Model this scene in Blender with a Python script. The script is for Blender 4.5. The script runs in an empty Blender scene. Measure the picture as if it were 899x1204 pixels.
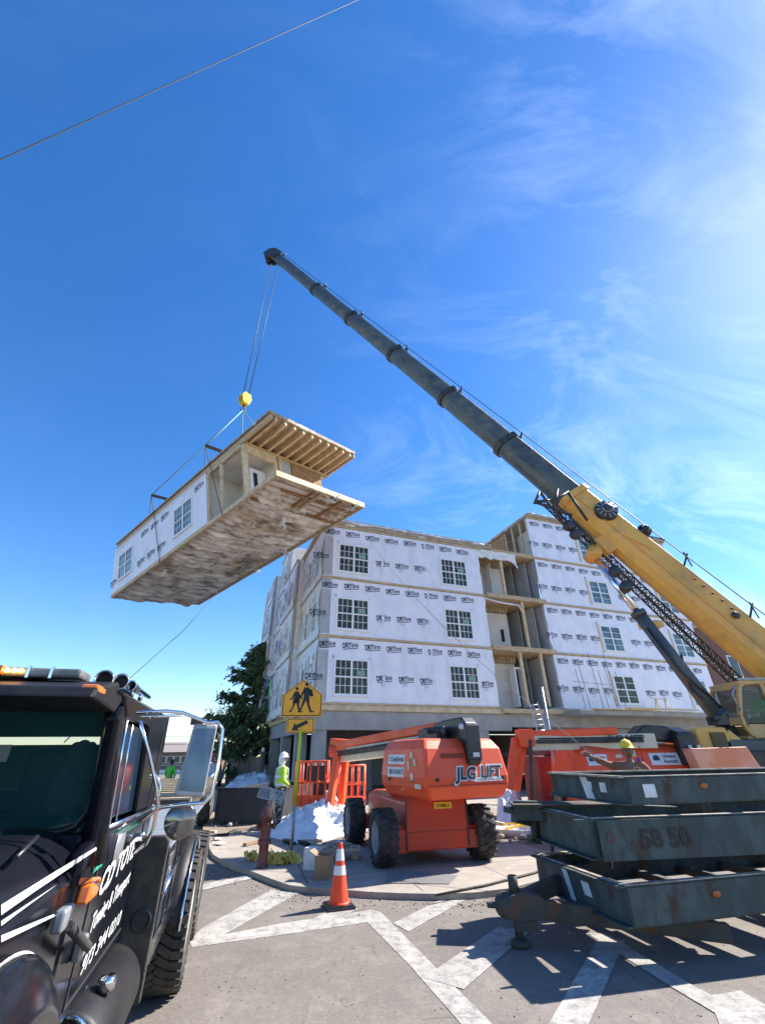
import bpy, math, random
from mathutils import Vector, Matrix, noise
random.seed(7)
SC = bpy.context.scene
COL = SC.collection
R = math.radians
EXPO = 1.22
# ------------------------------------------------------------------ camera
F, TH, RO, EYE = 508.0, R(29.35), R(-0.8), 1.8
def ray(px, py):
    X, Y = px-449.5, py-602.0
    U = X*math.cos(-RO)-Y*math.sin(-RO); W = X*math.sin(-RO)+Y*math.cos(-RO)
    u, v = U/F, -W/F
    return Vector((u, math.cos(TH)-v*math.sin(TH), math.sin(TH)+v*math.cos(TH)))
def G(px, py, z=0.0):            # point seen at (px,py) lying at height z
    d = ray(px, py); t = (z-EYE)/d.z
    return Vector((d.x*t, d.y*t, z))
def Q(px, py, Y):                # point seen at (px,py) at distance Y ahead
    d = ray(px, py); t = Y/d.y
    return Vector((d.x*t, Y, EYE+d.z*t))
cam = bpy.data.cameras.new('camera'); camo = bpy.data.objects.new('camera', cam); COL.objects.link(camo)
cam.sensor_fit = 'VERTICAL'; cam.sensor_height = 36; cam.sensor_width = 36; cam.lens = F*36/1204.0
cam.clip_start = 0.05; cam.clip_end = 3000
camo.matrix_world = Matrix.Translation((0, 0, EYE)) @ Matrix.Rotation(math.pi/2+TH, 4, 'X') @ Matrix.Rotation(RO, 4, 'Z')
SC.camera = camo
# ------------------------------------------------------------------ materials
MATS = {}
def lin(c): return tuple(c)+(1,)
def mat(name, c1, c2=None, rough=.6, metal=0., scale=6., detail=5., lo=.35, hi=.65, bump=0., bscale=None, coat=0., rvar=0., spec=.5, c3=None, s3=1.2, l3=.55, h3=.7, stretch=None, bdist=.02):
    m = bpy.data.materials.new(name); m.use_nodes = True; nt = m.node_tree; N = nt.nodes; L = nt.links
    b = N['Principled BSDF']; b.inputs['Roughness'].default_value = rough; b.inputs['Metallic'].default_value = metal
    b.inputs['Coat Weight'].default_value = coat; b.inputs['Specular IOR Level'].default_value = spec
    b.inputs['Base Color'].default_value = lin(c1)
    tc = N.new('ShaderNodeTexCoord'); src = tc.outputs['Object']
    if stretch:
        mp = N.new('ShaderNodeMapping'); mp.inputs['Scale'].default_value = stretch; L.new(src, mp.inputs['Vector']); src = mp.outputs[0]
    last = None
    if c2:
        n = N.new('ShaderNodeTexNoise'); n.inputs['Scale'].default_value = scale; n.inputs['Detail'].default_value = detail; L.new(src, n.inputs['Vector'])
        r = N.new('ShaderNodeMapRange'); r.inputs['From Min'].default_value = lo; r.inputs['From Max'].default_value = hi; L.new(n.outputs['Fac'], r.inputs['Value'])
        mx = N.new('ShaderNodeMix'); mx.data_type = 'RGBA'; mx.inputs['A'].default_value = lin(c1); mx.inputs['B'].default_value = lin(c2)
        L.new(r.outputs[0], mx.inputs['Factor']); last = mx.outputs['Result']
        if rvar:
            rr = N.new('ShaderNodeMapRange'); rr.inputs['To Min'].default_value = rough; rr.inputs['To Max'].default_value = min(1, rough+rvar)
            L.new(r.outputs[0], rr.inputs['Value']); L.new(rr.outputs[0], b.inputs['Roughness'])
    if c3:
        n = N.new('ShaderNodeTexNoise'); n.inputs['Scale'].default_value = s3; n.inputs['Detail'].default_value = 7; n.inputs['Roughness'].default_value = .65; L.new(src, n.inputs['Vector'])
        r = N.new('ShaderNodeMapRange'); r.inputs['From Min'].default_value = l3; r.inputs['From Max'].default_value = h3; L.new(n.outputs['Fac'], r.inputs['Value'])
        mx = N.new('ShaderNodeMix'); mx.data_type = 'RGBA'; mx.inputs['B'].default_value = lin(c3)
        if last: L.new(last, mx.inputs['A'])
        else: mx.inputs['A'].default_value = lin(c1)
        L.new(r.outputs[0], mx.inputs['Factor']); last = mx.outputs['Result']
    if last: L.new(last, b.inputs['Base Color'])
    if bump:
        n = N.new('ShaderNodeTexNoise'); n.inputs['Scale'].default_value = bscale or scale*4; n.inputs['Detail'].default_value = 4; L.new(src, n.inputs['Vector'])
        bp = N.new('ShaderNodeBump'); bp.inputs['Strength'].default_value = bump; bp.inputs['Distance'].default_value = bdist
        L.new(n.outputs['Fac'], bp.inputs['Height']); L.new(bp.outputs[0], b.inputs['Normal'])
    MATS[name] = m
    return m
M_wrap = mat('house wrap', (.82,.83,.91), (.74,.75,.85), rough=.45, scale=1.6, bump=.8, bscale=2.0, bdist=.07, c3=(.68,.69,.78), s3=.8, l3=.52, h3=.72, stretch=(1,1,.6))
M_wrapside = mat('loose wrap', (.80,.81,.82), (.62,.64,.68), rough=.45, scale=2.5, bump=.6, bscale=4, bdist=.06)
M_print = mat('black print', (.012,.016,.055), rough=.6)
M_print2 = mat('faint print', (.36,.38,.48), rough=.6)
M_lumber = mat('lumber', (.56,.43,.27), (.42,.30,.17), rough=.75, scale=3, stretch=(1,1,4), bump=.2, bscale=20)
M_lumberlt = mat('fresh lumber', (.66,.54,.36), (.50,.38,.23), rough=.75, scale=4, bump=.2, bscale=25)
M_osb = mat('osb', (.42,.25,.13), (.24,.13,.065), rough=.85, scale=9, detail=8, lo=.4, hi=.6, bump=.4, bscale=30)
M_drywall = mat('drywall', (.72,.70,.66), (.62,.60,.56), rough=.9, scale=1.2)
M_drywallg = mat('grey gypsum board', (.44,.46,.48), (.34,.36,.38), rough=.9, scale=1.5)
M_vinyl = mat('white vinyl', (.80,.81,.82), rough=.35)
M_glassd = mat('dark window glass', (.016,.024,.024), (.075,.085,.07), rough=.12, scale=2.5, spec=.28)
M_glassl = mat('bluish window glass', (.11,.19,.22), (.045,.075,.08), rough=.05, scale=1.1, lo=.42, hi=.6, spec=.7)
M_sticker = mat('green sticker', (.30,.45,.36), (.12,.25,.2), rough=.6, scale=40)
M_conc = mat('poured concrete', (.34,.34,.335), (.25,.255,.26), rough=.85, scale=1.3, detail=8, bump=.25, bscale=12, c3=(.16,.15,.14), s3=.9, l3=.62, h3=.8)
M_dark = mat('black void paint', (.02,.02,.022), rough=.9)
M_roofedge = mat('roof edge timber', (.46,.40,.33), (.30,.25,.2), rough=.85, scale=5, bump=.5, bscale=14, c3=(.72,.70,.68), s3=1.4, l3=.58, h3=.62)
M_asph = None
M_brick = mat('brick', (.20,.10,.075), (.14,.075,.06), rough=.9, scale=14, bump=.3)
M_yellow = mat('crane yellow', (.84,.44,.08), (.74,.37,.065), rough=.38, scale=.6, coat=.25, c3=(.34,.20,.08), s3=1.3, l3=.50, h3=.85, bump=.08, bscale=5)
M_boomg = mat('boom grey', (.05,.064,.066), (.10,.115,.11), rough=.42, scale=.9, detail=9, coat=.15, c3=(.20,.17,.13), s3=1.8, l3=.52, h3=.85, rvar=.2)
M_steeld = mat('dark steel', (.035,.038,.04), (.07,.07,.07), rough=.5, metal=.3, scale=5)
M_chrome = mat('chrome', (.75,.76,.78), rough=.12, metal=1.)
M_alu = mat('brushed aluminium', (.55,.56,.58), (.42,.43,.45), rough=.35, metal=.9, scale=4, stretch=(1,1,12))
M_orange = mat('lift orange', (.88,.090,.016), (.78,.08,.016), rough=.42, scale=1.4, detail=8, coat=.12, c3=(.45,.13,.06), s3=2.6, l3=.52, h3=.80, rvar=.2)
M_orangef = mat('faded orange', (.80,.25,.12), (.82,.36,.22), rough=.55, scale=1.3, lo=.42, hi=.58)
M_red = mat('chassis red', (.58,.05,.018), (.46,.045,.018), rough=.45, scale=1.5, coat=.1, c3=(.28,.12,.07), s3=3, l3=.52, h3=.8)
M_cream = mat('boom cream', (.66,.60,.44), (.55,.49,.35), rough=.5, scale=2)
M_blackpl = mat('black plastic', (.012,.013,.015), (.025,.026,.03), rough=.35, scale=4)
M_rubber = mat('tyre rubber', (.028,.027,.026), (.085,.07,.055), rough=.85, scale=6, lo=.4, hi=.75, bump=.3, bscale=40)
M_rim = mat('rim grey', (.45,.45,.44), (.3,.29,.27), rough=.5, scale=5)
M_paintw = mat('white decal', (.74,.74,.74), (.60,.60,.58), rough=.55, scale=9)
M_black = mat('black decal', (.012,.012,.014), rough=.5)
M_rust = mat('rusty painted steel', (.035,.050,.048), (.085,.108,.10), rough=.65, scale=4.5, detail=9, lo=.38, hi=.62, bump=.35, bscale=18, c3=(.060,.034,.020), s3=3.2, l3=.55, h3=.68, rvar=.2, stretch=(1,1,.6))
M_rustd = mat('dark rusty steel', (.045,.045,.04), (.075,.07,.055), rough=.75, scale=4, bump=.4, bscale=20, c3=(.14,.055,.022), s3=3.0, l3=.54, h3=.68)
M_rustsun = mat('worn steel edge with painted sun', (.50,.48,.43), (.26,.20,.15), rough=.5, scale=8, metal=.3)  # worn rim steel, lightened so its colour carries sunlight on the top edges
M_truck = mat('black truck paint', (.005,.006,.010), (.009,.010,.014), rough=.16, scale=2, coat=.0, spec=.22, bump=.012, bscale=4)
M_truckm = mat('dusty black paint', (.008,.008,.010), (.016,.016,.016), rough=.5, scale=8, spec=.3)
M_winsh = mat('tinted windscreen', (.012,.035,.042), (.02,.06,.07), rough=.05, scale=1.2, spec=1.)
M_amber = mat('amber lens', (.85,.20,.015), (.75,.15,.01), rough=.2, scale=20, coat=.6)
M_hyd = mat('hydrant paint', (.20,.065,.048), (.12,.045,.036), rough=.6, scale=7, bump=.35, bscale=25, c3=(.30,.17,.12), s3=6, l3=.58, h3=.72)
M_cone = mat('cone orange', (.90,.075,.02), (.82,.06,.02), rough=.5, scale=8)
M_conew = mat('reflective white', (.78,.78,.80), (.68,.68,.7), rough=.4, scale=14)
M_signy = mat('sign amber', (.88,.40,.015), (.82,.36,.015), rough=.45, scale=3)
M_polegr = mat('lime pole sleeve', (.55,.62,.03), rough=.5)
M_galv = mat('galvanised steel', (.40,.41,.42), (.30,.31,.32), rough=.5, metal=.7, scale=9)
M_tarp = mat('white tarp', (.78,.79,.80), (.66,.68,.71), rough=.6, scale=3, bump=.6, bscale=7, bdist=.05)
M_yellowcl = mat('yellow cloth', (.86,.66,.16), (.68,.52,.14), rough=.8, scale=9, bump=.4)
M_card = mat('cardboard', (.32,.22,.13), (.26,.17,.10), rough=.9, scale=6)
M_hivis = mat('hi vis lime', (.52,.85,.06), (.42,.72,.05), rough=.7, scale=10)
M_green = mat('green shirt', (.10,.55,.06), rough=.8)
M_jeans = mat('dark trousers', (.025,.028,.04), (.05,.05,.06), rough=.9, scale=20)
M_camo = mat('mottled trousers', (.03,.03,.03), (.30,.28,.25), rough=.9, scale=14, lo=.48, hi=.52)
M_skin = mat('skin', (.42,.24,.16), rough=.6)
M_skind = mat('tanned skin', (.22,.12,.075), rough=.6)
M_hair = mat('dark hair', (.02,.015,.012), rough=.8)
M_hat = mat('yellow hard hat', (.88,.56,.02), rough=.3, coat=.5)
M_hatw = mat('white hard hat', (.82,.82,.82), rough=.3, coat=.4)
M_rope = mat('wire rope', (.035,.035,.04), rough=.6)
M_ropel = mat('pale rope', (.22,.22,.22), rough=.8)
M_ropeb = mat('blue green sling', (.16,.30,.33), rough=.8)
M_insul = None
M_bark = mat('bark', (.09,.065,.05), (.05,.035,.028), rough=.95, scale=8, bump=.5)
M_leaf = mat('pine needles', (.055,.100,.045), (.095,.15,.06), rough=.8, scale=1.5)
M_twig = mat('bare twigs', (.12,.095,.08), (.08,.06,.05), rough=.95, scale=3)
M_wood = mat('weathered fence wood', (.20,.17,.14), (.12,.10,.08), rough=.9, scale=4, stretch=(6,6,1))
M_purple = mat('purple flap', (.16,.10,.42), rough=.6)
M_greenfl = mat('green flap', (.10,.55,.22), rough=.6)
M_blockb = mat('black container paint', (.018,.02,.024), (.035,.038,.04), rough=.6, scale=3, bump=.3, bscale=6)
M_stone = mat('far stone wall', (.42,.37,.30), (.32,.28,.23), rough=.9, scale=3)
M_shingle = mat('far roof', (.28,.24,.21), (.20,.17,.15), rough=.9, scale=6)
M_pink = mat('rusty dirt', (.35,.25,.18), (.24,.18,.13), rough=.95, scale=3, bump=.5)
# ------------------------------------------------------------------ geometry helpers
class MB:
    def __init__(s): s.v = []; s.f = []; s.m = []; s.sm = []
    def face(s, idx, mi=0, sm=False): s.f.append(tuple(idx)); s.m.append(mi); s.sm.append(sm)
    def poly(s, pts, mi=0, sm=False):
        b = len(s.v); s.v += [Vector(p) for p in pts]; s.face(range(b, b+len(pts)), mi, sm); return s
    def box(s, a, b, mi=0, M=None):
        x0, y0, z0 = a; x1, y1, z1 = b
        P = [Vector(p) for p in ((x0,y0,z0),(x1,y0,z0),(x1,y1,z0),(x0,y1,z0),(x0,y0,z1),(x1,y0,z1),(x1,y1,z1),(x0,y1,z1))]
        if M is not None: P = [M @ p for p in P]
        k = len(s.v); s.v += P
        for q in ((0,3,2,1),(4,5,6,7),(0,1,5,4),(1,2,6,5),(2,3,7,6),(3,0,4,7)): s.face([k+i for i in q], mi)
        return s
    def bar(s, p, q, w, h, mi=0, up=(0,0,1), w2=None, h2=None):   # rectangular beam p->q
        p, q = Vector(p), Vector(q); d = (q-p).normalized(); up = Vector(up)
        sd = d.cross(up)
        if sd.length < 1e-4: sd = d.cross(Vector((0,1,0)))
        sd.normalize(); u = sd.cross(d).normalized(); w2 = w2 or w; h2 = h2 or h; k = len(s.v)
        for c, W, H in ((p, w, h), (q, w2, h2)):
            for a, b in ((-1,-1),(1,-1),(1,1),(-1,1)): s.v.append(c+sd*(a*W/2)+u*(b*H/2))
        for f in ((0,3,2,1),(4,5,6,7),(0,1,5,4),(1,2,6,5),(2,3,7,6),(3,0,4,7)): s.face([k+i for i in f], mi)
        return s
    def tube(s, pts, r, n=8, mi=0, caps=True, sm=True, sy=1., up=None):
        pts = [Vector(p) for p in pts]; rs = r if isinstance(r, (list, tuple)) else [r]*len(pts)
        k = len(s.v); prev = None
        for i, p in enumerate(pts):
            if i == 0: d = pts[1]-pts[0]
            elif i == len(pts)-1: d = pts[-1]-pts[-2]
            else: d = (pts[i+1]-pts[i]).normalized()+(pts[i]-pts[i-1]).normalized()
            d.normalize()
            if prev is None:
                a = Vector(up) if up else (Vector((0,0,1)) if abs(d.z) < .9 else Vector((0,1,0)))
            else: a = prev
            sd = d.cross(a).normalized(); u = sd.cross(d).normalized(); prev = u
            for j in range(n):
                t = 2*math.pi*j/n; s.v.append(p+sd*(math.cos(t)*rs[i])+u*(math.sin(t)*rs[i]*sy))
        for i in range(len(pts)-1):
            for j in range(n):
                a, b = k+i*n+j, k+i*n+(j+1) % n; s.face((a, b, b+n, a+n), mi, sm)
        if caps:
            s.face([k+j for j in range(n)][::-1], mi); e = k+(len(pts)-1)*n; s.face([e+j for j in range(n)], mi)
        return s
    def lathe(s, prof, c=(0,0,0), axis='Z', n=24, mi=0, sm=True, M=None, lug=None):
        c = Vector(c); k = len(s.v)
        for r, h in prof:
            for j in range(n):
                t = 2*math.pi*j/n; x, y = r*math.cos(t), r*math.sin(t)
                p = Vector((x, y, h)) if axis == 'Z' else (Vector((h, x, y)) if axis == 'X' else Vector((x, h, y)))
                if M is not None: p = M @ p
                s.v.append(p+c)
        for i in range(len(prof)-1):
            for j in range(n):
                a, b = k+i*n+j, k+i*n+(j+1) % n; s.face((a, b, b+n, a+n), mi, sm)
        return s
    def prism(s, prof, plane, a, b, mi=0, sm=False):   # extrude closed 2D profile along the axis missing in plane
        ax = {'XZ': lambda u, v, w: (u, w, v), 'YZ': lambda u, v, w: (w, u, v), 'XY': lambda u, v, w: (u, v, w)}[plane]
        n = len(prof); k = len(s.v)
        s.v += [Vector(ax(u, v, a)) for u, v in prof]+[Vector(ax(u, v, b)) for u, v in prof]
        s.face(list(range(k, k+n))[::-1], mi); s.face(range(k+n, k+2*n), mi)
        for i in range(n):
            j = (i+1) % n; s.face((k+i, k+j, k+n+j, k+n+i), mi, sm)
        return s
    def ell(s, c, r, n=12, m=8, mi=0, M=None):
        c = Vector(c); k = len(s.v)
        for i in range(m+1):
            ph = math.pi*i/m
            for j in range(n):
                t = 2*math.pi*j/n; p = Vector((r[0]*math.sin(ph)*math.cos(t), r[1]*math.sin(ph)*math.sin(t), r[2]*math.cos(ph)))
                if M is not None: p = M @ p
                s.v.append(p+c)
        for i in range(m):
            for j in range(n):
                a, b = k+i*n+j, k+i*n+(j+1) % n; s.face((a, a+n, b+n, b), mi, True)
        return s
    def grid(s, fn, nu, nv, mi=0, sm=True):
        k = len(s.v)
        for i in range(nu+1):
            for j in range(nv+1): s.v.append(Vector(fn(i/nu, j/nv)))
        for i in range(nu):
            for j in range(nv):
                a = k+i*(nv+1)+j; s.face((a, a+nv+1, a+nv+2, a+1), mi, sm)
        return s
    def add(s, vs, fs, M, mi=0):
        k = len(s.v); s.v += [M @ v for v in vs]
        for f in fs: s.face([k+i for i in f], mi)
        return s
    def build(s, name, mats, parent=None, bev=0, solid=0, fix=True, M=None):
        me = bpy.data.meshes.new(name)
        vs = s.v if M is None else [M @ v for v in s.v]
        me.from_pydata([tuple(v) for v in vs], [], s.f)
        if not isinstance(mats, (list, tuple)): mats = [mats]
        for m in mats: me.materials.append(m)
        me.polygons.foreach_set('material_index', s.m); me.polygons.foreach_set('use_smooth', s.sm)
        me.update()
        if fix:
            import bmesh
            bm = bmesh.new(); bm.from_mesh(me); bmesh.ops.recalc_face_normals(bm, faces=bm.faces); bm.to_mesh(me); bm.free()
        o = bpy.data.objects.new(name, me); COL.objects.link(o)
        if parent: o.parent = parent
        if solid:
            md = o.modifiers.new('solid', 'SOLIDIFY'); md.thickness = solid; md.offset = 0
        if bev:
            md = o.modifiers.new('bevel', 'BEVEL'); md.width = bev; md.segments = 2; md.limit_method = 'ANGLE'
        return o
def tag(o, label, cat, group=None):
    o['label'] = label; o['category'] = cat
    if group: o['group'] = group
    return o
def struct(o, kind='structure', label=None, cat=None):
    o['kind'] = kind
    if label: o['label'] = label
    if cat: o['category'] = cat
    return o
def thing(name, label, cat, loc=(0,0,0), rz=0., group=None):
    o = bpy.data.objects.new(name, None); COL.objects.link(o); o.location = loc; o.rotation_euler = (0, 0, rz)
    o.empty_display_size = .2
    return tag(o, label, cat, group)
def center(o, loc):   # give a single-mesh thing an origin at its base
    loc = Vector(loc); o.data.transform(Matrix.Translation(-loc)); o.location = loc; return o
_tc = {}
def textmesh(txt, size=1., bold=0., shear=0., ext=0.004):
    key = (txt, size, bold, shear, ext)
    if key in _tc: return _tc[key]
    cu = bpy.data.curves.new('t', 'FONT'); cu.body = txt; cu.size = size; cu.offset = bold*size; cu.shear = shear; cu.extrude = ext; cu.resolution_u = 3
    cu.align_x = 'CENTER'; cu.align_y = 'CENTER'
    o = bpy.data.objects.new('t', cu); COL.objects.link(o)
    bpy.context.view_layer.update()
    me = bpy.data.meshes.new_from_object(o.evaluated_get(bpy.context.evaluated_depsgraph_get()))
    vs = [v.co.copy() for v in me.vertices]; fs = [tuple(p.vertices) for p in me.polygons]
    bpy.data.objects.remove(o); bpy.data.curves.remove(cu); bpy.data.meshes.remove(me)
    xs = [v.x for v in vs]; cx = (min(xs)+max(xs))/2; vs = [v-Vector((cx, 0, 0)) for v in vs]
    _tc[key] = (vs, fs, max(xs)-min(xs)); return _tc[key]
def plane_M(o, xd, yd):     # matrix placing text: x along xd, y along yd
    xd = Vector(xd).normalized(); n = xd.cross(Vector(yd)).normalized(); yd = n.cross(xd)
    return Matrix.Translation(o) @ Matrix((xd, yd, n)).transposed().to_4x4()
def add_text(mb, txt, o, xd, yd, height, mi=0, bold=0., shear=0., width=None, ext=.003):
    vs, fs, w = textmesh(txt, 1., bold, shear, .0)
    sx = (width/w) if width else height/.73; sy = height/.73
    M = plane_M(o, xd, yd) @ Matrix.Diagonal((sx, sy, 1, 1))
    mb.add(vs, fs, M, mi)
# ------------------------------------------------------------------ world, sun
SUN_AZ, SUN_EL = R(26.6), R(42.5)
w = bpy.data.worlds.new('World'); SC.world = w; w.use_nodes = True
nt = w.node_tree; N = nt.nodes; L = nt.links
bg = N['Background']; bg.inputs['Strength'].default_value = .112
sky = N.new('ShaderNodeTexSky'); sky.sky_type = 'NISHITA'; sky.sun_disc = False
sky.sun_elevation = SUN_EL; sky.sun_rotation = math.pi/2-SUN_AZ; sky.air_density = 1.0; sky.dust_density = .14; sky.ozone_density = 3.0
hsv = N.new('ShaderNodeHueSaturation'); hsv.inputs['Saturation'].default_value = 1.30; hsv.inputs['Hue'].default_value = .507
L.new(sky.outputs[0], hsv.inputs['Color'])
tc = N.new('ShaderNodeTexCoord')
mp = N.new('ShaderNodeMapping'); mp.inputs['Rotation'].default_value = (.5, .9, .3); mp.inputs['Scale'].default_value = (1.2, 3.2, 2.0); L.new(tc.outputs['Generated'], mp.inputs['Vector'])
n1 = N.new('ShaderNodeTexNoise'); n1.inputs['Scale'].default_value = 1.9; n1.inputs['Detail'].default_value = 12; n1.inputs['Roughness'].default_value = .66; n1.inputs['Distortion'].default_value = .8; L.new(mp.outputs[0], n1.inputs['Vector'])
n2 = N.new('ShaderNodeTexNoise'); n2.inputs['Scale'].default_value = 1.3; n2.inputs['Detail'].default_value = 2; L.new(tc.outputs['Generated'], n2.inputs['Vector'])
r1 = N.new('ShaderNodeMapRange'); r1.inputs['From Min'].default_value = .47; r1.inputs['From Max'].default_value = .80; L.new(n1.outputs['Fac'], r1.inputs['Value'])
sx = N.new('ShaderNodeSeparateXYZ'); L.new(tc.outputs['Generated'], sx.inputs[0])
rx = N.new('ShaderNodeMapRange'); rx.inputs['From Min'].default_value = -.15; rx.inputs['From Max'].default_value = .60; rx.inputs['To Min'].default_value = .06; rx.inputs['To Max'].default_value = 1.; L.new(sx.outputs['X'], rx.inputs['Value'])
r2 = N.new('ShaderNodeMapRange'); r2.inputs['From Min'].default_value = .38; r2.inputs['From Max'].default_value = .6; L.new(n2.outputs['Fac'], r2.inputs['Value'])
def mth(op, a, b):
    m = N.new('ShaderNodeMath'); m.operation = op
    for i, v in enumerate((a, b)):
        if isinstance(v, (int, float)): m.inputs[i].default_value = v
        else: L.new(v, m.inputs[i])
    m.use_clamp = False; return m.outputs[0]
cl = mth('MULTIPLY', mth('MULTIPLY', r1.outputs[0], rx.outputs[0]), mth('ADD', mth('MULTIPLY', r2.outputs[0], .8), .2))
cl = mth('MULTIPLY', cl, .36)
mx = N.new('ShaderNodeMix'); mx.data_type = 'RGBA'; mx.inputs['B'].default_value = (9.5, 10.2, 11.0, 1)
L.new(cl, mx.inputs['Factor']); L.new(hsv.outputs[0], mx.inputs['A']); L.new(mx.outputs['Result'], bg.inputs['Color'])
sd = bpy.data.lights.new('sun', 'SUN'); sd.energy = 5.0; sd.angle = R(.53); sd.color = (1., .945, .87)
so = bpy.data.objects.new('sun', sd); COL.objects.link(so)
sdir = Vector((math.cos(SUN_EL)*math.cos(SUN_AZ), math.cos(SUN_EL)*math.sin(SUN_AZ), math.sin(SUN_EL)))
so.rotation_euler = (-sdir).to_track_quat('-Z', 'Y').to_euler(); so.location = sdir*60
SC.view_settings.view_transform = 'Standard'; SC.view_settings.look = 'None'; SC.view_settings.exposure = EXPO; SC.view_settings.gamma = 1
# ------------------------------------------------------------------ ground materials
def ground_mat(name, base, dark, light, speck=.5, cracks=.0, joints=None, wear=None):
    m = bpy.data.materials.new(name); m.use_nodes = True; nt = m.node_tree; N = nt.nodes; L = nt.links; b = N['Principled BSDF']
    tc = N.new('ShaderNodeTexCoord'); P = tc.outputs['Object']
    def noi(sc, det=6, ro=.6, v=P):
        n = N.new('ShaderNodeTexNoise'); n.inputs['Scale'].default_value = sc; n.inputs['Detail'].default_value = det; n.inputs['Roughness'].default_value = ro; L.new(v, n.inputs['Vector']); return n.outputs['Fac']
    def mr(v, a, c, d=0., e=1.):
        r = N.new('ShaderNodeMapRange'); r.inputs['From Min'].default_value = a; r.inputs['From Max'].default_value = c; r.inputs['To Min'].default_value = d; r.inputs['To Max'].default_value = e; L.new(v, r.inputs['Value']); return r.outputs[0]
    def mix(f, A, B, mode='MIX'):
        x = N.new('ShaderNodeMix'); x.data_type = 'RGBA'; x.blend_type = mode
        L.new(f, x.inputs['Factor']) if not isinstance(f, float) else setattr(x.inputs['Factor'], 'default_value', f)
        for k, v in (('A', A), ('B', B)):
            if isinstance(v, tuple): x.inputs[k].default_value = v+(1,)
            else: L.new(v, x.inputs[k])
        return x.outputs['Result']
    c = mix(mr(noi(.45), .36, .66), base, dark)
    c = mix(mr(noi(2.6, 8, .7), .50, .72), c, light)
    if cracks: c = mix(mr(noi(.9, 7, .75), .56, .66, 0, .75), c, tuple(v*.62 for v in base)); c = mix(mr(noi(1.7, 3), .62, .72, 0, .5), c, tuple(v*1.3 for v in base))
    c = mix(mr(noi(60, 3), .52, .64, 0, speck), c, light)
    vv = N.new('ShaderNodeTexVoronoi'); vv.inputs['Scale'].default_value = 34; L.new(P, vv.inputs['Vector']); sv_ = N.new('ShaderNodeSeparateColor'); L.new(vv.outputs['Color'], sv_.inputs[0])
    c = mix(mr(sv_.outputs[0], .80, .84, 0, speck*.42), c, tuple(min(1, v*1.15) for v in light)); c = mix(mr(sv_.outputs[1], .80, .84, 0, speck*.42), c, tuple(v*.6 for v in base))
    c = mix(mr(noi(26, 4, .75), .56, .70, 0, speck*.7), c, tuple(v*.45 for v in base))
    c = mix(mr(noi(9, 6, .7), .60, .74, 0, speck*.8), c, tuple(min(1, v*1.35) for v in light))
    if cracks:
        ms = N.new('ShaderNodeMapping'); ms.inputs['Rotation'].default_value = (0, 0, R(-12)); ms.inputs['Scale'].default_value = (9, .55, 1); L.new(P, ms.inputs['Vector']); c = mix(mr(noi(1.6, 4, .6, ms.outputs[0]), .58, .72, 0, .4), c, tuple(v*.55 for v in base)); c = mix(mr(noi(3.4, 5, .8), .63, .68, 0, .6), c, tuple(v*.4 for v in base))
    if wear: c = mix(mr(noi(7, 9, .8), .47, .60, 0, .85), c, wear)
    if cracks:
        d = N.new('ShaderNodeVectorMath'); d.operation = 'ADD'; nn = N.new('ShaderNodeTexNoise'); nn.inputs['Scale'].default_value = 1.4; nn.inputs['Detail'].default_value = 5; L.new(P, nn.inputs['Vector']); L.new(P, d.inputs[0]); L.new(nn.outputs['Color'], d.inputs[1])
        v = N.new('ShaderNodeTexVoronoi'); v.feature = 'DISTANCE_TO_EDGE'; v.inputs['Scale'].default_value = .34; L.new(d.outputs[0], v.inputs['Vector'])
        k = mr(v.outputs['Distance'], .0, .007, 1, 0); g = mr(noi(.6), .5, .6)
        mm = N.new('ShaderNodeMath'); mm.operation = 'MULTIPLY'; L.new(k, mm.inputs[0]); L.new(g, mm.inputs[1])
        c = mix(mm.outputs[0], c, tuple(v*.45 for v in base))
    if joints:
        mp = N.new('ShaderNodeMapping'); mp.inputs['Rotation'].default_value = (0, 0, joints[0]); mp.inputs['Location'].default_value = (joints[2], joints[3], 0); L.new(P, mp.inputs['Vector'])
        bt = N.new('ShaderNodeTexBrick'); bt.offset = 0; bt.inputs['Scale'].default_value = 1; bt.inputs['Brick Width'].default_value = joints[1]; bt.inputs['Row Height'].default_value = joints[1]; bt.inputs['Mortar Size'].default_value = .012
        L.new(mp.outputs[0], bt.inputs['Vector']); c = mix(bt.outputs['Fac'], c, tuple(v*.3 for v in base))
    L.new(c, b.inputs['Base Color']); b.inputs['Roughness'].default_value = .85
    bp = N.new('ShaderNodeBump'); bp.inputs['Strength'].default_value = .45; bp.inputs['Distance'].default_value = .006; L.new(noi(70, 3), bp.inputs['Height']); L.new(bp.outputs[0], b.inputs['Normal'])
    return m
M_asph = ground_mat('asphalt', (.172,.148,.125), (.130,.113,.097), (.225,.196,.166), .55, cracks=1.)
M_walk = ground_mat('concrete pavement', (.33,.285,.235), (.25,.215,.18), (.41,.36,.30), .3, joints=(R(-16), 1.55, .35, .2))
M_dirt = ground_mat('bare dirt', (.24,.185,.135), (.16,.125,.095), (.33,.27,.21), .5)
M_mark = ground_mat('worn road paint', (.38,.36,.325), (.30,.28,.25), (.45,.43,.395), .35, cracks=1., wear=(.18,.165,.148))
M_kerb = ground_mat('kerb concrete', (.34,.30,.25), (.26,.23,.2), (.4,.36,.3), .3)
# ground sheet
mb = MB(); S_ = 1200
mb.poly([(-S_,-60,0),(S_,-60,0),(S_,S_,0),(-S_,S_,0)]); struct(mb.build('road', M_asph))
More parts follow.
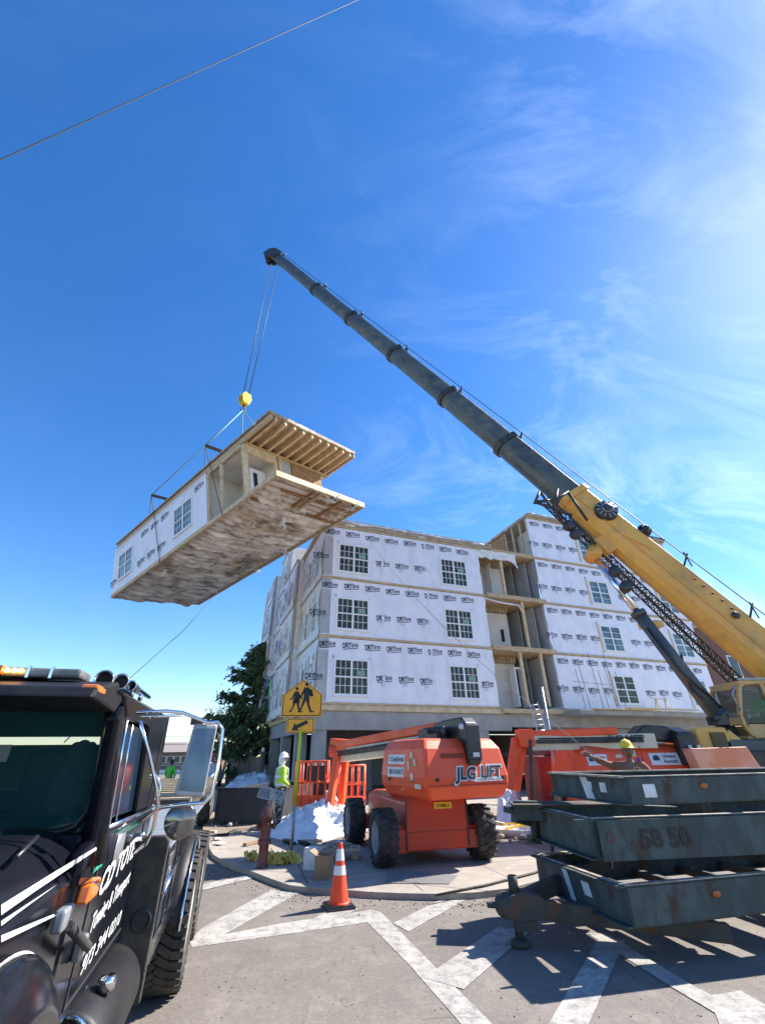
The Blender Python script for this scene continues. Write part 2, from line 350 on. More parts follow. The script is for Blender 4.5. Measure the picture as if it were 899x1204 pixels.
# pavement block with rounded corner; kerb on its street side
SD = Vector((math.cos(R(111.4)), math.sin(R(111.4)), 0)); FD = Vector((math.cos(R(21.4)), math.sin(R(21.4)), 0))
KP = [(640,1041),(600,1052),(560,1057),(520,1059),(470,1058),(430,1056),(395,1053),(365,1051),(340,1048),(318,1040),(296,1031),(276,1024),(262,1018),(250,1010),(246,1003)]
kp = [G(*p) for p in KP]
k0 = kp[0]; right = [k0+Vector((math.cos(R(14)), math.sin(R(14)), 0))*d for d in (60, 6)]
left = [kp[-1]+SD*3, kp[-1]+SD*9, kp[-1]+SD*70]
line = right+kp+left
KH = .07
mb = MB(); mb.poly([(p.x, p.y, KH) for p in line]+[(60, 120, KH)]); pav = mb.build('pavement', M_walk); struct(pav)
mb = MB()
for i in range(len(line)-1):
    a, b = line[i], line[i+1]; n = (b-a).normalized().cross(Vector((0,0,1)))*-1
    n2 = n
    o = -.16
    mb.poly([(a.x, a.y, 0), (b.x, b.y, 0), (b.x, b.y, KH+.004), (a.x, a.y, KH+.004)])
    def off(i):
        t = (line[min(i+1, len(line)-1)]-line[max(i-1, 0)]).normalized(); m = Vector((-t.y, t.x, 0)); return line[i]-m*.15
    c, d = off(i+1), off(i)
    mb.poly([(a.x, a.y, KH+.004), (b.x, b.y, KH+.004), (c.x, c.y, KH+.004), (d.x, d.y, KH+.004)])
struct(mb.build('kerb', M_kerb))
# dirt verge along the side street and behind the pavement
mb = MB(); mb.poly([(p.x, p.y, KH+.006) for p in (G(236,1000,KH), G(262,982,KH), G(330,970,KH), G(330,940,KH), G(262,940,KH), G(240,960,KH))]); struct(mb.build('dirt_verge', M_dirt))
mb = MB(); mb.poly([(p.x, p.y, KH+.007) for p in (G(420,985,KH), G(520,992,KH), G(600,988,KH), G(640,1000,KH), G(700,990,KH), G(700,955,KH), G(560,950,KH), G(430,950,KH))]); struct(mb.build('dirt_strip', M_dirt))
# painted markings
def strip(px, hgt=.005, w=None):
    mb = MB()
    for quad in px: mb.poly([(q.x, q.y, hgt) for q in (G(*p) for p in quad)])
    return mb
marks = [
 [(222,1107),(330,1086),(436,1070),(448,1074),(436,1084),(335,1099),(226,1114)],     # long line to apex
 [(436,1070),(448,1073),(500,1126),(590,1216),(552,1216),(480,1134),(430,1083)],     # apex down right
 [(224,1104),(240,1090),(318,1047),(352,1050),(262,1100),(246,1112)],                  # diagonal bar
 [(345,1093),(395,1066),(425,1068),(386,1084)],                                        # short bar by cone
 [(462,1086),(522,1056),(548,1058),(480,1096)],                                        # bar up to kerb
 [(498,1150),(586,1090),(622,1096),(545,1164)],                                        # bar under hitch
 [(642,1210),(702,1106),(735,1106),(690,1210)],                                       # wide bar
 [(690,1098),(712,1098),(815,1160),(899,1204),(860,1204),(780,1156)],                  # long line right
 [(832,1172),(870,1166),(960,1216),(850,1216)],
 [(228,1042),(300,1028),(306,1031),(232,1049)],                                       # faint line at left
]
for qi, q in enumerate(marks):
    mb = strip([q], .003+.0005*qi); struct(mb.build('road_marking', M_mark))
# ------------------------------------------------------------------ apartment building
BA = Vector((-3.207, 21.614, 0)); BR = R(21.4)
bld = thing('apartment_building', 'unfinished apartment block in white printed house wrap on a concrete podium', 'building', BA, BR)
Z0, SH = 3.85, 3.1
def holes_wall(s0, s1, z0, z1, op, y, th, M, mb=None, mi=0, axis='s', jag=None):
    mb = mb or MB()
    xs = sorted({s0, s1}|{v for o in op for v in (o[0], o[1])}); zs = sorted({z0, z1}|{v for o in op for v in (o[2], o[3])})
    for i in range(len(xs)-1):
        for j in range(len(zs)-1):
            cx, cz = (xs[i]+xs[i+1])/2, (zs[j]+zs[j+1])/2
            if any(o[0] < cx < o[1] and o[2] < cz < o[3] for o in op): continue
            if axis == 's': mb.box((xs[i], y, zs[j]), (xs[i+1], y+th, zs[j+1]), mi)
            else: mb.box((y, xs[i], zs[j]), (y+th, xs[i+1], zs[j+1]), mi)
    return mb
def prints(s0, s1, z0, z1, op, y, rows, pitch=1.19, h=.25, seed=0, skip=None, name='printed_lettering'):
    rnd = random.Random(seed); mb = MB(); a = R(7)
    xd = Vector((math.cos(a), 0, math.sin(a))); yd = Vector((-math.sin(a), 0, math.cos(a)))
    for zr, off, full in rows:
        s = s0+off
        while s+.84 < s1:
            z = z0+zr-(s-s0)*.0+rnd.uniform(-.03, .03)
            c = Vector((s+.42, y, z))
            hit = any(o[0]-.42 < c.x < o[1]+.42 and o[2]-.18 < c.z < o[3]+.26 for o in op)
            if not hit and z < z1-.12:
                add_text(mb, 'DRY', c-xd*.20, xd, yd, h, 0, .045, width=.46)
                add_text(mb, 'line', c+xd*.215, xd, yd, h*.98, 0, .018, width=.36)
                mb.poly([c-xd*.41-yd*.185, c+xd*.38-yd*.185, c+xd*.38-yd*.148, c-xd*.41-yd*.148])
                if full and c.z-.42 > z0:
                    for r_ in (0, 1):
                        q = c-yd*(.27+r_*.075)-xd*.25
                        for k in range(4):
                            wv = rnd.uniform(.03, .055); mb.poly([q+xd*k*.066, q+xd*(k*.066+wv), q+xd*(k*.066+wv)+yd*.045, q+xd*k*.066+yd*.045], 1)
            s += pitch
    return mb.build(name, [M_print, M_print2], bld, fix=False)
def window(s0, s1, z0, z1, y, parent, glass, dbl=True, grid=(3, 2), axis='s', sticker=True, fr=.092, M=None, muntin=True):
    # y = wall face; window sits proud by 4 cm. returns frame with panes as children
    f = MB(); g = MB(); mt = MB()
    def B(m, a, b, mi=0):
        (x0, y0, zz0), (x1, y1, zz1) = a, b
        if axis == 'x': m.box((y0, x0, zz0), (y1, x1, zz1), mi)
        else: m.box(a, b, mi)
    yo, yi = (y-.045, y+.05)
    if axis == 'x': yo, yi = y-.045, y+.05
    mid = (s0+s1)/2
    B(f, (s0, yo, z0), (s0+fr, yi, z1)); B(f, (s1-fr, yo, z0), (s1, yi, z1))
    B(f, (s0+fr, yo, z1-fr), (s1-fr, yi, z1)); B(f, (s0+fr, yo, z0), (s1-fr, yi, z0+fr))
    B(f, (s0-.03, yo-.03, z0-.05), (s1+.03, yi, z0-.003))
    cols = [(s0+fr, mid-.05), (mid+.05, s1-fr)] if dbl else [(s0+fr, s1-fr)]
    if dbl: B(f, (mid-.05, yo, z0+fr), (mid+.05, yi, z1-fr))
    zm = (z0+z1)/2
    for ci, (a, b) in enumerate(cols):
        B(f, (a, yo+.012, zm-.035), (b, yi, zm+.035))
        for (c, d) in ((z0+fr, zm-.035), (zm+.035, z1-fr)):
            B(g, (a, y-.004, c), (b, y+.01, d))
            for e in range(1, grid[0]): x = a+(b-a)*e/grid[0]; B(mt, (x-.012, y-.012, c), (x+.012, y-.0045, d))
            for e in range(1, grid[1]): z = c+(d-c)*e/grid[1]; B(mt, (a, y-.013, z-.012), (b, y-.0045, z+.012))
        if sticker and ci == len(cols)-1:
            B(g, (a+(b-a)*.3, y-.016, zm+.07), (a+(b-a)*.85, y-.014, zm+.32), 1)
    fo = f.build('window', M_vinyl, parent, bev=.008)
    go = g.build('pane', [glass, M_sticker], fo)
    if muntin: mo = mt.build('muntin', M_vinyl, fo)
    return fo
rowsL = [(2.45, .05, False), (1.02, -.35, True), (.05, .35, False)]
# left wing front, three storeys
for i in range(3):
    z0 = Z0+SH*i+.14; z1 = Z0+SH*(i+1)-.02
    op = [(.8, 2.6, z0+.28, z0+1.98), (7.1, 8.9, z0+.28, z0+1.98)]
    s1 = 9.75+(.1, .05, .0)[i]
    mb = holes_wall(0, s1, z0, z1, op, 0, .18, M_wrap)
    # fringe of wrap hanging over the floor line
    k = 60
    mb.grid(lambda u, v: (u*s1, -.012-.015*abs(math.sin(u*37+i))-.02*v*noise.noise(Vector((u*14, i*3., 0))), z0+.03-v*(.10+.05*noise.noise(Vector((u*9, i*7., 1.))))), k, 2)
    # loose vertical edge
    mb.grid(lambda u, v: (s1-.02+.16*v+.07*v*noise.noise(Vector((u*5, i*5., 2.))), -.01+.06*v*noise.noise(Vector((u*7, 3., i*1.))), z0+u*(z1-z0)), 24, 3)
    wl = mb.build('front_wall', M_wrap, bld, fix=False)
    for o in op: window(*o, 0, bld, M_glassd)
    prints(0, s1, z0, z1, op, -.006, [(2.62-.0, .02, False), (1.12, -.55, True)], seed=i, name='printed_lettering')
    # fixing dots
    rnd = random.Random(i); d = MB()
    for a in range(22):
        for b in range(9):
            s = .2+a*.43+rnd.uniform(-.05, .05); z = z0+.2+b*.33+rnd.uniform(-.04, .04)
            if s < s1 and z < z1 and not any(o[0]-.1 < s < o[1]+.1 and o[2]-.1 < z < o[3]+.1 for o in op): d.box((s-.012, -.006, z-.012), (s+.012, -.002, z+.012))
    d.build('cap_nails', M_print2, bld)
    sm_ = MB()
    for q_ in (3.35, 6.1): sm_.grid(lambda u, v: (q_+.09*v+.02*noise.noise(Vector((u*6, q_, 0))), -.006-.010*abs(noise.noise(Vector((u*9, v*3, q_)))), z0+u*(z1-z0)), 20, 2)
    sm_.grid(lambda u, v: (u*s1, -.005-.012*abs(noise.noise(Vector((u*22, v*3, i*3.)))), z0+2.35+v*.05+.02*noise.noise(Vector((u*9, 0, i*2.)))), 60, 1)
    sm_.build('lap_seam', M_wrap, bld, fix=False)
    # blue flashing tape round windows
    t = MB()
    for o in op:
        for (a, b, c, dd) in ((o[0]-.14, o[0]-.002, o[2]-.1, o[3]+.14), (o[1]+.002, o[1]+.12, o[2]-.1, o[3]+.1), (o[0]-.1, o[1]+.1, o[3]+.002, o[3]+.13)):
            t.box((a, -.009, c), (b, -.0015, dd))
    t.build('flashing_tape', M_wrap, bld)
# storey bands (exposed rim joists) of the left wing, front
mb = MB()
for i in range(4):
    z = Z0+SH*i
    mb.box((-.03, -.05, z-.0), (10.2, .12, z+.125))
mb.build('rim_joist', M_lumber, bld, bev=.01)
mb = MB(); mb.box((-.05, -.1, 3.62), (10.2, .3, 3.845)); mb.box((-.1, -.1, 3.62), (.2, 20, 3.84)); mb.build('sill_beam', M_lumberlt, bld, bev=.015)
# roof edge of the left wing (rough, with torn sheets)
mb = MB()
zt = Z0+3*SH
mb.box((-.1, -.1, zt+.13), (10.9, .5, zt+.42)); mb.box((-.12, .5, zt+.13), (.3, 10.5, zt+.40)); mb.box((.3, .5, zt+.10), (10.9, 12, zt+.30))
mb.grid(lambda u, v: (u*11-.1, -.13-.04*noise.noise(Vector((u*30, v*3, 0))), zt+.46-v*(.12+.12*noise.noise(Vector((u*16, 0, 5.))))), 90, 3)
mb.build('roof_edge', M_roofedge, bld, fix=False)
mb = MB(); mb.grid(lambda u, v: (.2+u*10.2, -.15-.05*noise.noise(Vector((u*22, v, 7.))), zt+.40-v*(.06+.16*max(0, noise.noise(Vector((u*8, 0, 9.)))))), 80, 2); mb.build('torn_sheet', M_wrapside, bld, fix=False)
# left side face: three set-backs, ragged
rs = random.Random(3)
segs = [(0, 5.6, 0., 3), (5.6, 10.6, -.45, 3), (10.6, 14.4, -.3, 4), (14.4, 20., -.75, 3.65)]
for si, (a, b, xo, nst) in enumerate(segs):
    for i in range(int(math.ceil(nst))):
        z0 = Z0+SH*i+.12; z1 = min(Z0+SH*(i+1)-.02, Z0+SH*nst)
        if z1-z0 < .5: continue
        mb = MB()
        nw = [(a+.9, a+1.75, z0+.3, z0+2.0), (a+2.9, a+3.75, z0+.3, z0+2.0)]
        nw = [o for o in nw if o[1] < b-.2 and o[3] < z1-.1]
        mb = holes_wall(a, b, z0, z1, nw, xo, .2, None, axis='x')
        mb.grid(lambda u, v: (xo-.03-.09*abs(noise.noise(Vector((u*9, v*5, i+si*4.)))), a+u*(b-a), z0-.1+v*.5+.18*noise.noise(Vector((u*7, v, i*2.)))), 24, 3)
        for k in range(9):
            y = a+.15+rs.random()*(b-a-.6); zz = z0+rs.uniform(.1, 1.6); hh = rs.uniform(.5, 1.4); ww = rs.uniform(.12, .45); ph = rs.random()*9
            mb.grid(lambda u, v: (xo-.02-.08*abs(noise.noise(Vector((u*3+ph, v*4, ph)))), y+u*ww+.12*noise.noise(Vector((v*3, ph, 1))), min(z1, zz+v*hh)), 4, 7)
        mb.build('side_wall', M_wrapside, bld, fix=False)
        for o in nw: window(*o, xo, bld, M_glassl, dbl=False, axis='x', sticker=False, muntin=False)
        # vertical battens
        mb = MB()
        for k in range(int((b-a)/.62)):
            y = a+.2+k*.62
            if any(o[0]-.1 < y < o[1]+.1 for o in nw): continue
            mb.box((xo-.028, y, z0+rs.uniform(.05, .6)), (xo-.002, y+.045, z1-rs.uniform(.1, .9)))
        mb.build('batten', M_lumberlt if i % 2 else M_conc, bld)
    mb = MB()
    for i in range(int(nst)+1): mb.box((xo-.05, a, Z0+SH*i), (xo+.1, b+.02, Z0+SH*i+.115))
    mb.build('rim_joist', M_lumber, bld)
    mb = MB(); mb.box((xo, a+.0, Z0), (xo+.5, a+.05, Z0+SH*nst)); mb.box((xo, b-.05, Z0), (xo+.5, b-.003, Z0+SH*nst)); mb.box((xo+.05, a, Z0+SH*nst), (xo+6, b, Z0+SH*nst+.12)); mb.build('return_wall', M_wrapside, bld)
for nm, mm, y, z in (('purple_flap', M_purple, 9.6, Z0+SH*1.62), ('purple_flap', M_purple, 12.8, Z0+SH*1.02), ('green_flap', M_greenfl, 10.7, Z0+SH*.86), ('purple_flap', M_purple, 14.2, Z0+SH*.75)):
    mb = MB(); mb.grid(lambda u, v: (-.62-.1*v-.05*noise.noise(Vector((u*4, v*4, y))), y+u*.8-.15*v, z-v*1.1*(1-.3*u)), 5, 6); mb.build(nm, mm, bld, fix=False)
# podium
mb = MB()
mb.box((.3, .1, 3.45), (27.6, 20, 3.60))                    # slab
mb.box((0, 0, 2.82), (10.6, .42, 3.615)); mb.box((0, .42, 2.82), (.42, 20, 3.61))      # beams
mb.box((10.6, .02, 3.0), (27.6, .4, 3.84))
mb.build('podium_beam', M_conc, bld, bev=.02)
cols = [(0, .05), (4.3, .05), (8.55, .0), (12.6, .05), (0.02, 4.2), (0.02, 8.6), (.02, 13), (.02, 17.2), (4.3, 6), (8.6, 6), (4.3, 12), (8.6, 12), (12.6, 8), (16.8, .05), (21, .05), (25.2, .05)]
for s, y in cols:
    mb = MB(); mb.box((s+.03, y+.03, .0), (s+.62, y+.5, 2.83 if y > 1 or s < 10 else 3.01)); mb.build('column', M_conc, bld, bev=.02)
mb = MB(); mb.box((13.2, .5, .1), (20.5, .7, 2.99)); mb.box((20.5, .12, .1), (27.5, .35, 2.99)); mb.box((27.3, .36, .1), (27.5, 18, 3.4)); mb.box((1.6, 19.5, .1), (27.5, 19.8, 3.4)); mb.box((2.5, 9.5, .1), (8.6, 9.7, 3.4)); mb.build('podium_wall', M_conc, bld)
# open bay between the wings
bx0, bx1 = 9.78, 14.35
mb = MB()
for i in range(1, 4):
    z = Z0+SH*i; mb.box((bx0+.3, -.15 if i < 3 else .0, z-.02), (bx1+.1, 6, z+.24))
mb.box((bx0+.2, -.35, Z0-.2), (bx1+.2, 6, Z0+.02))
mb.build('floor_deck', M_lumber, bld, bev=.01)
mb = MB()
for i in range(3):
    z = Z0+SH*i
    xs = [11.85, 13.3] if i == 0 else ([12.6] if i == 1 else [11.5])
    for x in xs: mb.box((x, .02, z+.24), (x+.16, .16, z+SH-.02))
    # joist ends along ceiling
    for k in range(11): mb.box((bx0+.15+k*.24, 1.2, z+SH-.42), (bx0+.19+k*.24, 1.5, z+SH-.03))
mb.build('post', M_lumberlt, bld)
mb = MB(); mbg = MB(); mbd = MB()
for i in range(3):
    z = Z0+SH*i+.02
    mb.box((bx0+.0, 1.55, z+.2), (12.55, 1.65, z+SH-.45)); mb.box((12.45, 1.66, z+.2), (12.55, 5.6, z+SH-.1)); mb.box((bx0-.1, .2, z+.2), (bx0+.0, 1.55, z+SH-.1))
    mb.box((11.2, .8, z+.2), (11.26, 1.54, z+SH-.5)) if i == 2 else None
    mbg.box((12.75, 4.2, z+.2), (14.3, 4.3, z+SH-.1)); mbg.box((13.5, 1.6, z+.2), (13.56, 4.1, z+SH-.1)); mbg.box((13.9, .6, z+.2), (13.96, 2.2, z+SH-.1)); mbg.box((14.3, .22, z+.2), (14.37, 6, z+SH-.1))
mb.build('inner_wall', M_drywall, bld); mbg.build('grey_partition', M_drywallg, bld)
mb = MB(); z = Z0+.24
mb.box((12.0, .9, z), (12.08, 1.5, z+2.15)); mb.box((12.62, .9, z), (12.7, 1.5, z+2.15)); mb.box((12.08, .9, z+2.07), (12.62, 1.5, z+2.15))
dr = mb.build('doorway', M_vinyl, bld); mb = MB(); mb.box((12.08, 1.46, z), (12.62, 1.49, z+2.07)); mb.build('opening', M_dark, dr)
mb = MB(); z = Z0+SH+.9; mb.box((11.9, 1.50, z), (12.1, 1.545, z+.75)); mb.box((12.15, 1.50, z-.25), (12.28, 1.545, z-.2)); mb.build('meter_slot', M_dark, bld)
mb = MB(); z = Z0+2*SH
mb.grid(lambda u, v: (bx0+.05+u*2.9+.1*v*math.sin(u*9), -.02-.12*noise.noise(Vector((u*5, v*4, 2))), z+SH+.05-v*(.55+.5*noise.noise(Vector((u*4.5, 2, 2)))+1.4*max(0, u-.75))), 30, 12)
mb.build('hanging_tarp', M_tarp, bld, fix=False)
mb = MB(); z = Z0+SH
mb.tube([(bx0+.1, -.05, z+SH-.1), (10.9, -.08, z+SH-.28), (12.3, -.1, z+SH-.35), (12.5, -.05, z+SH-.7)], .05, 6); mb.build('sagging_wrap', M_tarp, bld)
# right wing front: four storeys
for i in range(4):
    z0 = Z0+SH*i+.14; z1 = Z0+SH*(i+1)-.02
    op = [(18.5, 20.25, z0+.28, z0+1.98)]
    if i < 3: op.append((25.0, 26.7, z0+.28, z0+1.98))
    s1 = 27.5
    mb = holes_wall(14.4, s1, z0, z1, op, 0, .18, M_wrap)
    mb.grid(lambda u, v: (14.4+u*13.1, -.012-.015*abs(math.sin(u*51+i)), z0+.03-v*(.10+.05*noise.noise(Vector((u*13, i*3., 4.))))), 80, 2)
    mb.grid(lambda u, v: (14.42-.13*v-.1*v*noise.noise(Vector((u*6, i*5., 8.))), -.01+.05*v*noise.noise(Vector((u*7, 6., i*1.))), z0+u*(z1-z0)), 24, 3)
    mb.build('front_wall', M_wrap, bld, fix=False)
    for o in op: window(*o, 0, bld, M_glassl if not (i == 0 and o[0] < 20) else M_glassd, grid=(1, 2), sticker=False, fr=.105)
    prints(14.4, s1, z0, z1, op, -.006, [(2.62, .1, False), (1.05, -.3, True)], pitch=1.15, seed=10+i)
    t = MB()
    for o in op:
        t.box((o[0]-.22, -.012, o[2]-.1), (o[0]-.08, -.0015, o[3]+.2))
    t.build('flashing_tape', M_lumberlt, bld)
mb = MB()
for i in range(5): mb.box((14.38, -.06, Z0+SH*i), (27.55, .12, Z0+SH*i+.12))
mb.build('rim_joist', M_lumber, bld, bev=.01)
zt4 = Z0+4*SH
mb = MB(); mb.box((14.3, -.12, zt4+.125), (27.6, 11, zt4+.32))
mb.grid(lambda u, v: (14.3+u*13.3, -.16-.1*abs(noise.noise(Vector((u*20, v, 3)))), zt4+.36-v*(.22+.2*noise.noise(Vector((u*9, 0, 5.))))), 70, 2)
mb.build('roof_edge', M_roofedge, bld, fix=False)
mb = MB(); mb.box((22.6, -.2, zt4+.33), (27.8, 3, zt4+.45)); mb.build('roof_flap', M_steeld, bld)
mb = MB(); mb.grid(lambda u, v: (14.35+u*8.3, -.2-.06*noise.noise(Vector((u*20, v, 13))), zt4+.40-v*(.05+.12*max(0, noise.noise(Vector((u*10, 0, 15.)))))), 50, 2); mb.build('torn_sheet', M_tarp, bld, fix=False)
# fourth storey side of right wing
mb = MB(); z0 = Z0+3*SH
mb.box((14.4, .2, z0+.3), (14.5, .25, zt4)); mb.box((14.6, .19, z0+.2), (16.2, 2.6, z0+.26))
mb.box((15.6, .2, z0+.26), (15.7, 2.8, zt4)); mb.build('inner_wall', M_drywall, bld)
mb = MB()
for y in (.25, 1.0, 1.9, 2.75): mb.box((14.42, y, z0+.25), (14.54, y+.1, zt4+.1))
mb.box((14.38, .2, z0+.12), (14.6, 11, z0+.24)); mb.build('stud', M_lumberlt, bld)
mb = MB(); mb.box((14.42, 2.8, z0+.25), (14.6, 11, zt4+.08)); mb.build('side_wall', M_osb, bld)
mb = MB(); mb.box((14.42, 6, Z0+.2), (14.6, 19, z0+.1)); mb.box((10.2, 6.05, Z0+.2), (14.4, 6.2, z0+.0)); mb.box((27.3, .2, Z0+.1), (27.48, 19, zt4)); mb.box((10.3,6.2,z0+.3),(14.4,11,z0+.36)); mb.build('rear_wall', M_drywallg, bld)
# rebars in front of right wing, scaffold planks, ledge
mb = MB()
for k, s in enumerate((15.0, 15.35, 16.3, 16.7, 17.3, 17.5, 18.0)):
    mb.tube([(s, -.9, 3.9), (s-.1-.05*(k % 3), -.85, 6.0+.5*((k*7) % 3))], .014, 5)
mb.tube([(14.5, -.9, 5.3), (17.3, -.9, 5.2)], .01, 4)
mb.build('rebar', M_rustd, bld)
mb = MB(); mb.box((13.9, -1.6, 3.55), (27.4, .0, 3.78)); mb.build('ledge', M_conc, bld, bev=.02)
mb = MB(); mb.box((14.9, -1.75, 3.80), (19.3, -1.1, 3.86)); mb.box((17.2, -1.9, 3.87), (22.6, -1.5, 3.93)); mb.box((19.8, -1.0, 3.79), (23.6, -.5, 3.83))
pl = mb.build('scaffold_planks', M_lumberlt); pl.matrix_world = Matrix.Translation(BA) @ Matrix.Rotation(BR, 4, 'Z'); tag(pl, 'loose timber planks lying along the podium ledge of the right wing', 'planks')
Mb = Matrix.Translation(BA) @ Matrix.Rotation(BR, 4, 'Z')
t = thing('sawhorse', 'small timber sawhorse on the planks under the wrapped right wing', 'sawhorse', Mb @ Vector((20.9, -.9, 3.83)), BR)
mb = MB(); mb.bar((-.5, 0, .72), (.55, 0, .72), .09, .05); mb.build('top_rail', M_lumberlt, t)
for sx_ in (-.42, .42):
    for sy_ in (-.2, .2): mb = MB(); mb.bar((sx_*.9, 0, .70), (sx_+.05, sy_, 0), .06, .035); mb.build('leg', M_lumberlt, t)
# brick building far right
t = thing('brick_building', 'dark brick building seen beside the crane, behind the wrapped block', 'building', Q(822,752,50)*Vector((1,1,0)) if False else Vector((Q(822,752,44).x, 44, 0)), R(22))
mb = MB(); mb.box((0, 0, 0), (22, 14, 12.6)); mb.build('wall', M_brick, t)
mb = MB(); mb.box((-.2, -.2, 12.6), (22.2, 14.2, 13.1)); mb.build('cornice', M_stone, t)
for zz in (3, 8):
    for xx in (3.0, 6.5, 10, 14):
        mb = MB(); mb.box((xx, -.08, zz), (xx+1.4, .02, zz+2.1)); wf = mb.build('window', M_vinyl, t); mb = MB(); mb.box((xx+.1, -.1, zz+.1), (xx+1.3, -.085, zz+2.0)); mb.build('pane', M_glassd, wf)
# ------------------------------------------------------------------ lifted module
def Rz(a): return Matrix.Rotation(a, 4, 'Z')
MM = Matrix.Translation((-15.764, 24.149, 9.742+.15)) @ Rz(-.700) @ Matrix.Rotation(-.118, 4, 'Y') @ Matrix.Rotation(.157, 4, 'X')
ML, MW = 15.2, 5.43
mod = thing('modular_unit', 'timber housing module in white printed wrap hanging in mid air from the crane', 'building module'); mod.matrix_world = MM
op = [(.75, 2.55, .75, 2.35), (7.05, 8.85, .75, 2.35)]
mb = holes_wall(0, 10.05, .2, 2.95, op, 0, .15, None)
mb.grid(lambda u, v: (u*10.1, -.012-.012*abs(math.sin(u*41)), 2.97-v*(.1+.08*noise.noise(Vector((u*9, 4, 4))))), 50, 2)
mb.grid(lambda u, v: (10.04+.1*v, -.01+.03*v*noise.noise(Vector((u*5, 2, v))), .2+u*2.75), 10, 2)
mb.box((-.0, .15, .2), (.14, MW, 2.95)); mb.build('wrapped_wall', M_wrap, mod, fix=False)
_b = bld; bld = mod
for o in op: window(*o, 0, mod, M_glassl, sticker=False)
prints(0, 10.0, .2, 2.95, op, -.006, [(2.35, .1, False), (.72, -.2, True)], pitch=1.12, seed=30)
bld = _b
mb = MB(); mb.box((0, -.03, -.0), (ML, .12, .2)); mb.box((0, MW-.1, 0), (ML, MW, .2)); mb.box((0, .12, 0), (.1, MW-.1, .2)); mb.box((ML-.14, -.02, -.02), (ML, MW, .26)); mb.build('floor_rim', M_lumberlt, mod, bev=.01)
mb = MB(); mb.box((.1, .12, .16), (ML-.14, MW-.1, .235)); mb.build('floor_deck', M_lumber, mod)
# insulation of the underside
m = bpy.data.materials.new('floor insulation'); m.use_nodes = True; nt = m.node_tree; N = nt.nodes; L = nt.links; b = N['Principled BSDF']; b.inputs['Roughness'].default_value = .85
tc = N.new('ShaderNodeTexCoord')
def nz(sc, det, stretch=(1, 1, 1)):
    mp = N.new('ShaderNodeMapping'); mp.inputs['Scale'].default_value = stretch; L.new(tc.outputs['Object'], mp.inputs['Vector'])
    n = N.new('ShaderNodeTexNoise'); n.inputs['Scale'].default_value = sc; n.inputs['Detail'].default_value = det; n.inputs['Roughness'].default_value = .65; L.new(mp.outputs[0], n.inputs['Vector']); return n.outputs['Fac']
def cr(fac, stops):
    r = N.new('ShaderNodeValToRGB'); e = r.color_ramp.elements
    while len(e) < len(stops): e.new(.5)
    for i, (p, c) in enumerate(stops): e[i].position = p; e[i].color = c+(1,)
    L.new(fac, r.inputs[0]); return r.outputs[0]
A_ = cr(nz(1.2, 10, (2.3, .55, 1)), [(.29, (.05, .045, .04)), (.38, (.33, .29, .25)), (.47, (.68, .63, .55)), (.59, (.88, .86, .81))])
B_ = cr(nz(.42, 8, (.7, .9, 1)), [(.50, (1, 1, 1)), (.57, (.74, .63, .50)), (.63, (.27, .26, .26))])
mx = N.new('ShaderNodeMix'); mx.data_type = 'RGBA'; mx.blend_type = 'MULTIPLY'; mx.inputs['Factor'].default_value = .85; L.new(A_, mx.inputs['A']); L.new(B_, mx.inputs['B']); L.new(mx.outputs['Result'], b.inputs['Base Color'])
bp = N.new('ShaderNodeBump'); bp.inputs['Strength'].default_value = .6; bp.inputs['Distance'].default_value = .05; L.new(nz(6, 5, (1, 2, 1)), bp.inputs['Height']); L.new(bp.outputs[0], b.inputs['Normal'])
M_insul = m
def ins(u, v):
    t, y = .1+u*(ML-.25), .1+v*(MW-.2)
    p = Vector((t*1.1, y*1.1, 0)); q = Vector((t*2.6, y*.8, 3))
    bay = abs(math.sin(math.pi*t/.41))
    sag = (.14+.26*abs(noise.noise(p*.9))+.18*abs(noise.noise(q)))*(bay**.45)
    e = min(v, 1-v)*8; e = min(1, e)
    if t > 12.9 and noise.noise(Vector((t*.8, y*.7, 9))) > -.12: sag *= .1
    return (t, y, .12-sag*e)
mb = MB(); mb.grid(ins, 300, 54); mb.build('floor_insulation', M_insul, mod, fix=False)
mb = MB()
k = 0
t = .4
while t < ML-.2: mb.box((t, .12, .055), (t+.04, MW-.1, .14)); t += .41
mb.box((.12, MW*.47, -.03), (ML-.15, MW*.47+.14, .13)); mb.build('floor_joists', M_lumber, mod)
mb = MB(); mb.box((13.1, .2, -.025), (13.2, MW-.2, .13)); mb.box((14.3, .9, -.022), (14.42, MW-.2, .13)); mb.box((13.2, 2.2, -.02), (15., 2.3, .12)); mb.box((13.2, 3.9, -.02), (15., 4.0, .12)); mb.build('red_joist', M_osb, mod)
rs = random.Random(11); mb = MB()
for (t, y, hh) in ((12.6, 2.3, .8), (8.4, 3.0, .35), (5.1, .6, .3), (4.2, 1.0, .35), (3.0, 4.6, .3), (9.6, 4.9, .5), (11.4, 1.5, .35), (12.9, 1.7, .35), (6.6, 5.0, .35)):
    for k in range(3):
        pts = []; a, c = t, y
        for j in range(6): a += rs.uniform(-.1, .1); c += rs.uniform(-.12, .12); pts.append((a, c, .05-hh*j/5*(1-.2*k)))
        mb.tube(pts, [.06, .09, .08, .07, .06, .03], 6, sy=.5)
    mb.build('hanging_insulation', M_tarp, mod); mb = MB()
for k in range(22):
    t = rs.uniform(.5, 14.5); y = rs.uniform(.5, 4.9); pts = [(t+j*.18, y+rs.uniform(-.06, .06), -.02-.1*math.sin(j/6*math.pi)-.02*rs.random()) for j in range(7)]
    mb.tube(pts, rs.uniform(.015, .04), 5)
    mb.build('insulation_roll', M_tarp, mod); mb = MB()
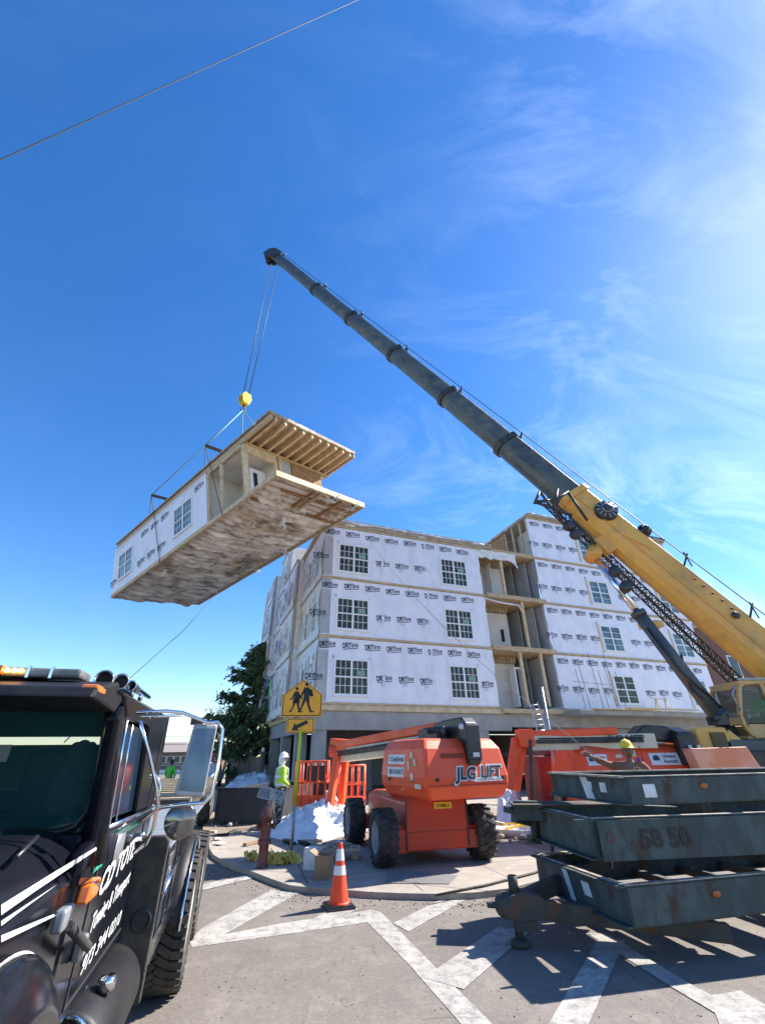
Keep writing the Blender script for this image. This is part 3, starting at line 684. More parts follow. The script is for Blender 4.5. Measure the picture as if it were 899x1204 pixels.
# open end: studs, interior
mb = MB()
for t in (10.15, 11.25, 12.98): mb.box((t, 0.0, .2), (t+.13, .13, 2.95))
mb.box((10.1, 0.0, 2.82), (13.1, .13, 2.95)); mb.box((13.0, .13, 2.5), (13.12, 1.9, 2.95)); mb.box((13.0, 1.75, .24), (13.12, 1.92, 2.5)); mb.box((13.0, 1.1, .24), (13.1, 1.16, 2.5)) if False else None
mb.box((12.99, 2.05, .24), (13.13, 2.2, 2.95)); mb.box((13.0, .14, .24), (13.1, .26, 2.5)); mb.build('stud', M_lumberlt, mod, bev=.006)
mb = MB(); mb.box((10.0, 1.9, .24), (13.0, 1.97, 2.9)); mb.box((10.05, .16, .24), (10.12, 1.9, 2.9)); mb.box((8.0, .2, 2.86), (13.0, 5.2, 2.94)); mb.build('inner_wall', M_drywall, mod)
mb = MB(); 
for k in range(3): mb.box((11.4+k*.22, 1.82, .24), (11.46+k*.22, 1.89, 1.9))
mb.box((11.4, 1.80, .9), (11.95, 1.87, 1.0)); mb.build('ladder_studs', M_lumber, mod)
mb = MB(); mb.box((12.3, .9, .24), (12.36, 1.75, 2.35)); d = mb.build('door', M_vinyl, mod)
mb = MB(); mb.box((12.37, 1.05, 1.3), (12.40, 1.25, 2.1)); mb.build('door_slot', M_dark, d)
mb = MB(); mb.box((12.95, 2.9, .24), (13.08, 4.9, 2.9)); mb.box((13.0, 4.9, .24), (13.07, 5.3, 1.1)); mb.build('osb_wall', M_osb, mod)
mb = MB(); mb.box((12.97, 2.22, .24), (13.0, 2.88, 2.9)); mb.build('netting', M_drywallg, mod)
mb = MB(); mb.grid(lambda u, v: (13.1+.35*v+.1*noise.noise(Vector((u*4, v*4, 0))), 4.55+u*.75+.15*v, 1.9-v*1.6+.1*noise.noise(Vector((u*3, v*5, 4)))), 8, 12); mb.build('wrap_flap', M_tarp, mod, fix=False)
# roof / ceiling assembly
mb = MB(); mb.box((.25, .02, 3.0), (ML+.0, .14, 3.26)); mb.box((.25, MW-.1, 3.0), (ML, MW, 3.26)); mb.box((.3, .14, 3.27), (ML, MW, 3.32)); mb.box((.0, .0, 2.955), (13.0, .16, 3.0)); mb.box((.2, .14, 3.0), (.3, MW, 3.26))
mb.build('roof_rim', M_lumber, mod, bev=.01)
mb = MB(); mb.box((.2, -.05, 3.325), (ML+.05, MW+.05, 3.40)); mb.box((ML-.02, -.04, 3.22), (ML+.05, MW, 3.322)); mb.build('roof_sheet', M_roofedge, mod)
for k in range(10):
    y = .28+k*.53
    mb = MB(); mb.box((13.0, y, 2.98), (ML-.02, y+.11, 3.265)); mb.build('roof_joist', M_lumberlt, mod, bev=.006)
mb = MB(); mb.box((13.0, .14, 2.955), (13.25, MW, 2.98)); mb.build('header', M_lumber, mod)
# ---- crane hook, ropes, spreader
MMi = MM.inverted()
TIP = Q(325, 303, 20.72); FOOT = Q(950, 818, 14.0)
hk = thing('hook_block', 'yellow crane hook block hanging under the boom tip on two wire ropes', 'hook block', Q(288, 470, 20.72), .9)
mb = MB()
for yy in (-.19, -.0, .19):
    mb.prism([(-.24, -.38), (.24, -.38), (.36, .1), (.22, .46), (-.22, .46), (-.36, .1)], 'XZ', yy-.035, yy+.035)
mb.box((-.2, -.2, -.45), (.2, .2, -.36)); mb.build('cheek_plate', mat('hook yellow', (.75, .55, .03), (.6, .42, .03), rough=.4), hk, bev=.015)
mb = MB()
for yy in (-.1, .1): mb.lathe([(.03, yy-.05), (.30, yy-.05), (.24, yy), (.30, yy+.05), (.03, yy+.05)], (0, 0, .1), 'Y', 20)
mb.build('sheave', M_steeld, hk)
mb = MB(); mb.tube([(0, 0, -.4), (0, 0, -.62), (.10, 0, -.72), (.14, 0, -.86), (.02, 0, -.98), (-.12, 0, -.92), (-.14, 0, -.82)], [.07, .06, .05, .06, .06, .045, .02], 8); mb.build('hook', M_steeld, hk)
HP = Q(288, 470, 20.72)+Vector((0, 0, -.9))
crane_rope = MB()
for d_ in (-.1, .55): 
    crane_rope.tube([TIP+Vector((d_-.25, 0, -.6)), Q(288, 470, 20.72)+Vector((.18 if d_ > 0 else -.18, 0, .3))], .028, 5)
cr_o = crane_rope.build('hoist_ropes', M_rope); tag(cr_o, 'two thin hoist ropes falling from the boom tip to the yellow hook block', 'rope')
for k, t in enumerate((4.7, 10.3)):
    mb = MB(); mb.tube([MM @ Vector((t, -.1, 4.5)), MM @ Vector((t, MW+.1, 4.5))], .09, 8)
    o = mb.build('spreader_bar', M_rustd); tag(o, ('dark steel spreader bar over the wrapped left half of the hanging module', 'dark steel spreader bar over the hanging module, nearest below the hook block')[k], 'spreader bar', 'spreader bars above the hanging module')
    for y in (0, MW):
        e = MM @ Vector((t, -.1 if y == 0 else MW+.1, 4.5))
        mb = MB(); mb.tube([HP, e], .035, 5); o = mb.build('sling_rope', M_ropeb); tag(o, f"blue green sling rope from the hook to the {'near' if y == 0 else 'far'} end of the {'left' if k == 0 else 'right'} spreader bar", 'rope', 'sling ropes below the hook')
        yy = -.06 if y == 0 else MW+.06
        mb = MB()
        for dx in (-.2, .2): mb.tube([e, MM @ Vector((t+dx, yy, 3.44))], .022, 5, sm=False)
        mb.tube([MM @ Vector((t+.2, yy, 3.44)), MM @ Vector((t+1.1, yy, -.05))], .016, 5, sm=False)
        o = mb.build('lifting_strap', M_rope); tag(o, f"dark strap from the {'left' if k == 0 else 'right'} spreader bar down the {'wrapped near' if y == 0 else 'far'} side of the module", 'strap', 'lifting straps round the module')
# tag lines
mb = MB(); A1 = MM @ Vector((14.6, 4.9, 0)); B1 = Q(704, 893, 8.6)
mid = [(A1.lerp(B1, u)+Vector((0, 0, -2.2*4*u*(1-u)*.35))) for u in [i/14 for i in range(15)]]
mb.tube(mid, .008, 5); o = mb.build('tag_line', M_ropel); tag(o, 'thin guide rope from the module across the facade to the helmeted worker', 'rope', 'guide ropes of the hanging module')
mb = MB(); A2 = MM @ Vector((1.5, MW, 0)); B2 = Q(150, 795, 9.0)
B2 = Q(150, 800, 14.0); mb.tube([A2, A2.lerp(B2, .5)+Vector((0, 0, -.3)), B2, B2+(B2-A2)*.25], .014, 5); o = mb.build('tag_line', M_rope); tag(o, 'thin dark guide rope hanging from the module down behind the black truck', 'rope', 'guide ropes of the hanging module')
# ------------------------------------------------------------------ mobile crane
crane = thing('mobile_crane', 'yellow mobile crane with a long grey telescopic boom reaching over the site', 'crane', Vector((FOOT.x, FOOT.y, 0)))
CI = Matrix.Translation(-crane.location)
def cp(v): return Vector(v)-crane.location
AX = (TIP-FOOT).normalized(); BL = (TIP-FOOT).length
SIDE = AX.cross(Vector((0, -1, 0))).normalized()          # 'up' of the boom within its vertical plane
UPB = SIDE if SIDE.z > 0 else -SIDE
LAT = AX.cross(UPB).normalized()
if LAT.y > 0: LAT = -LAT                                   # toward the camera
def bp_(t, u=0., l=0.): return cp(FOOT+AX*(t*BL)+UPB*u+LAT*l)
def boomsec(t0, t1, h0, h1, m, name):
    mb = MB(); n = 10
    prof = [(-.36, .5), (.36, .5), (.42, .44), (.42, -.12), (.36, -.3), (.2, -.45), (0, -.5), (-.2, -.45), (-.36, -.3), (-.42, -.12), (-.42, .44)]
    k = len(prof)
    for t, h in ((t0, h0), (t1, h1)):
        for l, u in prof: mb.v.append(bp_(t, u*h, l*h))
    for i in range(k): j = (i+1) % k; mb.face((i, j, k+j, k+i), 0, False)
    mb.face(range(k)); mb.face(range(k, 2*k))
    return mb.build(name, m, crane, bev=.02)
boomsec(-.03, .225, 1.24, 1.18, M_yellow, 'boom_base')
seg = [(.2255, .325, 1.08, 1.07), (.325, .435, 1.0, .99), (.435, .56, .93, .92), (.56, .69, .86, .85), (.69, .82, .79, .78), (.82, 1.0, .72, .70)]
for i, (a, b, h0, h1) in enumerate(seg):
    boomsec(a, b, h0, h1, M_boomg, 'boom_section')
    mb = MB(); hh = h1
    if i < 5:
        prof = [(-.42, .56), (.42, .56), (.5, .5), (.5, -.12), (.42, -.36), (.22, -.53), (0, -.58), (-.22, -.53), (-.42, -.36), (-.5, -.12), (-.5, .5)]; k = len(prof)
        for t in (b-.004, b+.003):
            for l, u in prof: mb.v.append(bp_(t, u*hh, l*hh))
        for q in range(k): j = (q+1) % k; mb.face((q, j, k+j, k+q))
        mb.face(range(k)); mb.face(range(k, 2*k))
        mb.bar(bp_(b, .5*hh, 0), bp_(b, .5*hh+.5, 0), .12, .08, up=AX); mb.tube([bp_(b, .5*hh+.45, -.25), bp_(b, .5*hh+.45, .25)], .05, 6)
        mb.build('collar', M_steeld, crane, bev=.01)
mb = MB()
prof = [(-.4, .55), (.4, .55), (.46, .45), (.46, -.2), (.36, -.42), (0, -.54), (-.36, -.42), (-.46, -.2), (-.46, .45)]; k = len(prof)
for t in (.222, .2285):
    for l, u in prof: mb.v.append(bp_(t, u*1.24, l*1.24))
for q in range(k): j = (q+1) % k; mb.face((q, j, k+j, k+q))
mb.face(range(k)); mb.face(range(k, 2*k)); mb.build('collar', M_yellow, crane, bev=.01)
# boom head
mb = MB()
for l in (-.34, .34):
    mb.v += []
    pr = [(.995, .5), (1.022, .45), (1.03, .0), (1.02, -.75), (1.005, -.85), (.99, -.4)]
    k0_ = len(mb.v)
    for dl in (-.04, .04):
        for t, u in pr: mb.v.append(bp_(t, u, l+dl))
    n_ = len(pr); mb.face([k0_+i for i in range(n_)]); mb.face([k0_+n_+i for i in range(n_)])
    for i in range(n_): j = (i+1) % n_; mb.face((k0_+i, k0_+j, k0_+n_+j, k0_+n_+i))
mb.build('boom_head', M_steeld, crane)
mb = MB(); Mx = Matrix((LAT, AX, UPB)).transposed()   # X axis of lathe -> LAT
for u, t in ((-.45, 1.012), (.25, 1.018)):
    for l in (-.15, 0, .15): mb.lathe([(.02, l-.05), (.36, l-.05), (.3, l), (.36, l+.05), (.02, l+.05)], bp_(t, u, 0), 'X', 20, M=Mx)
mb.tube([bp_(1.0, .45, 0), bp_(1.004, .95, 0)], .05, 6); mb.tube([bp_(.99, .4, .1), bp_(.992, .8, .2)], .03, 6)
mb.build('sheave', M_steeld, crane)
mb = MB(); mb.tube([bp_(1.02, .6, .1), bp_(.0, 1.35, .1), bp_(-.03, 1.4, .1)], .022, 5); mb.tube([bp_(1.02, .5, -.1), bp_(.225, 1.0, -.1)], .018, 5); mb.build('hoist_cable', M_rope, crane)
# side fittings on the yellow base section
def disc(t, u, l, r, h, m, name, n=28):
    mb = MB(); mb.lathe([(0, 0), (r, 0), (r, h*.4), (r*.93, h), (r*.42, h), (r*.40, h*1.4), (0, h*1.4)], bp_(t, u, l), 'X', n, M=Mx); return mb.build(name, m, crane)
rl = disc(.192, .22, .50, .43, .2, M_steeld, 'cable_reel')
mb = MB()
for k in range(12): a = k*math.pi/6; p = bp_(.192, .22, .71)+(Mx @ Vector((0, math.cos(a), math.sin(a))))*.20; q = bp_(.192, .22, .71)+(Mx @ Vector((0, math.cos(a), math.sin(a))))*.40; mb.bar(p, q, .05, .03, up=LAT)
mb.lathe([(0, .04), (.22, .04), (.2, 0)], bp_(.192, .22, .74), 'X', 16, M=Mx); mb.build('reel_spoke', M_galv, rl)
disc(.158, .72, .1, .26, .4, M_blackpl, 'hose_reel'); mb = MB(); mb.bar(bp_(.152, .4, .2), bp_(.158, .75, .2), .3, .2, up=LAT); mb.build('reel_bracket', M_steeld, crane)
mb = MB()
for t in (.115, .058, .02): mb.bar(bp_(t, .52, .5), bp_(t+.006, .98, .55), .05, .05); mb.bar(bp_(t-.004, .72, .5), bp_(t+.008, .72, .8), .04, .04)
for t in (.07, .078, .086, .094, .102): mb.lathe([(0, .03), (.035, .03), (.035, 0)], bp_(t, .30, .555), 'X', 8, M=Mx)
mb.lathe([(0, .05), (.11, .05), (.12, 0)], bp_(.065, .18, .56), 'X', 12, M=Mx)
mb.build('hose_guide', M_steeld, crane)
mb = MB(); mb.bar(bp_(.222, -.13, .535), bp_(.0, -.15, .57), .03, .03, up=UPB); mb.bar(bp_(.165, -.13, .55), bp_(.14, .2, .55), .03, .03, up=LAT); mb.build('weld_seam', M_yellow, crane)
mb = MB(); mb.bar(bp_(.178, -.62, .1), bp_(.160, -.66, .1), .6, .35, up=LAT); mb.build('cylinder_bracket', M_yellow, crane, bev=.05)
# lift cylinder
CT = cp(Q(697, 652, 15.05)); CJ = cp(Q(757, 738, 14.8)); CB = cp(Q(862, 868, 14.0))
mb = MB(); mb.tube([CT, CT.lerp(CB, .45)], .125, 16); mb.build('cylinder_rod', M_chrome, crane)
mb = MB(); mb.tube([CT.lerp(CB, .38), CB], [.21, .23], 16); mb.tube([CT.lerp(CB, .375), CT.lerp(CB, .40)], .25, 16); mb.build('cylinder_barrel', M_boomg, crane)
mb = MB(); mb.lathe([(0, -.3), (.26, -.3), (.26, .3), (0, .3)], CT, 'X', 16, M=Mx); mb.box((-.25, -.2, -.1), (.4, .2, .1), M=Matrix.Translation(cp(Q(762, 735, 14.7)))); mb.build('pin_clamp', M_yellow, crane)
# stowed lattice jib under the boom
def truss(name, P, Qe, w, h, n, r, m):
    mb = MB(); P = Vector(P); Qe = Vector(Qe); d = (Qe-P).normalized(); s_ = LAT; u_ = d.cross(s_).normalized()
    c = [(P+s_*a*w/2+u_*b*h/2, Qe+s_*a*w/2+u_*b*h/2) for a, b in ((-1, -1), (1, -1), (1, 1), (-1, 1))]
    for a, b in c: mb.tube([a, b], r, 6)
    for i in range(n):
        for j in range(4):
            a0, b0 = c[j]; a1, b1 = c[(j+1) % 4]; f0, f1 = i/n, (i+1)/n
            mb.tube([a0.lerp(b0, f0), a1.lerp(b1, f1)], r*.65, 5); mb.tube([a1.lerp(b1, f1), a0.lerp(b0, f1)], r*.5, 5)
    return mb.build(name, m, crane)
truss('lattice_jib', cp(Q(640, 588, 15.7)), cp(Q(872, 808, 14.9)), .30, .26, 34, .03, M_steeld)
mb = MB(); j0 = cp(Q(636, 584, 14.6))
for a, b in (((634, 578), (660, 612)), ((628, 590), (672, 606)), ((634, 578), (628, 592)), ((640, 596), (668, 578)), ((650, 600), (655, 575)), ((668, 580), (690, 612)), ((672, 612), (700, 640)), ((628, 590), (650, 588))):
    mb.tube([cp(Q(*a, 14.6)), cp(Q(*b, 14.6))], .06, 6)
for p in ((668, 618), (676, 628), (735, 690), (722, 672)): c = cp(Q(*p, 14.4)); mb.lathe([(0, -.1), (.2, -.1), (.2, .1), (0, .1)], c, 'X', 14, M=Mx)
mb.build('jib_head', M_steeld, crane)
mb = MB(); mb.tube([cp(Q(760, 738, 14.3)), cp(Q(800, 790, 14.1)), cp(Q(812, 800, 14.)), cp(Q(850, 835, 14))], .05, 6); mb.tube([cp(Q(800, 770, 14.3)), cp(Q(812, 812, 14.1)), cp(Q(832, 826, 14)), cp(Q(850, 850, 14))], .04, 6); mb.build('hydraulic_hose', M_blackpl, crane)
# superstructure and cab, seen left of the boom foot
def qb(x0, y0, x1, y1, Ya, Yb):   # box spanning a picture rectangle at depth Ya..Yb (its own real depth)
    a = Q(x0, y1, Ya); b = Q(x1, y0, Ya); return (a.x, Ya, a.z), (b.x, Yb, b.z)
def cbx(mb, x0, y0, x1, y1, Ya, Yb, mi=0):
    a, b = qb(x0, y0, x1, y1, Ya, Yb); mb.box(a, b, mi, M=CI); return mb
CW = crane.location
zc0, zc1 = 2.05, 3.42
cabM = Matrix.Translation(cp((9.85, 13.3, 0)))
# cab body: profile in XZ (front to the left)
prof = [(.15, 2.12), (.0, 2.35), (-.02, 2.62), (.26, 3.38), (.40, 3.47), (2.3, 3.50), (2.35, 2.1)]
mb = MB()
for y in (0., 1.15):
    for (a, b) in ((0, 1), (1, 2), (2, 3), (3, 4), (4, 5), (5, 6), (6, 0)):
        p, q = prof[a], prof[b]; mb.bar((p[0], y, p[1]), (q[0], y, q[1]), .10, .12, up=(0, 1, 0))
    mb.bar((1.02, y, 2.12), (.90, y, 3.48), .12, .12, up=(0, 1, 0))
    mb.box((.1, y-.03, 2.12), (2.35, y+.03, 2.42))
mb.box((.26, -.08, 3.44), (2.5, 1.23, 3.54)); mb.box((.0, 0, 2.05), (2.4, 1.2, 2.14)); mb.bar((-.02, .03, 2.5), (-.02, 1.12, 2.5), .12, .2); mb.bar((.28, .03, 3.4), (.28, 1.12, 3.4), .1, .1)
cab = mb.build('cab', mat('cab yellow', (.62, .40, .16), (.52, .33, .12), rough=.45, scale=3), crane, bev=.02, M=cabM)
mb = MB()
for y in (.01, 1.14):
    mb.poly([(.03, y, 2.44), (.28, y, 3.38), (.88, y, 3.41), (.98, y, 2.44)]); mb.poly([(1.1, y, 2.44), (1.0, y, 3.41), (2.28, y, 3.42), (2.3, y, 2.44)])
mb.poly([(-.02, .06, 2.6), (-.02, 1.1, 2.6), (.25, 1.1, 3.36), (.25, .06, 3.36)])
gl = bpy.data.materials.new('cab glass'); gl.use_nodes = True; pbs = gl.node_tree.nodes['Principled BSDF']; pbs.inputs['Base Color'].default_value = (.05, .08, .07, 1); pbs.inputs['Roughness'].default_value = .03; pbs.inputs['Alpha'].default_value = .55
mb.build('cab_glass', gl, cab, fix=False, M=cabM)
mb = MB(); mb.box((.9, .3, 2.14), (1.5, .9, 2.6)); mb.box((1.5, .3, 2.4), (1.65, .9, 3.2)); mb.build('cab_seat', M_blackpl, cab, M=cabM)
mb = MB(); mb.box((.25, -.09, 3.55), (2.5, -.04, 3.60)); mb.tube([(.0, -.06, 2.75), (-.04, -.06, 3.2), (.15, -.06, 3.42)], .025, 6); mb.box((1.2, -.08, 2.5), (1.28, -.05, 2.9)); mb.build('handrail', M_galv, crane, M=cabM)
mb = MB(); cbx(mb, 866, 835, 905, 858, 13.2, 14.5); 
mb = MB()
mb.box((8.9, 13.0, 1.55), (18, 16.5, 2.04), M=CI); mb.box((11.9, 13.6, 2.04), (15.5, 15.0, 3.6), M=CI); mb.build('turntable_deck', M_boomg, crane, bev=.04)
mb = MB(); mb.prism([(8.3, 1.62), (8.25, 2.28), (8.35, 2.36), (9.1, 2.34), (9.15, 1.62)], 'XZ', 13.0, 14.6); mb.prism([(9.0, 1.6), (9.0, 2.1), (9.25, 2.3), (9.55, 2.0), (9.9, 1.95), (9.9, 1.6)], 'XZ', 13.1, 14.4)
o = mb.build('front_housing', M_yellow, crane, bev=.04, M=CI)
mb = MB(); mb.box((8.62, 12.95, 1.8), (9.0, 12.995, 2.22), M=CI); mb.build('grille', mat('mesh brown', (.16, .11, .05), rough=.8), o)
mb = MB(); mb.tube([cp((9.0, 13.2, 2.5)), cp((9.35, 13.2, 2.72)), cp((9.4, 13.4, 2.4))], .12, 8); mb.box((9.0, 13.1, 2.4), (9.35, 13.5, 2.62), M=CI); mb.build('front_light', M_blackpl, crane)
mb = MB(); mb.box((8.0, 12.8, .75), (20, 16.2, 1.5), M=CI); mb.build('carrier_frame', M_steeld, crane, bev=.04)
for i, x in enumerate((9.2, 10.9, 14.5, 16.2)):
    for y in (12.75, 15.9):
        mb = MB(); mb.lathe([(.30, -.0), (.33, .05), (.62, .03), (.68, .1), (.68, .42), (.62, .5), (.3, .5)], (x, y, .68+.13), 'Y', 28); wh = mb.build('wheel', M_rubber, crane, M=CI)
        mb = MB(); mb.lathe([(0, .1), (.2, .06), (.31, .06), (.31, .44), (0, .44)], (x, y, .81), 'Y', 20); mb.build('rim', M_yellow, wh, M=CI)
# ------------------------------------------------------------------ boom lifts
def tyre(c, r, wd, parent, axis='X', lugs=18, name='wheel', rimm=None, rimname='rim'):
    mb = MB(); c = Vector(c); h = wd/2
    mb.lathe([(r*.52, -h*.7), (r*.60, -h*.95), (r*.86, -h), (r*.94, -h*.86), (r*.955, 0), (r*.94, h*.86), (r*.86, h), (r*.60, h*.95), (r*.52, h*.7)], c, axis, 40)
    for k in range(lugs):
        for s_ in (-1, 1):
            a0 = 2*math.pi*(k+(.5 if s_ > 0 else 0))/lugs
            pts = []
            for dr, da, dx in ((0, 0, .02), (0, .13, .5), (0, .16, .98)):
                a = a0+da; rr = r*.965-(.02 if dx > .9 else 0)*r
                x = s_*h*dx
                v = {'X': Vector((x, rr*math.cos(a), rr*math.sin(a))), 'Y': Vector((rr*math.cos(a), x, rr*math.sin(a)))}[axis]
                pts.append(c+v)
            rad = {'X': Vector((0, math.cos(a0+.08), math.sin(a0+.08))), 'Y': Vector((math.cos(a0+.08), 0, math.sin(a0+.08)))}[axis]
            for i in range(2): mb.bar(pts[i], pts[i+1], r*.11, r*.085, up=rad)
    w_ = mb.build(name, M_rubber, parent, bev=0)
    mb = MB(); mb.lathe([(0, -h*.5), (r*.2, -h*.5), (r*.25, -h*.35), (r*.5, -h*.3), (r*.56, -h*.9), (r*.52, -h*.7), (r*.52, h*.7), (r*.56, h*.9), (r*.5, h*.3), (r*.25, h*.35), (r*.2, h*.5), (0, h*.5)], c, axis, 28)
    mb.build(rimname, rimm or M_rim, w_)
    return w_
def decal(mb, M, pts, mi=0): mb.poly([M @ Vector(p) for p in pts], mi)
def lift_hood(parent, W, Lh, zb, zt, big):
    # hood: front faces -Y, chamfered; long side faces -X
    mb = MB(); x0, x1 = -W/2, W/2; h = zt-zb
    # lofted rings: (inset front, inset sides, z)
    rings = [(.10, .12, zb), (.0, .02, zb+h*.20), (-.0, .0, zb+h*.36), (.10, .05, zb+h*.82), (.26, .14, zt)]
    for f, s_, z in rings:
        y0 = f; y1 = Lh-.05
        mb.v += [Vector(p) for p in ((x0+s_, y0+.0, z), (x1-s_, y0, z), (x1-s_*.8+.0, y0+.4, z), (x1-s_, y1, z), (x0+s_*1.4, y1, z), (x0+s_-.02, y0+.75, z))]
    n = 6
    for i in range(len(rings)-1):
        for j in range(n):
            k = (j+1) % n; mb.face((i*n+j, i*n+k, (i+1)*n+k, (i+1)*n+j))
    mb.face(range(n)[::-1]); mb.face([(len(rings)-1)*n+j for j in range(n)])
    return mb.build('counterweight_hood', M_orange, parent, bev=.06)
def make_lift(label, base, yaw, hoodyaw, hoodoff, chassis=True):
    t = thing('boom_lift', label, 'boom lift', base, yaw)
    return t
P1 = G(450, 1026, KH); P2 = G(571, 1016, KH)
yaw = math.atan2(P2.y-P1.y, P2.x-P1.x); mid = (P1+P2)/2+Vector((.13, .04, 0))
lift = thing('boom_lift', 'large orange and red boom lift with big lugged tyres standing beside the traffic cone', 'boom lift', (mid.x, mid.y, KH), yaw)
trk = (P2-P1).length; r_ = .435
ys = .42
tyre((-trk/2, ys, r_), r_, .36, lift); tyre((trk/2, ys, r_), r_, .36, lift); tyre((-trk/2-.02, ys+2.35, r_), r_, .36, lift); tyre((trk/2+.02, ys+2.35, r_), r_, .36, lift)
mb = MB()
mb.prism([(-.62, .22), (.62, .22), (.62, .95), (.45, 1.02), (-.45, 1.02), (-.62, .95)], 'XZ', .15, 2.9)
o = mb.build('chassis', M_red, lift, bev=.03)
mb = MB(); mb.box((-.98, .22, .20), (-.625, .75, .60)); mb.box((.625, .22, .22), (.95, .75, .55)); mb.box((-1.0, .35, .35), (1.0, .6, .48)); mb.box((-.8, 2.5, .3), (.8, 2.9, .55)); mb.box((-.95, .16, .20), (-.6, .21, .55)); mb.box((.6, .16, .22), (.9, .21, .5)); mb.build('axle', M_red, lift, bev=.015)
mb = MB(); mb.box((-.05, .135, .84), (.30, .147, .94)); lab = mb.build('warning_label', mat('label yellow', (.85, .55, .04), rough=.5), lift)
mb = MB(); add_text(mb, 'D768BLA', Vector((.125, .13, .885)), (1, 0, 0), (0, 0, 1), .05, 0, .012); mb.build('lettering', M_black, lab, fix=False)
mb = MB(); mb.box((-.6, .143, .50), (.6, .149, .505)); mb.box((-.615, .13, .25), (-.59, .15, .95)); mb.box((.59, .13, .25), (.615, .15, .95)); mb.box((-.85, .155, .42), (-.78, .16, .48)); mb.box((.74, .155, .42), (.80, .16, .48)); mb.build('panel_edge', M_steeld, lift)
mb = MB(); mb.lathe([(0, 1.0), (.42, 1.0), (.42, 1.12), (0, 1.12)], (0, 1.5, 0), 'Z', 24); mb.tube([(-.4, .5, 1.0), (-.55, .3, .9), (-.6, .2, .7)], .03, 6); mb.tube([(.5, .7, 1.0), (.75, .5, .95), (.8, .5, .7)], .03, 6); mb.build('slew_ring', M_steeld, lift)
# turntable in its own yaw (child built directly in lift space)
hy = R(9); HM = Matrix.Translation((.50, -.34, 0)) @ Matrix.Rotation(hy, 4, 'Z')
Mtmp = HM
h0 = lift_hood(lift, 1.86, 2.0, 1.0, 2.0, True); h0.data.transform(HM)
def hoodface(mb, txts): pass
# decals on the sloped front: plane between ring z .36h (y=0) and .82h (y=.10)
zb, zt = 1.0, 2.0
fa_, fb_ = Vector((0, .0, 1.36)), Vector((0, .10, 1.82)); yd = (fb_-fa_).normalized()
nrm = Vector((1, 0, 0)).cross(yd); 
def onfront(x, z, off=.006):
    u = (z-1.36)/.46; return HM @ (Vector((x, .10*u, z))+Vector((0, -1, .2)).normalized()*off)
Mrot = HM.to_3x3()
mb = MB()
xd_ = Mrot @ Vector((1, 0, 0)); yd_ = Mrot @ yd
add_text(mb, 'JLG', onfront(-.08, 1.40, .010), xd_, yd_, .20, 0, .035, .25, width=.50)
add_text(mb, 'LIFT', onfront(.52, 1.42, .010), xd_, yd_, .20, 0, .03, .25, width=.52)
mb.build('lettering', M_black, h0, fix=False)
mb = MB()
add_text(mb, 'JLG', onfront(-.08, 1.40, .006), xd_, yd_, .22, 0, .075, .25, width=.56)
add_text(mb, 'LIFT', onfront(.52, 1.42, .006), xd_, yd_, .22, 0, .07, .25, width=.58)
a, b = onfront(.10, 1.272, .008), onfront(.74, 1.28, .008); mb.poly([a, b, b+yd_*.07, a+yd_*.07])
mb.build('letter_outline', M_paintw, h0, fix=False)
mb = MB(); add_text(mb, 'UnitedRentals.com', (a+b)/2+yd_*.035+Mrot @ Vector((0, -.004, 0)), xd_, yd_, .045, 0, .01, width=.55); mb.build('lettering', M_black, h0, fix=False)
def sidepanel(hood, HMx, W, zc, yc, txt1, txt2, sc=1.):
    m3 = HMx.to_3x3(); xd = m3 @ Vector((.04, -1, 0)).normalized(); yd2 = m3 @ Vector((.1, 0, 1)).normalized()
    mb = MB(); mk = MB()
    for zz, txt in ((zc+.11*sc, txt1), (zc-.11*sc, txt2)):
        c = HMx @ Vector((-W/2-.03+.0+.10*(zz-1.36), yc, zz)); n_ = xd.cross(yd2)
        w2, h2 = .36*sc, .085*sc
        mb.poly([c-xd*w2-yd2*h2, c+xd*w2-yd2*h2, c+xd*w2+yd2*h2, c-xd*w2+yd2*h2])
        add_text(mk, txt, c+n_*.004, xd, yd2, .09*sc, 0, .015, width=.58*sc)
    p_ = mb.build('rental_panel', M_paintw, hood, fix=False); mk.build('lettering', M_black, p_, fix=False)
sidepanel(h0, HM, 1.86, 1.54, 1.15, 'O United Rentals', '800-UR-RENTS')
mb = MB()
for (y, z, w_, h_) in ((.55, 1.72, .09, .10), (.42, 1.60, .07, .12), (.66, 1.55, .07, .14), (.50, 1.36, .10, .12), (.28, 1.22, .22, .07)):
    mb.box((-.955+.10*max(0, z-1.36), y-w_/2, z-h_/2), (-.94+.1*max(0, z-1.36)-.0, y+w_/2, z+h_/2), M=HM)
mb.box((.45, .022, 1.20), (.62, .03, 1.27), M=HM); mb.build('small_decal', M_cream, h0)
mb = MB(); mb.box((-.88, -.008, 1.225), (.88, .012, 1.236), M=HM); mb.box((-.55, .06, 1.66), (-.05, .075, 1.74), M=HM); mb.box((-.3, .04, 1.62), (.0, .055, 1.625), M=HM) if False else None
mb.build('hood_seam', mat('seam', (.25, .04, .015), rough=.8), h0)
mb = MB()
for k in range(6): mb.box((-.70, .058+.02*k*.22, 1.60+k*.022), (-.30, .075+.02*k*.22, 1.606+k*.022), M=HM)
mb.build('louvre', M_steeld, h0)
mb = MB()
for x_ in (-.7, .75): mb.box((x_-.03, -.02, 1.30), (x_+.03, .0, 1.35), M=HM)
for y_ in (.5, 1.5): mb.box((-.955, y_-.04, 1.28), (-.93, y_+.04, 1.33), M=HM)
mb.build('latch', M_blackpl, h0)
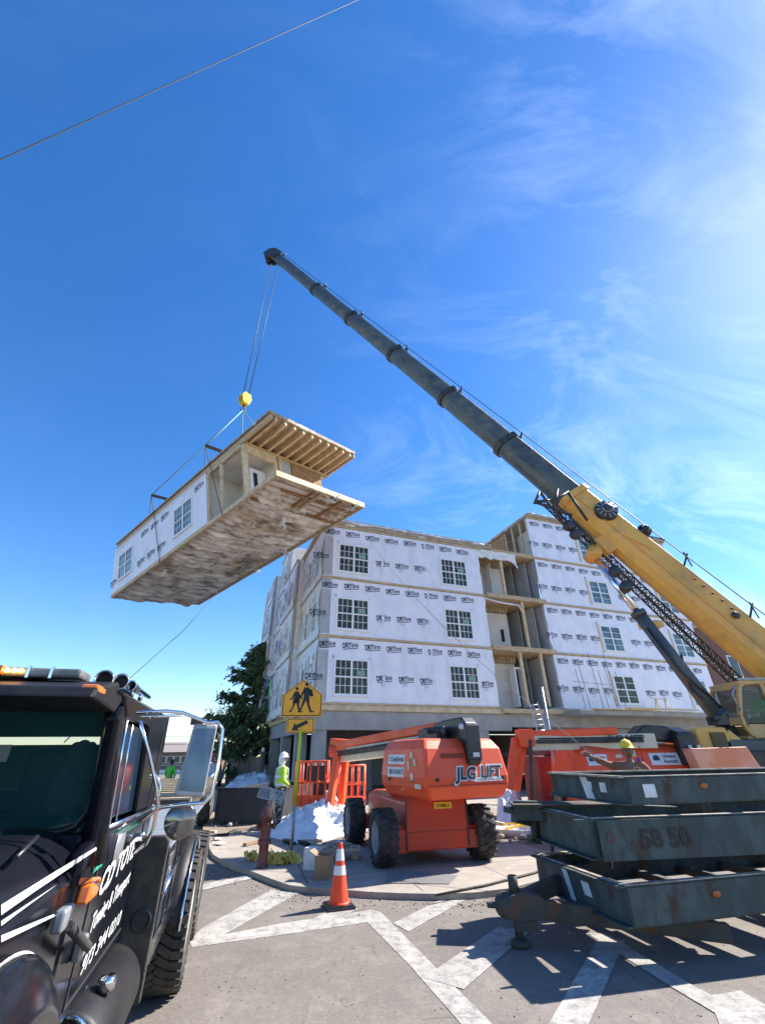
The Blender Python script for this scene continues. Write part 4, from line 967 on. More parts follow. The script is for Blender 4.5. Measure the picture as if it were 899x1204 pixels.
# knuckle bracket, black
mb = MB()
KM = HM @ Matrix.Translation((.14, .02, 0))
mb.prism([(-.04, 2.26), (-.10, 1.62), (-.02, 1.54), (.12, 1.56), (.16, 1.95), (.75, 2.02), (1.2, 2.08), (1.2, 2.30), (.75, 2.36), (.1, 2.38)], 'YZ', -.14, .14)
mb.box((-.165, -.09, 1.62), (.165, .0, 2.24)); mb.build('knuckle', M_blackpl, lift, bev=.03, M=KM)
mb = MB(); mb.box((-.07, -.118, 1.68), (.07, -.112, 1.75)); mb.lathe([(0, -.2), (.05, -.2), (.05, .2), (0, .2)], (0, .05, 2.2), 'X', 12); mb.build('warning_label', M_paintw, lift, M=KM)
mb = MB(); mb.box((-.42, .6, 1.99), (-.18, 1.2, 2.10)); mb.box((-.40, 1.0, 1.95), (-.2, 1.4, 2.2)); 
for k in range(8): mb.lathe([(0, -.03), (.1, -.03), (.1, .03), (0, .03)], (-.3, .55+k*.1, 2.14), 'X', 10)
mb.build('hose_track', M_steeld, lift, M=KM)
# boom running back-left, arms, basket: world coordinates
LI = (Matrix.Translation((mid.x, mid.y, KH)) @ Matrix.Rotation(yaw, 4, 'Z')).inverted()
def LW(mb, name, m, bev=0, par=None): return mb.build(name, m, par or lift, bev=bev, M=LI)
b0 = Q(520, 872, 11.0); b1 = Q(405, 888, 14.6)
mb = MB(); mb.bar(b0, b1, .34, .34); LW(mb, 'boom', M_cream, .02)
mb = MB(); mb.bar(b0+Vector((0, 0, .30)), b1+Vector((-.1, 0, .26)), .24, .20); mb.bar(b1+Vector((-.35, .2, .24)), b1+Vector((.2, -.3, .18)), .34, .42); LW(mb, 'upper_boom', M_orange, .03)
mb = MB()
for k in range(46):
    u = k/46; p = b0.lerp(b1, u)+Vector((-.2, -.22, .02)); mb.box((-.02, -.02, -.05), (.02, .02, .05), M=Matrix.Translation(p))
mb.tube([b0+Vector((-.2, -.2, .09)), b1+Vector((-.2, -.2, .09))], .025, 5); LW(mb, 'hose_track', M_steeld)
e = b1+Vector((-.1, 0, 0)); 
mb = MB(); mb.bar(e+Vector((-.1, -.1, .1)), Q(388, 948, 14.2), .17, .22); mb.bar(e+Vector((.12, .2, -.1)), Q(401, 946, 14.6), .17, .2); mb.tube([e+Vector((-.35, 0, .12)), e+Vector((.35, 0, .12))], .16, 12); LW(mb, 'jib_arm', M_orange, .02)
def basket(parent_fn, x0, x1, y0, y1, z0, z1, m, par):
    mb = MB()
    for z in (z0+.1, (z0+z1)/2, z1):
        for a, b in (((x0, y0), (x1, y0)), ((x1, y0), (x1, y1)), ((x1, y1), (x0, y1)), ((x0, y1), (x0, y0))): mb.tube([(a[0], a[1], z), (b[0], b[1], z)], .025, 6)
    n = 4
    for k in range(n+1):
        for y in (y0, y1): x = x0+(x1-x0)*k/n; mb.tube([(x, y, z0), (x, y, z1)], .024, 6)
    for x in (x0, x1): mb.tube([(x, (y0+y1)/2, z0), (x, (y0+y1)/2, z1)], .024, 6)
    r = parent_fn(mb, 'basket_rail', m, 0, par)
    mb = MB(); mb.box((x0, y0, z0-.06), (x1, y1, z0)); mb.box((x0, y0-.015, z0), (x1, y0, z0+.2)); mb.box((x0, y0, z0), (x0+.012, y1, z0+.2)); mb.box((x1-.012, y0, z0), (x1, y1, z0+.2)); parent_fn(mb, 'basket_floor', m, 0, par)
    return r
q0 = Q(345, 950, 14.6); q1 = Q(384, 895, 14.6)
basket(LW, q0.x, q1.x, 14.5, 15.3, q0.z+.1, q1.z+.0, M_orange, lift)
mb = MB(); c = Q(372, 912, 14.7); mb.box((c.x-.3, 14.9, c.z-.15), (c.x+.3, 15.2, c.z+.25)); mb.box((c.x-.1, 14.85, c.z-.5), (c.x+.35, 15.1, c.z-.2)); LW(mb, 'control_box', M_blackpl)
# second basket behind belongs to another lift
q0 = Q(397, 947, 16.5); q1 = Q(421, 900, 16.5)
l3 = thing('lift_basket', 'orange railed lift basket standing under the podium, right of the leaning orange arms', 'lift basket', (q0.x, 16.5, KH))
def L3(mb, name, m, bev=0, par=None): return mb.build(name, m, par or l3, bev=bev, M=Matrix.Translation((-q0.x, -16.5, -KH)))
basket(L3, q0.x, q1.x+.2, 16.5, 17.4, q0.z+.05, q1.z, M_orange, l3)
mb = MB(); mb.box((q0.x+.2, 16.8, KH), (q1.x, 17.1, q0.z)); L3(mb, 'base', M_steeld)
# second large lift behind the steel frames
H2 = Q(770, 905, 12.6); l2z = 1.42
lift2 = thing('boom_lift', 'orange boom lift with rental panels standing behind the rusty steel frames', 'boom lift', (6.35, 12.4, KH), R(4))
M2 = Matrix.Translation((.15, 0, 0))
hh = lift_hood(lift2, 3.0, 2.2, .95, 1.88, True)
L2I = (Matrix.Translation((6.35, 12.4, KH)) @ Matrix.Rotation(R(4), 4, 'Z')).inverted()
mb = MB(); ya = .02
def fr2(x, z, off=.006): u = (z-(.95+.93*.36))/(.93*.46); return Vector((x, max(0, .10*u)-off, z))
for (x, w_, h_) in ((.62, .38, .13), (-1.12, .26, .12)):
    mb.poly([fr2(x-w_, 1.56-h_, .012), fr2(x+w_, 1.56-h_, .012), fr2(x+w_, 1.56+h_, .012), fr2(x-w_, 1.56+h_, .012)])
pn = mb.build('rental_panel', M_paintw, hh, fix=False)
mb = MB()
for x, s_ in ((.62, 1.), (-1.12, .7)):
    add_text(mb, 'United', fr2(x+.13*s_, 1.615, .022), (1, 0, 0), (0, .2, 1), .075*s_, 0, .012, width=.34*s_); add_text(mb, 'Rentals', fr2(x+.13*s_, 1.505, .022), (1, 0, 0), (0, .2, 1), .075*s_, 0, .012, width=.36*s_)
    c = fr2(x-.22*s_, 1.56, .020)
    mb.poly([c+Vector((math.cos(a)*.09*s_, 0, math.sin(a)*.09*s_)) for a in [k*math.pi/8 for k in range(16)]])
add_text(mb, '@ JLG.COM', fr2(1.0, 1.29, .022), (1, 0, 0), (0, .1, 1), .09, 0, .02, width=.9)
mb.build('lettering', mat('navy print', (.02, .03, .09), rough=.5), pn, fix=False)
mb = MB(); mb.poly([(fr2(x_, z_, .010)) for x_, z_ in ((-.22, 1.62), (-.08, 1.62), (-.08, 1.76), (-.22, 1.76))]); mb.poly([(fr2(x_, z_, .010)) for x_, z_ in ((-.62, 1.6), (-.46, 1.6), (-.46, 1.67), (-.62, 1.67))]); mb.build('small_decal', M_cream, hh, fix=False)
mb = MB(); mb.poly([(fr2(x_, z_, .010)) for x_, z_ in ((-.12, 1.42), (-.02, 1.42), (-.02, 1.58), (-.12, 1.58))]); mb.build('blue_decal', mat('blue decal', (.04, .06, .35), rough=.5), hh, fix=False)
mb = MB(); mb.box((.02, .0, 1.0), (.028, .03, 1.85)); mb.build('hood_seam', M_red, hh)
mb = MB(); mb.prism([(-.16, 2.14), (-.2, 1.45), (.1, 1.40), (.16, 1.9), (1.3, 2.0), (1.3, 2.25), (.3, 2.28)], 'YZ', -.20, .20); mb.box((-.25, -.17, 1.55), (.25, 0, 2.1)); mb.build('knuckle', M_blackpl, lift2, bev=.03, M=Matrix.Translation((1.22, 0, 0)))
mb = MB(); mb.prism([(-.62, 1.98), (.35, 1.94), (.42, 2.18), (.25, 2.30), (-.35, 2.34), (-.62, 2.16)], 'XZ', .1, .6); mb.build('knuckle_cover', M_blackpl, lift2, bev=.04, M=Matrix.Translation((.72, 0, 0)))
mb = MB(); mb.box((1.12, -.262, 1.75), (1.2, -.255, 1.85)); mb.box((1.35, -.262, 1.75), (1.43, -.255, 1.85)); mb.build('warning_label', M_paintw, lift2)
B0 = Q(768, 872, 12.6); B1 = Q(622, 874, 12.9)
def L2W(mb, name, m, bev=0, par=None): return mb.build(name, m, par or lift2, bev=bev, M=L2I)
mb = MB(); mb.bar(B0+Vector((0, 0, .02)), B1+Vector((0, 0, .0)), .36, .34); L2W(mb, 'boom', M_cream, .02)
mb = MB(); mb.bar(B0+Vector((-.9, 0, .26)), B1+Vector((-.05, 0, .2)), .3, .18); mb.bar(B1+Vector((-.3, 0, .12)), B1+Vector((.1, 0, .12)), .4, .42); L2W(mb, 'upper_boom', M_orange, .03)
mb = MB()
for k in range(60): p = B0.lerp(B1, .12+.85*k/60)+Vector((0, -.22, .03)); mb.box((-.02, -.02, -.045), (.02, .02, .045), M=Matrix.Translation(p))
mb.tube([B0.lerp(B1, .1)+Vector((0, -.2, .1)), B1+Vector((.2, -.2, .1))], .02, 5); L2W(mb, 'hose_track', M_steeld)
mb = MB(); add_text(mb, 'JLG LIFT', Q(735, 868, 12.37), (1, 0, .0), (0, 0, 1), .13, 0, .03, width=.95); L2W(mb, 'lettering', M_black)
mb = MB(); mb.bar(Q(606, 868, 12.9), Q(598, 928, 12.8), .15, .2); mb.bar(Q(616, 870, 13.1), Q(607, 930, 13.0), .12, .16); L2W(mb, 'jib_arm', M_orange, .02)
mb = MB(); mb.bar(Q(588, 905, 13.4), Q(604, 898, 13.4), .1, .12); mb.box((Q(577, 900, 13.5).x, 13.3, 1.0), (Q(600, 900, 13.5).x, 13.7, 1.75)); mb.bar(Q(577, 889, 13.4), Q(603, 887, 13.4), .08, .08); L2W(mb, 'platform_controls', M_blackpl, .02)
mb = MB(); mb.box((-1.2, .3, .3), (1.2, 2.6, .9)); mb.build('chassis', M_orange, lift2, bev=.03)
for x in (-1.15, 1.15):
    for y in (.4, 2.5): tyre((x, y, r_), r_, .36, lift2)
# plain orange plate/tank right of it
a = Q(832, 905, 11.9); b = Q(878, 879, 11.9)
mb = MB(); mb.prism([(a.x-.05, .6), (a.x-.25, b.z), (b.x-.0, b.z+.02), (b.x+.45, .6)], 'XZ', 11.9, 12.3); o = mb.build('orange_cover', M_orangef, None, bev=.03); tag(o, 'plain faded orange steel cover just left of the rusty brown bin, below the crane', 'cover'); center(o, ((a.x+b.x)/2, 12.1, .6))
mb = MB(); mb.prism([(b.x+.15, b.z-.1), (b.x+.55, .7), (b.x+3, .7), (b.x+3, b.z)], 'XZ', 12.4, 13.8); o = mb.build('rusty_bin', M_rustd, None, bev=.03); tag(o, 'rusty brown steel bin at the right edge below the crane cab', 'bin'); center(o, (b.x+1.5, 13, .7))
for nm, x_, y_ in (('cover_stand', (a.x+b.x)/2, 12.1), ):
    pass
# red van/boxes seen behind the frames
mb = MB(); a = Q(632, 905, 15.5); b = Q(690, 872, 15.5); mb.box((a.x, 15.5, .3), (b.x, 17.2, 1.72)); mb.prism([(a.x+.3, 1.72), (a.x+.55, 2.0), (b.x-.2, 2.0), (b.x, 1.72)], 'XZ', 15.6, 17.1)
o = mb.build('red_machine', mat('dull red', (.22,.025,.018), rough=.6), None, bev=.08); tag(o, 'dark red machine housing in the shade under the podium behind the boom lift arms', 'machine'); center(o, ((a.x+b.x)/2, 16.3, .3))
# ------------------------------------------------------------------ rusty carrier frames (right)
def carrier(name, label, near, ang, Lx, W, z0, z1, cross=9, rails=3, tw=0.):
    t = thing(name, label, 'steel frame', (near.x, near.y, z0), ang, 'stacked rusty steel frames')
    h = z1-z0; mb = MB(); fl = .09
    def chan(a, b, out):   # web + flanges from a to b
        a = Vector(a); b = Vector(b); d = (b-a).normalized(); n = d.cross(Vector((0, 0, 1)))*out
        c = (a+b)/2; 
        mb.bar(a+Vector((0, 0, h/2)), b+Vector((0, 0, h/2)), .025, h-.03)
        mb.bar(a+n*fl/2+Vector((0, 0, h-.008)), b+n*fl/2+Vector((0, 0, h-.008)), fl, .016)
        mb.bar(a+n*fl/2+Vector((0, 0, .008)), b+n*fl/2+Vector((0, 0, .008)), fl, .016)
    chan((0, 0, 0), (Lx, 0, 0), -1); chan((0, W, 0), (Lx, W, 0), 1); chan((0, 0, 0), (0, W, 0), -1); chan((Lx, 0, 0), (Lx, W, 0), 1)
    mb.build('frame_side', M_rust, t, bev=.004)
    for k in range(1, cross):
        x = Lx*k/cross; mb = MB(); mb.bar((x, .02, .06), (x, W-.02, .06), .09, .08); mb.build('cross_member', M_rustd, t)
    for k in range(rails):
        y = W*(k+1)/(rails+1); mb = MB(); mb.bar((.02, y, .20), (Lx-.02, y, .20), .07, .08); mb.build('rail', M_rustd, t)
    mb = MB(); mb.box((-.012, -.012, h+.003), (Lx, .055, h+.011)); mb.box((-.04, .03, h+.004), (.012, W, h+.012)); mb.box((0, W-.05, h+.003), (Lx, W+.01, h+.011)); mb.build('sunlit_worn_edge', M_rustsun, t)  # pale strips along the rim: sunlit top edges painted over the wear
    return t, h
ang = R(14.08)
T1 = G(735, 1042, .62); T1a = G(623, 1005, .62); W1 = (T1-T1a).length
c1, h1_ = carrier('carrier', 'lowest rusty grey steel frame resting on its drawbar, with a paper label on its end', T1, ang, 6.5, W1, .30, .62, 9, 0)
T3 = Q(735, 914, 5.85); T3a = G(640, 908, T3.z); 
c3, h3_ = carrier('carrier', 'topmost rusty steel frame with paper tags and an orange marker light', T3, ang-R(2), 6.5, 1.62, T3.z-.27, T3.z, 8, 0)
T2 = Q(705, 1012, 5.95); T2t = Q(683, 970, 5.95)
c2, h2_ = carrier('carrier', 'middle rusty steel frame with sloped end and 58 50 stencilled on it', T2, ang-R(6), 6.5, 1.7, T2.z, T2.z+.37, 8, 0)
# sloped nose of the middle frame
mb = MB(); mb.prism([(0, 0), (-.22, .37), (.05, .37), (.05, 0)], 'XZ', -.014, .014); mb.build('sloped_end', M_rust, c2)
mb = MB(); add_text(mb, '58 50', Vector((.78, -.099, .18)), (1, 0, 0), (0, 0, 1), .17, 0, .035, width=.62)
o = mb.build('stencil_number', M_black, c2, fix=False)
mb = MB(); mb.box((0, -.099, 0), (6.5, -.090, .0)) if False else None
mb = MB(); mb.bar((0, -.085, .185), (6.5, -.085, .185), .012, .36); mb.build('web_plate', M_rust, c2)
mb = MB(); mb.lathe([(0, .02), (.035, .02), (.045, 0)], (.12, -.10, .21), 'Y', 16, M=None); mb.build('red_marker_lamp', mat('red lamp', (.45, .02, .02), rough=.4), c2)
for (c, h, x) in ((c1, .32, 1.05), (c3, .27, 1.0)):
    mb = MB(); mb.ell((x, -.02-.0, h*.62), (.055, .012, .03)); o = mb.build('marker_lamp', mat('dirty amber', (.42, .11, .02), rough=.5), c)
def tagplate(c, pts, name='paper_label', m=None):
    mb = MB(); mb.poly(pts); mb.build(name, m or M_paintw, c, fix=False)
tagplate(c1, [(-.02, W1*.66, .33), (-.02, W1*.60, .33), (-.022, W1*.52, .0), (-.022, W1*.58, .0)], 'paint_stripe')
tagplate(c1, [(-.016, W1*.44, .23), (-.016, W1*.36, .23), (-.016, W1*.34, .11), (-.016, W1*.42, .11)])
tagplate(c3, [(-.02, 1.72*.52, .28), (-.02, 1.72*.44, .28), (-.022, 1.72*.36, .0), (-.022, 1.72*.46, .0)], 'paint_stripe')
tagplate(c3, [(-.016, .50, .2), (-.016, .38, .2), (-.016, .38, .1), (-.016, .5, .1)]); tagplate(c3, [(-.016, .74, .2), (-.016, .66, .2), (-.016, .66, .12), (-.016, .74, .12)])
tagplate(c3, [(.18, -.016, .2), (.34, -.016, .2), (.34, -.016, .07), (.18, -.016, .07)])
# drawbars: A-frame tongues
def drawbar(label, hitch, ends, zt, jack, h=.16, name='drawbar'):
    t = thing(name, label, 'drawbar', hitch)
    I = Matrix.Translation(-Vector(hitch))
    for e_ in ends: mb = MB(); mb.bar(hitch, e_, .10, h, h2=h*1.0); mb.build('arm', M_rustd, t, bev=.01, M=I)
    mb = MB(); hp = Vector(hitch); mb.prism([(-.10, -.09), (-.06, .09), (.12, .13), (.34, .08), (.34, -.1), (.05, -.12)], 'XZ', -.12, .12, ); mb.tube([(-.08, 0, 0), (-.26, .02, .0)], [.035, .03], 8)
    mb.ell((-.06, 0, 0), (.12, .13, .12)); mb.build('coupler', M_rustd, t, bev=.015)
    if jack:
        mb = MB(); mb.tube([(.05, -.02, .26), (.05, -.02, -hp.z+.03)], .045, 10); mb.tube([(.05, -.02, .26), (.05, -.02, .12)], .055, 10); mb.lathe([(0, 0), (.11, 0), (.10, .04), (.04, .06), (0, .06)], (.05, -.02, -hp.z+.005), 'Z', 14); mb.box((.02, -.10, -.2), (.24, .06, -.10)); mb.build('jack', M_rustd, t)
    return t
hz = Q(600, 1064, 6.33)
drawbar('dark A shaped drawbar with a jack stand under the lowest steel frame', hz, [Q(857, 1097, 6.0), Q(715, 1012, 7.4)], .3, True)
h3p = Q(604, 952, 7.2)
mb = MB(); t = thing('drawbar', 'grey A shaped drawbar under the topmost steel frame, above the plastic tub', 'drawbar', h3p)
I = Matrix.Translation(-h3p)
mb.bar(h3p, Q(842, 962, 6.6), .12, .22); mb.build('arm', M_rust, t, bev=.01, M=I)
mb = MB(); mb.bar(h3p+Vector((0, .05, -.05)), Q(720, 985, 8.2), .12, .2); mb.build('arm', M_rust, t, bev=.01, M=I)
mb = MB(); mb.bar(Q(600, 945, 7.2), Q(740, 944, 7.0), .5, .02); mb.build('top_plate', M_rustd, t, M=I)
mb = MB(); mb.tube([Q(627, 950, 7.35), Q(629, 990, 7.35)], .055, 10); mb.lathe([(0, 0), (.12, 0), (.1, .03), (0, .03)], Q(629, 991, 7.35), 'Z', 12); mb.build('jack', M_rustd, t, M=I)
mb = MB(); mb.tube([Q(648, 985, 7.8), Q(649, 1004, 7.8)], .03, 8); mb.bar(Q(637, 980, 7.5), Q(720, 1008, 7.0), .1, .1); mb.tube([Q(592, 951, 7.2), Q(606, 954, 7.2)], .04, 8); mb.build('strut', M_rust, t, M=I)
# timber bearers between frames so that the stack rests
for k, (p, z0, z1, lb) in enumerate(((T1+Vector((2.2, .9, 0)), .62, T2.z, 'short dark bearer block between the lowest and the middle steel frame'), (T2+Vector((1.5, .9, 0)), T2.z+.37, T3.z-.27, 'short dark bearer block between the middle and the topmost steel frame'), (T1+Vector((2.6, 1.1, 0)), .0, .30, 'dark block on the road under the lowest steel frame'))):
    mb = MB(); mb.box((-.45, -.07, 0), (.45, .07, z1-z0)); o = mb.build('bearer', M_rustd, None, bev=.01); o.location = (p.x, p.y, z0); o.rotation_euler = (0, 0, ang+math.pi/2); tag(o, lb, 'bearer')
# pipe post by the podium
mb = MB(); mb.tube([Q(623, 870, 11.6), G(627, 992, KH)*Vector((1,1,0))+Vector((0,0,KH))], .045, 8)
o = mb.build('steel_post', M_rustd); tag(o, 'upright rusty post left of the stacked steel frames', 'post'); 
mb = MB(); mb.tube([Q(636, 808, 14.2), Q(637, 815, 14.2)*Vector((1, 1, 0))], .05, 8); o = mb.build('pipe', M_galv); tag(o, 'tall galvanised pipe standing beside the aluminium ladder', 'pipe')
# ladder
t = thing('ladder', 'aluminium ladder leaning against the first floor deck of the open bay', 'ladder', Q(636, 900, 18)*Vector((1, 1, 0)))
pa, pb = Q(622, 826, 22.5), Q(645, 893, 18.5); pa2, pb2 = pa+Vector((.42, .1, 0)), pb+Vector((.42, .1, 0)); pb.z = KH; pb2.z = KH
I = Matrix.Translation(-t.location)
for a, b in ((pa, pb), (pa2, pb2)): mb = MB(); mb.bar(a, b, .04, .09); mb.build('rail', M_alu, t, M=I)
for k in range(17): u = (k+.5)/17; mb = MB(); mb.tube([pa.lerp(pb, u), pa2.lerp(pb2, u)], .02, 6); mb.build('rung', M_alu, t, M=I)
# ------------------------------------------------------------------ small street things
cp_ = G(398, 1067)
t = thing('traffic_cone', 'orange traffic cone with two white reflective bands standing on the road', 'cone', (cp_.x, cp_.y, 0), R(20))
mb = MB(); mb.prism([(-.19, -.19), (.19, -.19), (.19, .19), (-.19, .19)], 'XY', 0, .035); mb.prism([(-.17, -.17), (.17, -.17), (.17, .17), (-.17, .17)], 'XY', .035, .05); mb.build('base', M_blackpl, t, bev=.015)
def rc(z): return .135*(1-(z-.05)/.66)+.028*(z-.05)/.66
mb = MB(); 
bands = [(.05, .36, 0), (.36, .46, 1), (.46, .51, 0), (.51, .63, 1), (.63, .71, 0)]
mb.lathe([(rc(z), z) for z in (.05, .2, .36, .46, .51, .63, .70, .708)]+[(0.015, .71)], (0, 0, 0), 'Z', 32)
mb.lathe([(.15, .05), (.15, .062), (.135, .07)], (0, 0, 0), 'Z', 32); mb.build('cone_body', M_cone, t)
for a, b in ((.355, .455), (.51, .64)):
    mb = MB(); mb.lathe([(rc(a)+.003, a), (rc(b)+.003, b)], (0, 0, 0), 'Z', 32); mb.build('reflective_band', M_conew, t)
# hydrant
hp = G(308, 1020, KH)
t = thing('fire_hydrant', 'tall faded brown red fire hydrant on the pavement corner', 'hydrant', hp)
mb = MB(); mb.lathe([(0, 0), (.105, 0), (.105, .03), (.085, .05), (.085, .34), (.115, .345), (.12, .37), (.12, .395), (.10, .40), (.092, .42), (.092, .70), (.125, .72), (.13, .76), (.115, .80), (.10, .86), (.07, .91), (.035, .93), (.032, .985), (0, .985)], (0, 0, 0), 'Z', 28); mb.build('barrel', M_hyd, t)
mb = MB(); 
for k in range(8): a = k*math.pi/4; mb.lathe([(0, .33), (.014, .33), (.014, .41), (0, .41)], (math.cos(a)*.108, math.sin(a)*.108, 0), 'Z', 6)
mb.build('flange_bolt', M_hyd, t)
for an, rr, z in ((R(180), .055, .60), (R(-70), .042, .62), (R(20), .05, .60)):
    mb = MB(); d = Vector((math.cos(an), math.sin(an), 0)); mb.tube([d*.07+Vector((0, 0, z)), d*.13+Vector((0, 0, z)), d*.131+Vector((0, 0, z)), d*.165+Vector((0, 0, z))], [rr*.8, rr*.8, rr*1.1, rr*1.05], 12); mb.tube([d*.16+Vector((0, 0, z)), d*.19+Vector((0, 0, z))], .018, 5); mb.build('outlet_cap', M_hyd, t)
# galvanised grate propped above the hydrant
gp = Q(319, 934, hp.y+.35)
mb = MB(); Mg = Matrix.Translation(gp) @ Matrix.Rotation(R(12), 4, 'Y') @ Matrix.Rotation(R(-15), 4, 'X')
mb.box((-.26, -.012, -.10), (.26, .012, -.085), M=Mg); mb.box((-.26, -.012, .085), (.26, .012, .10), M=Mg); mb.box((-.26, -.012, -.084), (-.245, .012, .084), M=Mg); mb.box((.245, -.012, -.084), (.26, .012, .084), M=Mg)
for k in range(13): x = -.22+k*.037; mb.box((x, -.008, -.084), (x+.010, .008, .084), M=Mg)
for k in range(4): z = -.06+k*.04; mb.box((-.244, -.010, z), (.244, -.0085, z+.010), M=Mg)
mb.tube([gp+Vector((.0, .02, -.1)), Vector((gp.x+.02, gp.y+.04, KH))], .02, 6)
o = mb.build('metal_grille', M_galv); tag(o, 'small slotted grey metal grille on a post just behind the hydrant top', 'grille')
# school crossing sign
sp = G(342, 1008, KH); sy = sp.y
t = thing('crossing_sign', 'yellow school crossing sign with arrow plate on a lime sleeved pole', 'sign', sp, R(3))
mb = MB(); mb.tube([(0, 0, 0), (0, 0, .85)], .032, 10); mb.build('pole', M_galv, t)
mb = MB(); mb.tube([(0, 0, .85), (.012, 0, 2.25)], .034, 10); mb.build('pole_sleeve', M_polegr, t)
mb = MB(); mb.box((-.03, .02, 2.1), (.03, .05, 3.2)); mb.build('post', M_galv, t)
sw = .455
zc = Q(345, 843, sy).z-KH; ztop = Q(347, 799, sy).z-KH
pent = [(-sw, zc), (sw, zc), (sw, zc+.46), (0, ztop-.0), (-sw, zc+.46)]
mb = MB(); mb.prism(pent, 'XZ', -.006, .012); pl_ = mb.build('sign_plate', M_signy, t, bev=.004)
def inset(poly, f, c): return [(c[0]+(x-c[0])*f, c[1]+(z-c[1])*f) for x, z in poly]
cc = (0, zc+.42)
mb = MB(); A_ = inset(pent, .955, cc); B_ = inset(pent, .915, cc)
for i in range(5): j = (i+1) % 5; mb.poly([(A_[i][0], -.0085, A_[i][1]), (A_[j][0], -.0085, A_[j][1]), (B_[j][0], -.0085, B_[j][1]), (B_[i][0], -.0085, B_[i][1])])
mb.build('border', M_black, pl_, fix=False)
mb = MB()
def fig(x0, s, ph):
    def P(*p): mb.poly([(x0+a*s, -.009, zc+.10+b*s) for a, b in p])
    n = 14; mb.poly([(x0+.0*s+.045*s*math.cos(k*2*math.pi/n), -.0092, zc+.10+(.60+.045*math.sin(k*2*math.pi/n))*s) for k in range(n)])
    P((-.06, .53), (.055, .53), (.07, .30), (-.06, .28)); P((-.06, .52), (-.02, .47), (-.10, .33), (-.17, .30), (-.18, .33), (-.13, .36)); P((.05, .52), (.11, .40), (.17, .36), (.16, .33), (.08, .35), (.02, .47))
    if ph: P((-.075, .36), (.085, .36), (.10, .24), (-.10, .23))
    P((-.06, .30), (.02, .29), (-.06, .12), (-.12, .0), (-.18, .0), (-.165, .03), (-.11, .10)); P((-.02, .30), (.07, .31), (.09, .15), (.14, .02), (.20, .02), (.185, -.01), (.10, -.01), (.045, .12))
    if not ph: P((.07, .5), (.14, .47), (.15, .33), (.075, .33))
fig(.085, .98, False); fig(-.135, .82, True); mb.build('walking_figures', M_black, pl_, fix=False)
zb2 = Q(345, 862, sy).z-KH; zt2 = zc-.03
mb = MB(); mb.box((-.31+.0, -.006, zb2), (.31, .010, zt2)); p2 = mb.build('arrow_plate', M_signy, t, bev=.004)
mb = MB(); w2, zm = .285, (zb2+zt2)/2; hh2 = (zt2-zb2)/2-.012
for a, b in (((-w2, zm-hh2), (w2, zm-hh2+.012)), ((-w2, zm+hh2-.012), (w2, zm+hh2)), ((-w2, zm-hh2+.012), (-w2+.012, zm+hh2-.012)), ((w2-.012, zm-hh2+.012), (w2, zm+hh2-.012))): mb.poly([(a[0], -.0085, a[1]), (b[0], -.0085, a[1]), (b[0], -.0085, b[1]), (a[0], -.0085, b[1])])
ar = [(-.19, -.085), (-.03, -.085), (-.062, -.048), (.17, .04), (.13, .098), (-.10, .012), (-.13, .048)]
mb.poly([(x, -.009, zm+z*1.15) for x, z in ar]); mb.build('arrow', M_black, p2, fix=False)
# boxes beside the pole
bp0 = G(380, 1033, KH)
t = thing('cardboard_box', 'brown open cardboard box standing right of the white carton', 'box', (bp0.x, bp0.y, KH), R(-14))
mb = MB(); w_, d_, h_ = .24, .22, .31
for a, b in (((-w_/2, -d_/2, 0), (w_/2, -d_/2+.01, h_)), ((-w_/2, d_/2-.01, 0), (w_/2, d_/2, h_)), ((-w_/2, -d_/2+.01, 0), (-w_/2+.01, d_/2-.01, h_)), ((w_/2-.01, -d_/2+.01, 0), (w_/2, d_/2-.01, h_)), ((-w_/2+.01, -d_/2+.01, .002), (w_/2-.01, d_/2-.01, .012))): mb.box(a, b)
mb.build('carton', M_card, t)
mb = MB(); mb.poly([(-w_/2, -d_/2, h_), (-w_/2, d_/2, h_), (-w_/2-.10, d_/2, h_+.06), (-w_/2-.1, -d_/2, h_+.06)]); mb.poly([(-w_/2, d_/2, h_), (w_/2, d_/2, h_), (w_/2, d_/2+.12, h_+.05), (-w_/2, d_/2+.12, h_+.05)]); mb.build('flap', M_card, t, solid=.006, fix=False)
bp1 = G(366, 1022, KH)
mb = MB(); mb.box((-.115, -.1, 0), (.115, .1, .31)); o = mb.build('white_carton', M_paintw, None, bev=.008); o.location = (bp1.x, bp1.y, KH); o.rotation_euler = (0, 0, R(-20)); tag(o, 'upright white carton on the pavement touching the brown cardboard box', 'box')
bp2 = G(396, 1010, KH)
t = thing('cement_tray', 'flat board with a heap of rubble behind the traffic cone', 'board', (bp2.x, bp2.y, KH), R(5))
mb = MB(); mb.box((-.45, -.22, .14), (.45, .22, .17)); mb.box((-.4, -.1, 0), (-.3, .1, .14)); mb.box((.3, -.1, 0), (.4, .1, .14)); mb.build('board', M_lumberlt, t)
rs = random.Random(5); mb = MB()
for k in range(60): x, y = rs.gauss(0, .16), rs.gauss(0, .09); mb.ell((x, y, .18+rs.random()*.05), (rs.uniform(.015, .04), rs.uniform(.015, .035), rs.uniform(.01, .03)), 6, 4)
mb.build('rubble', M_stone, t)
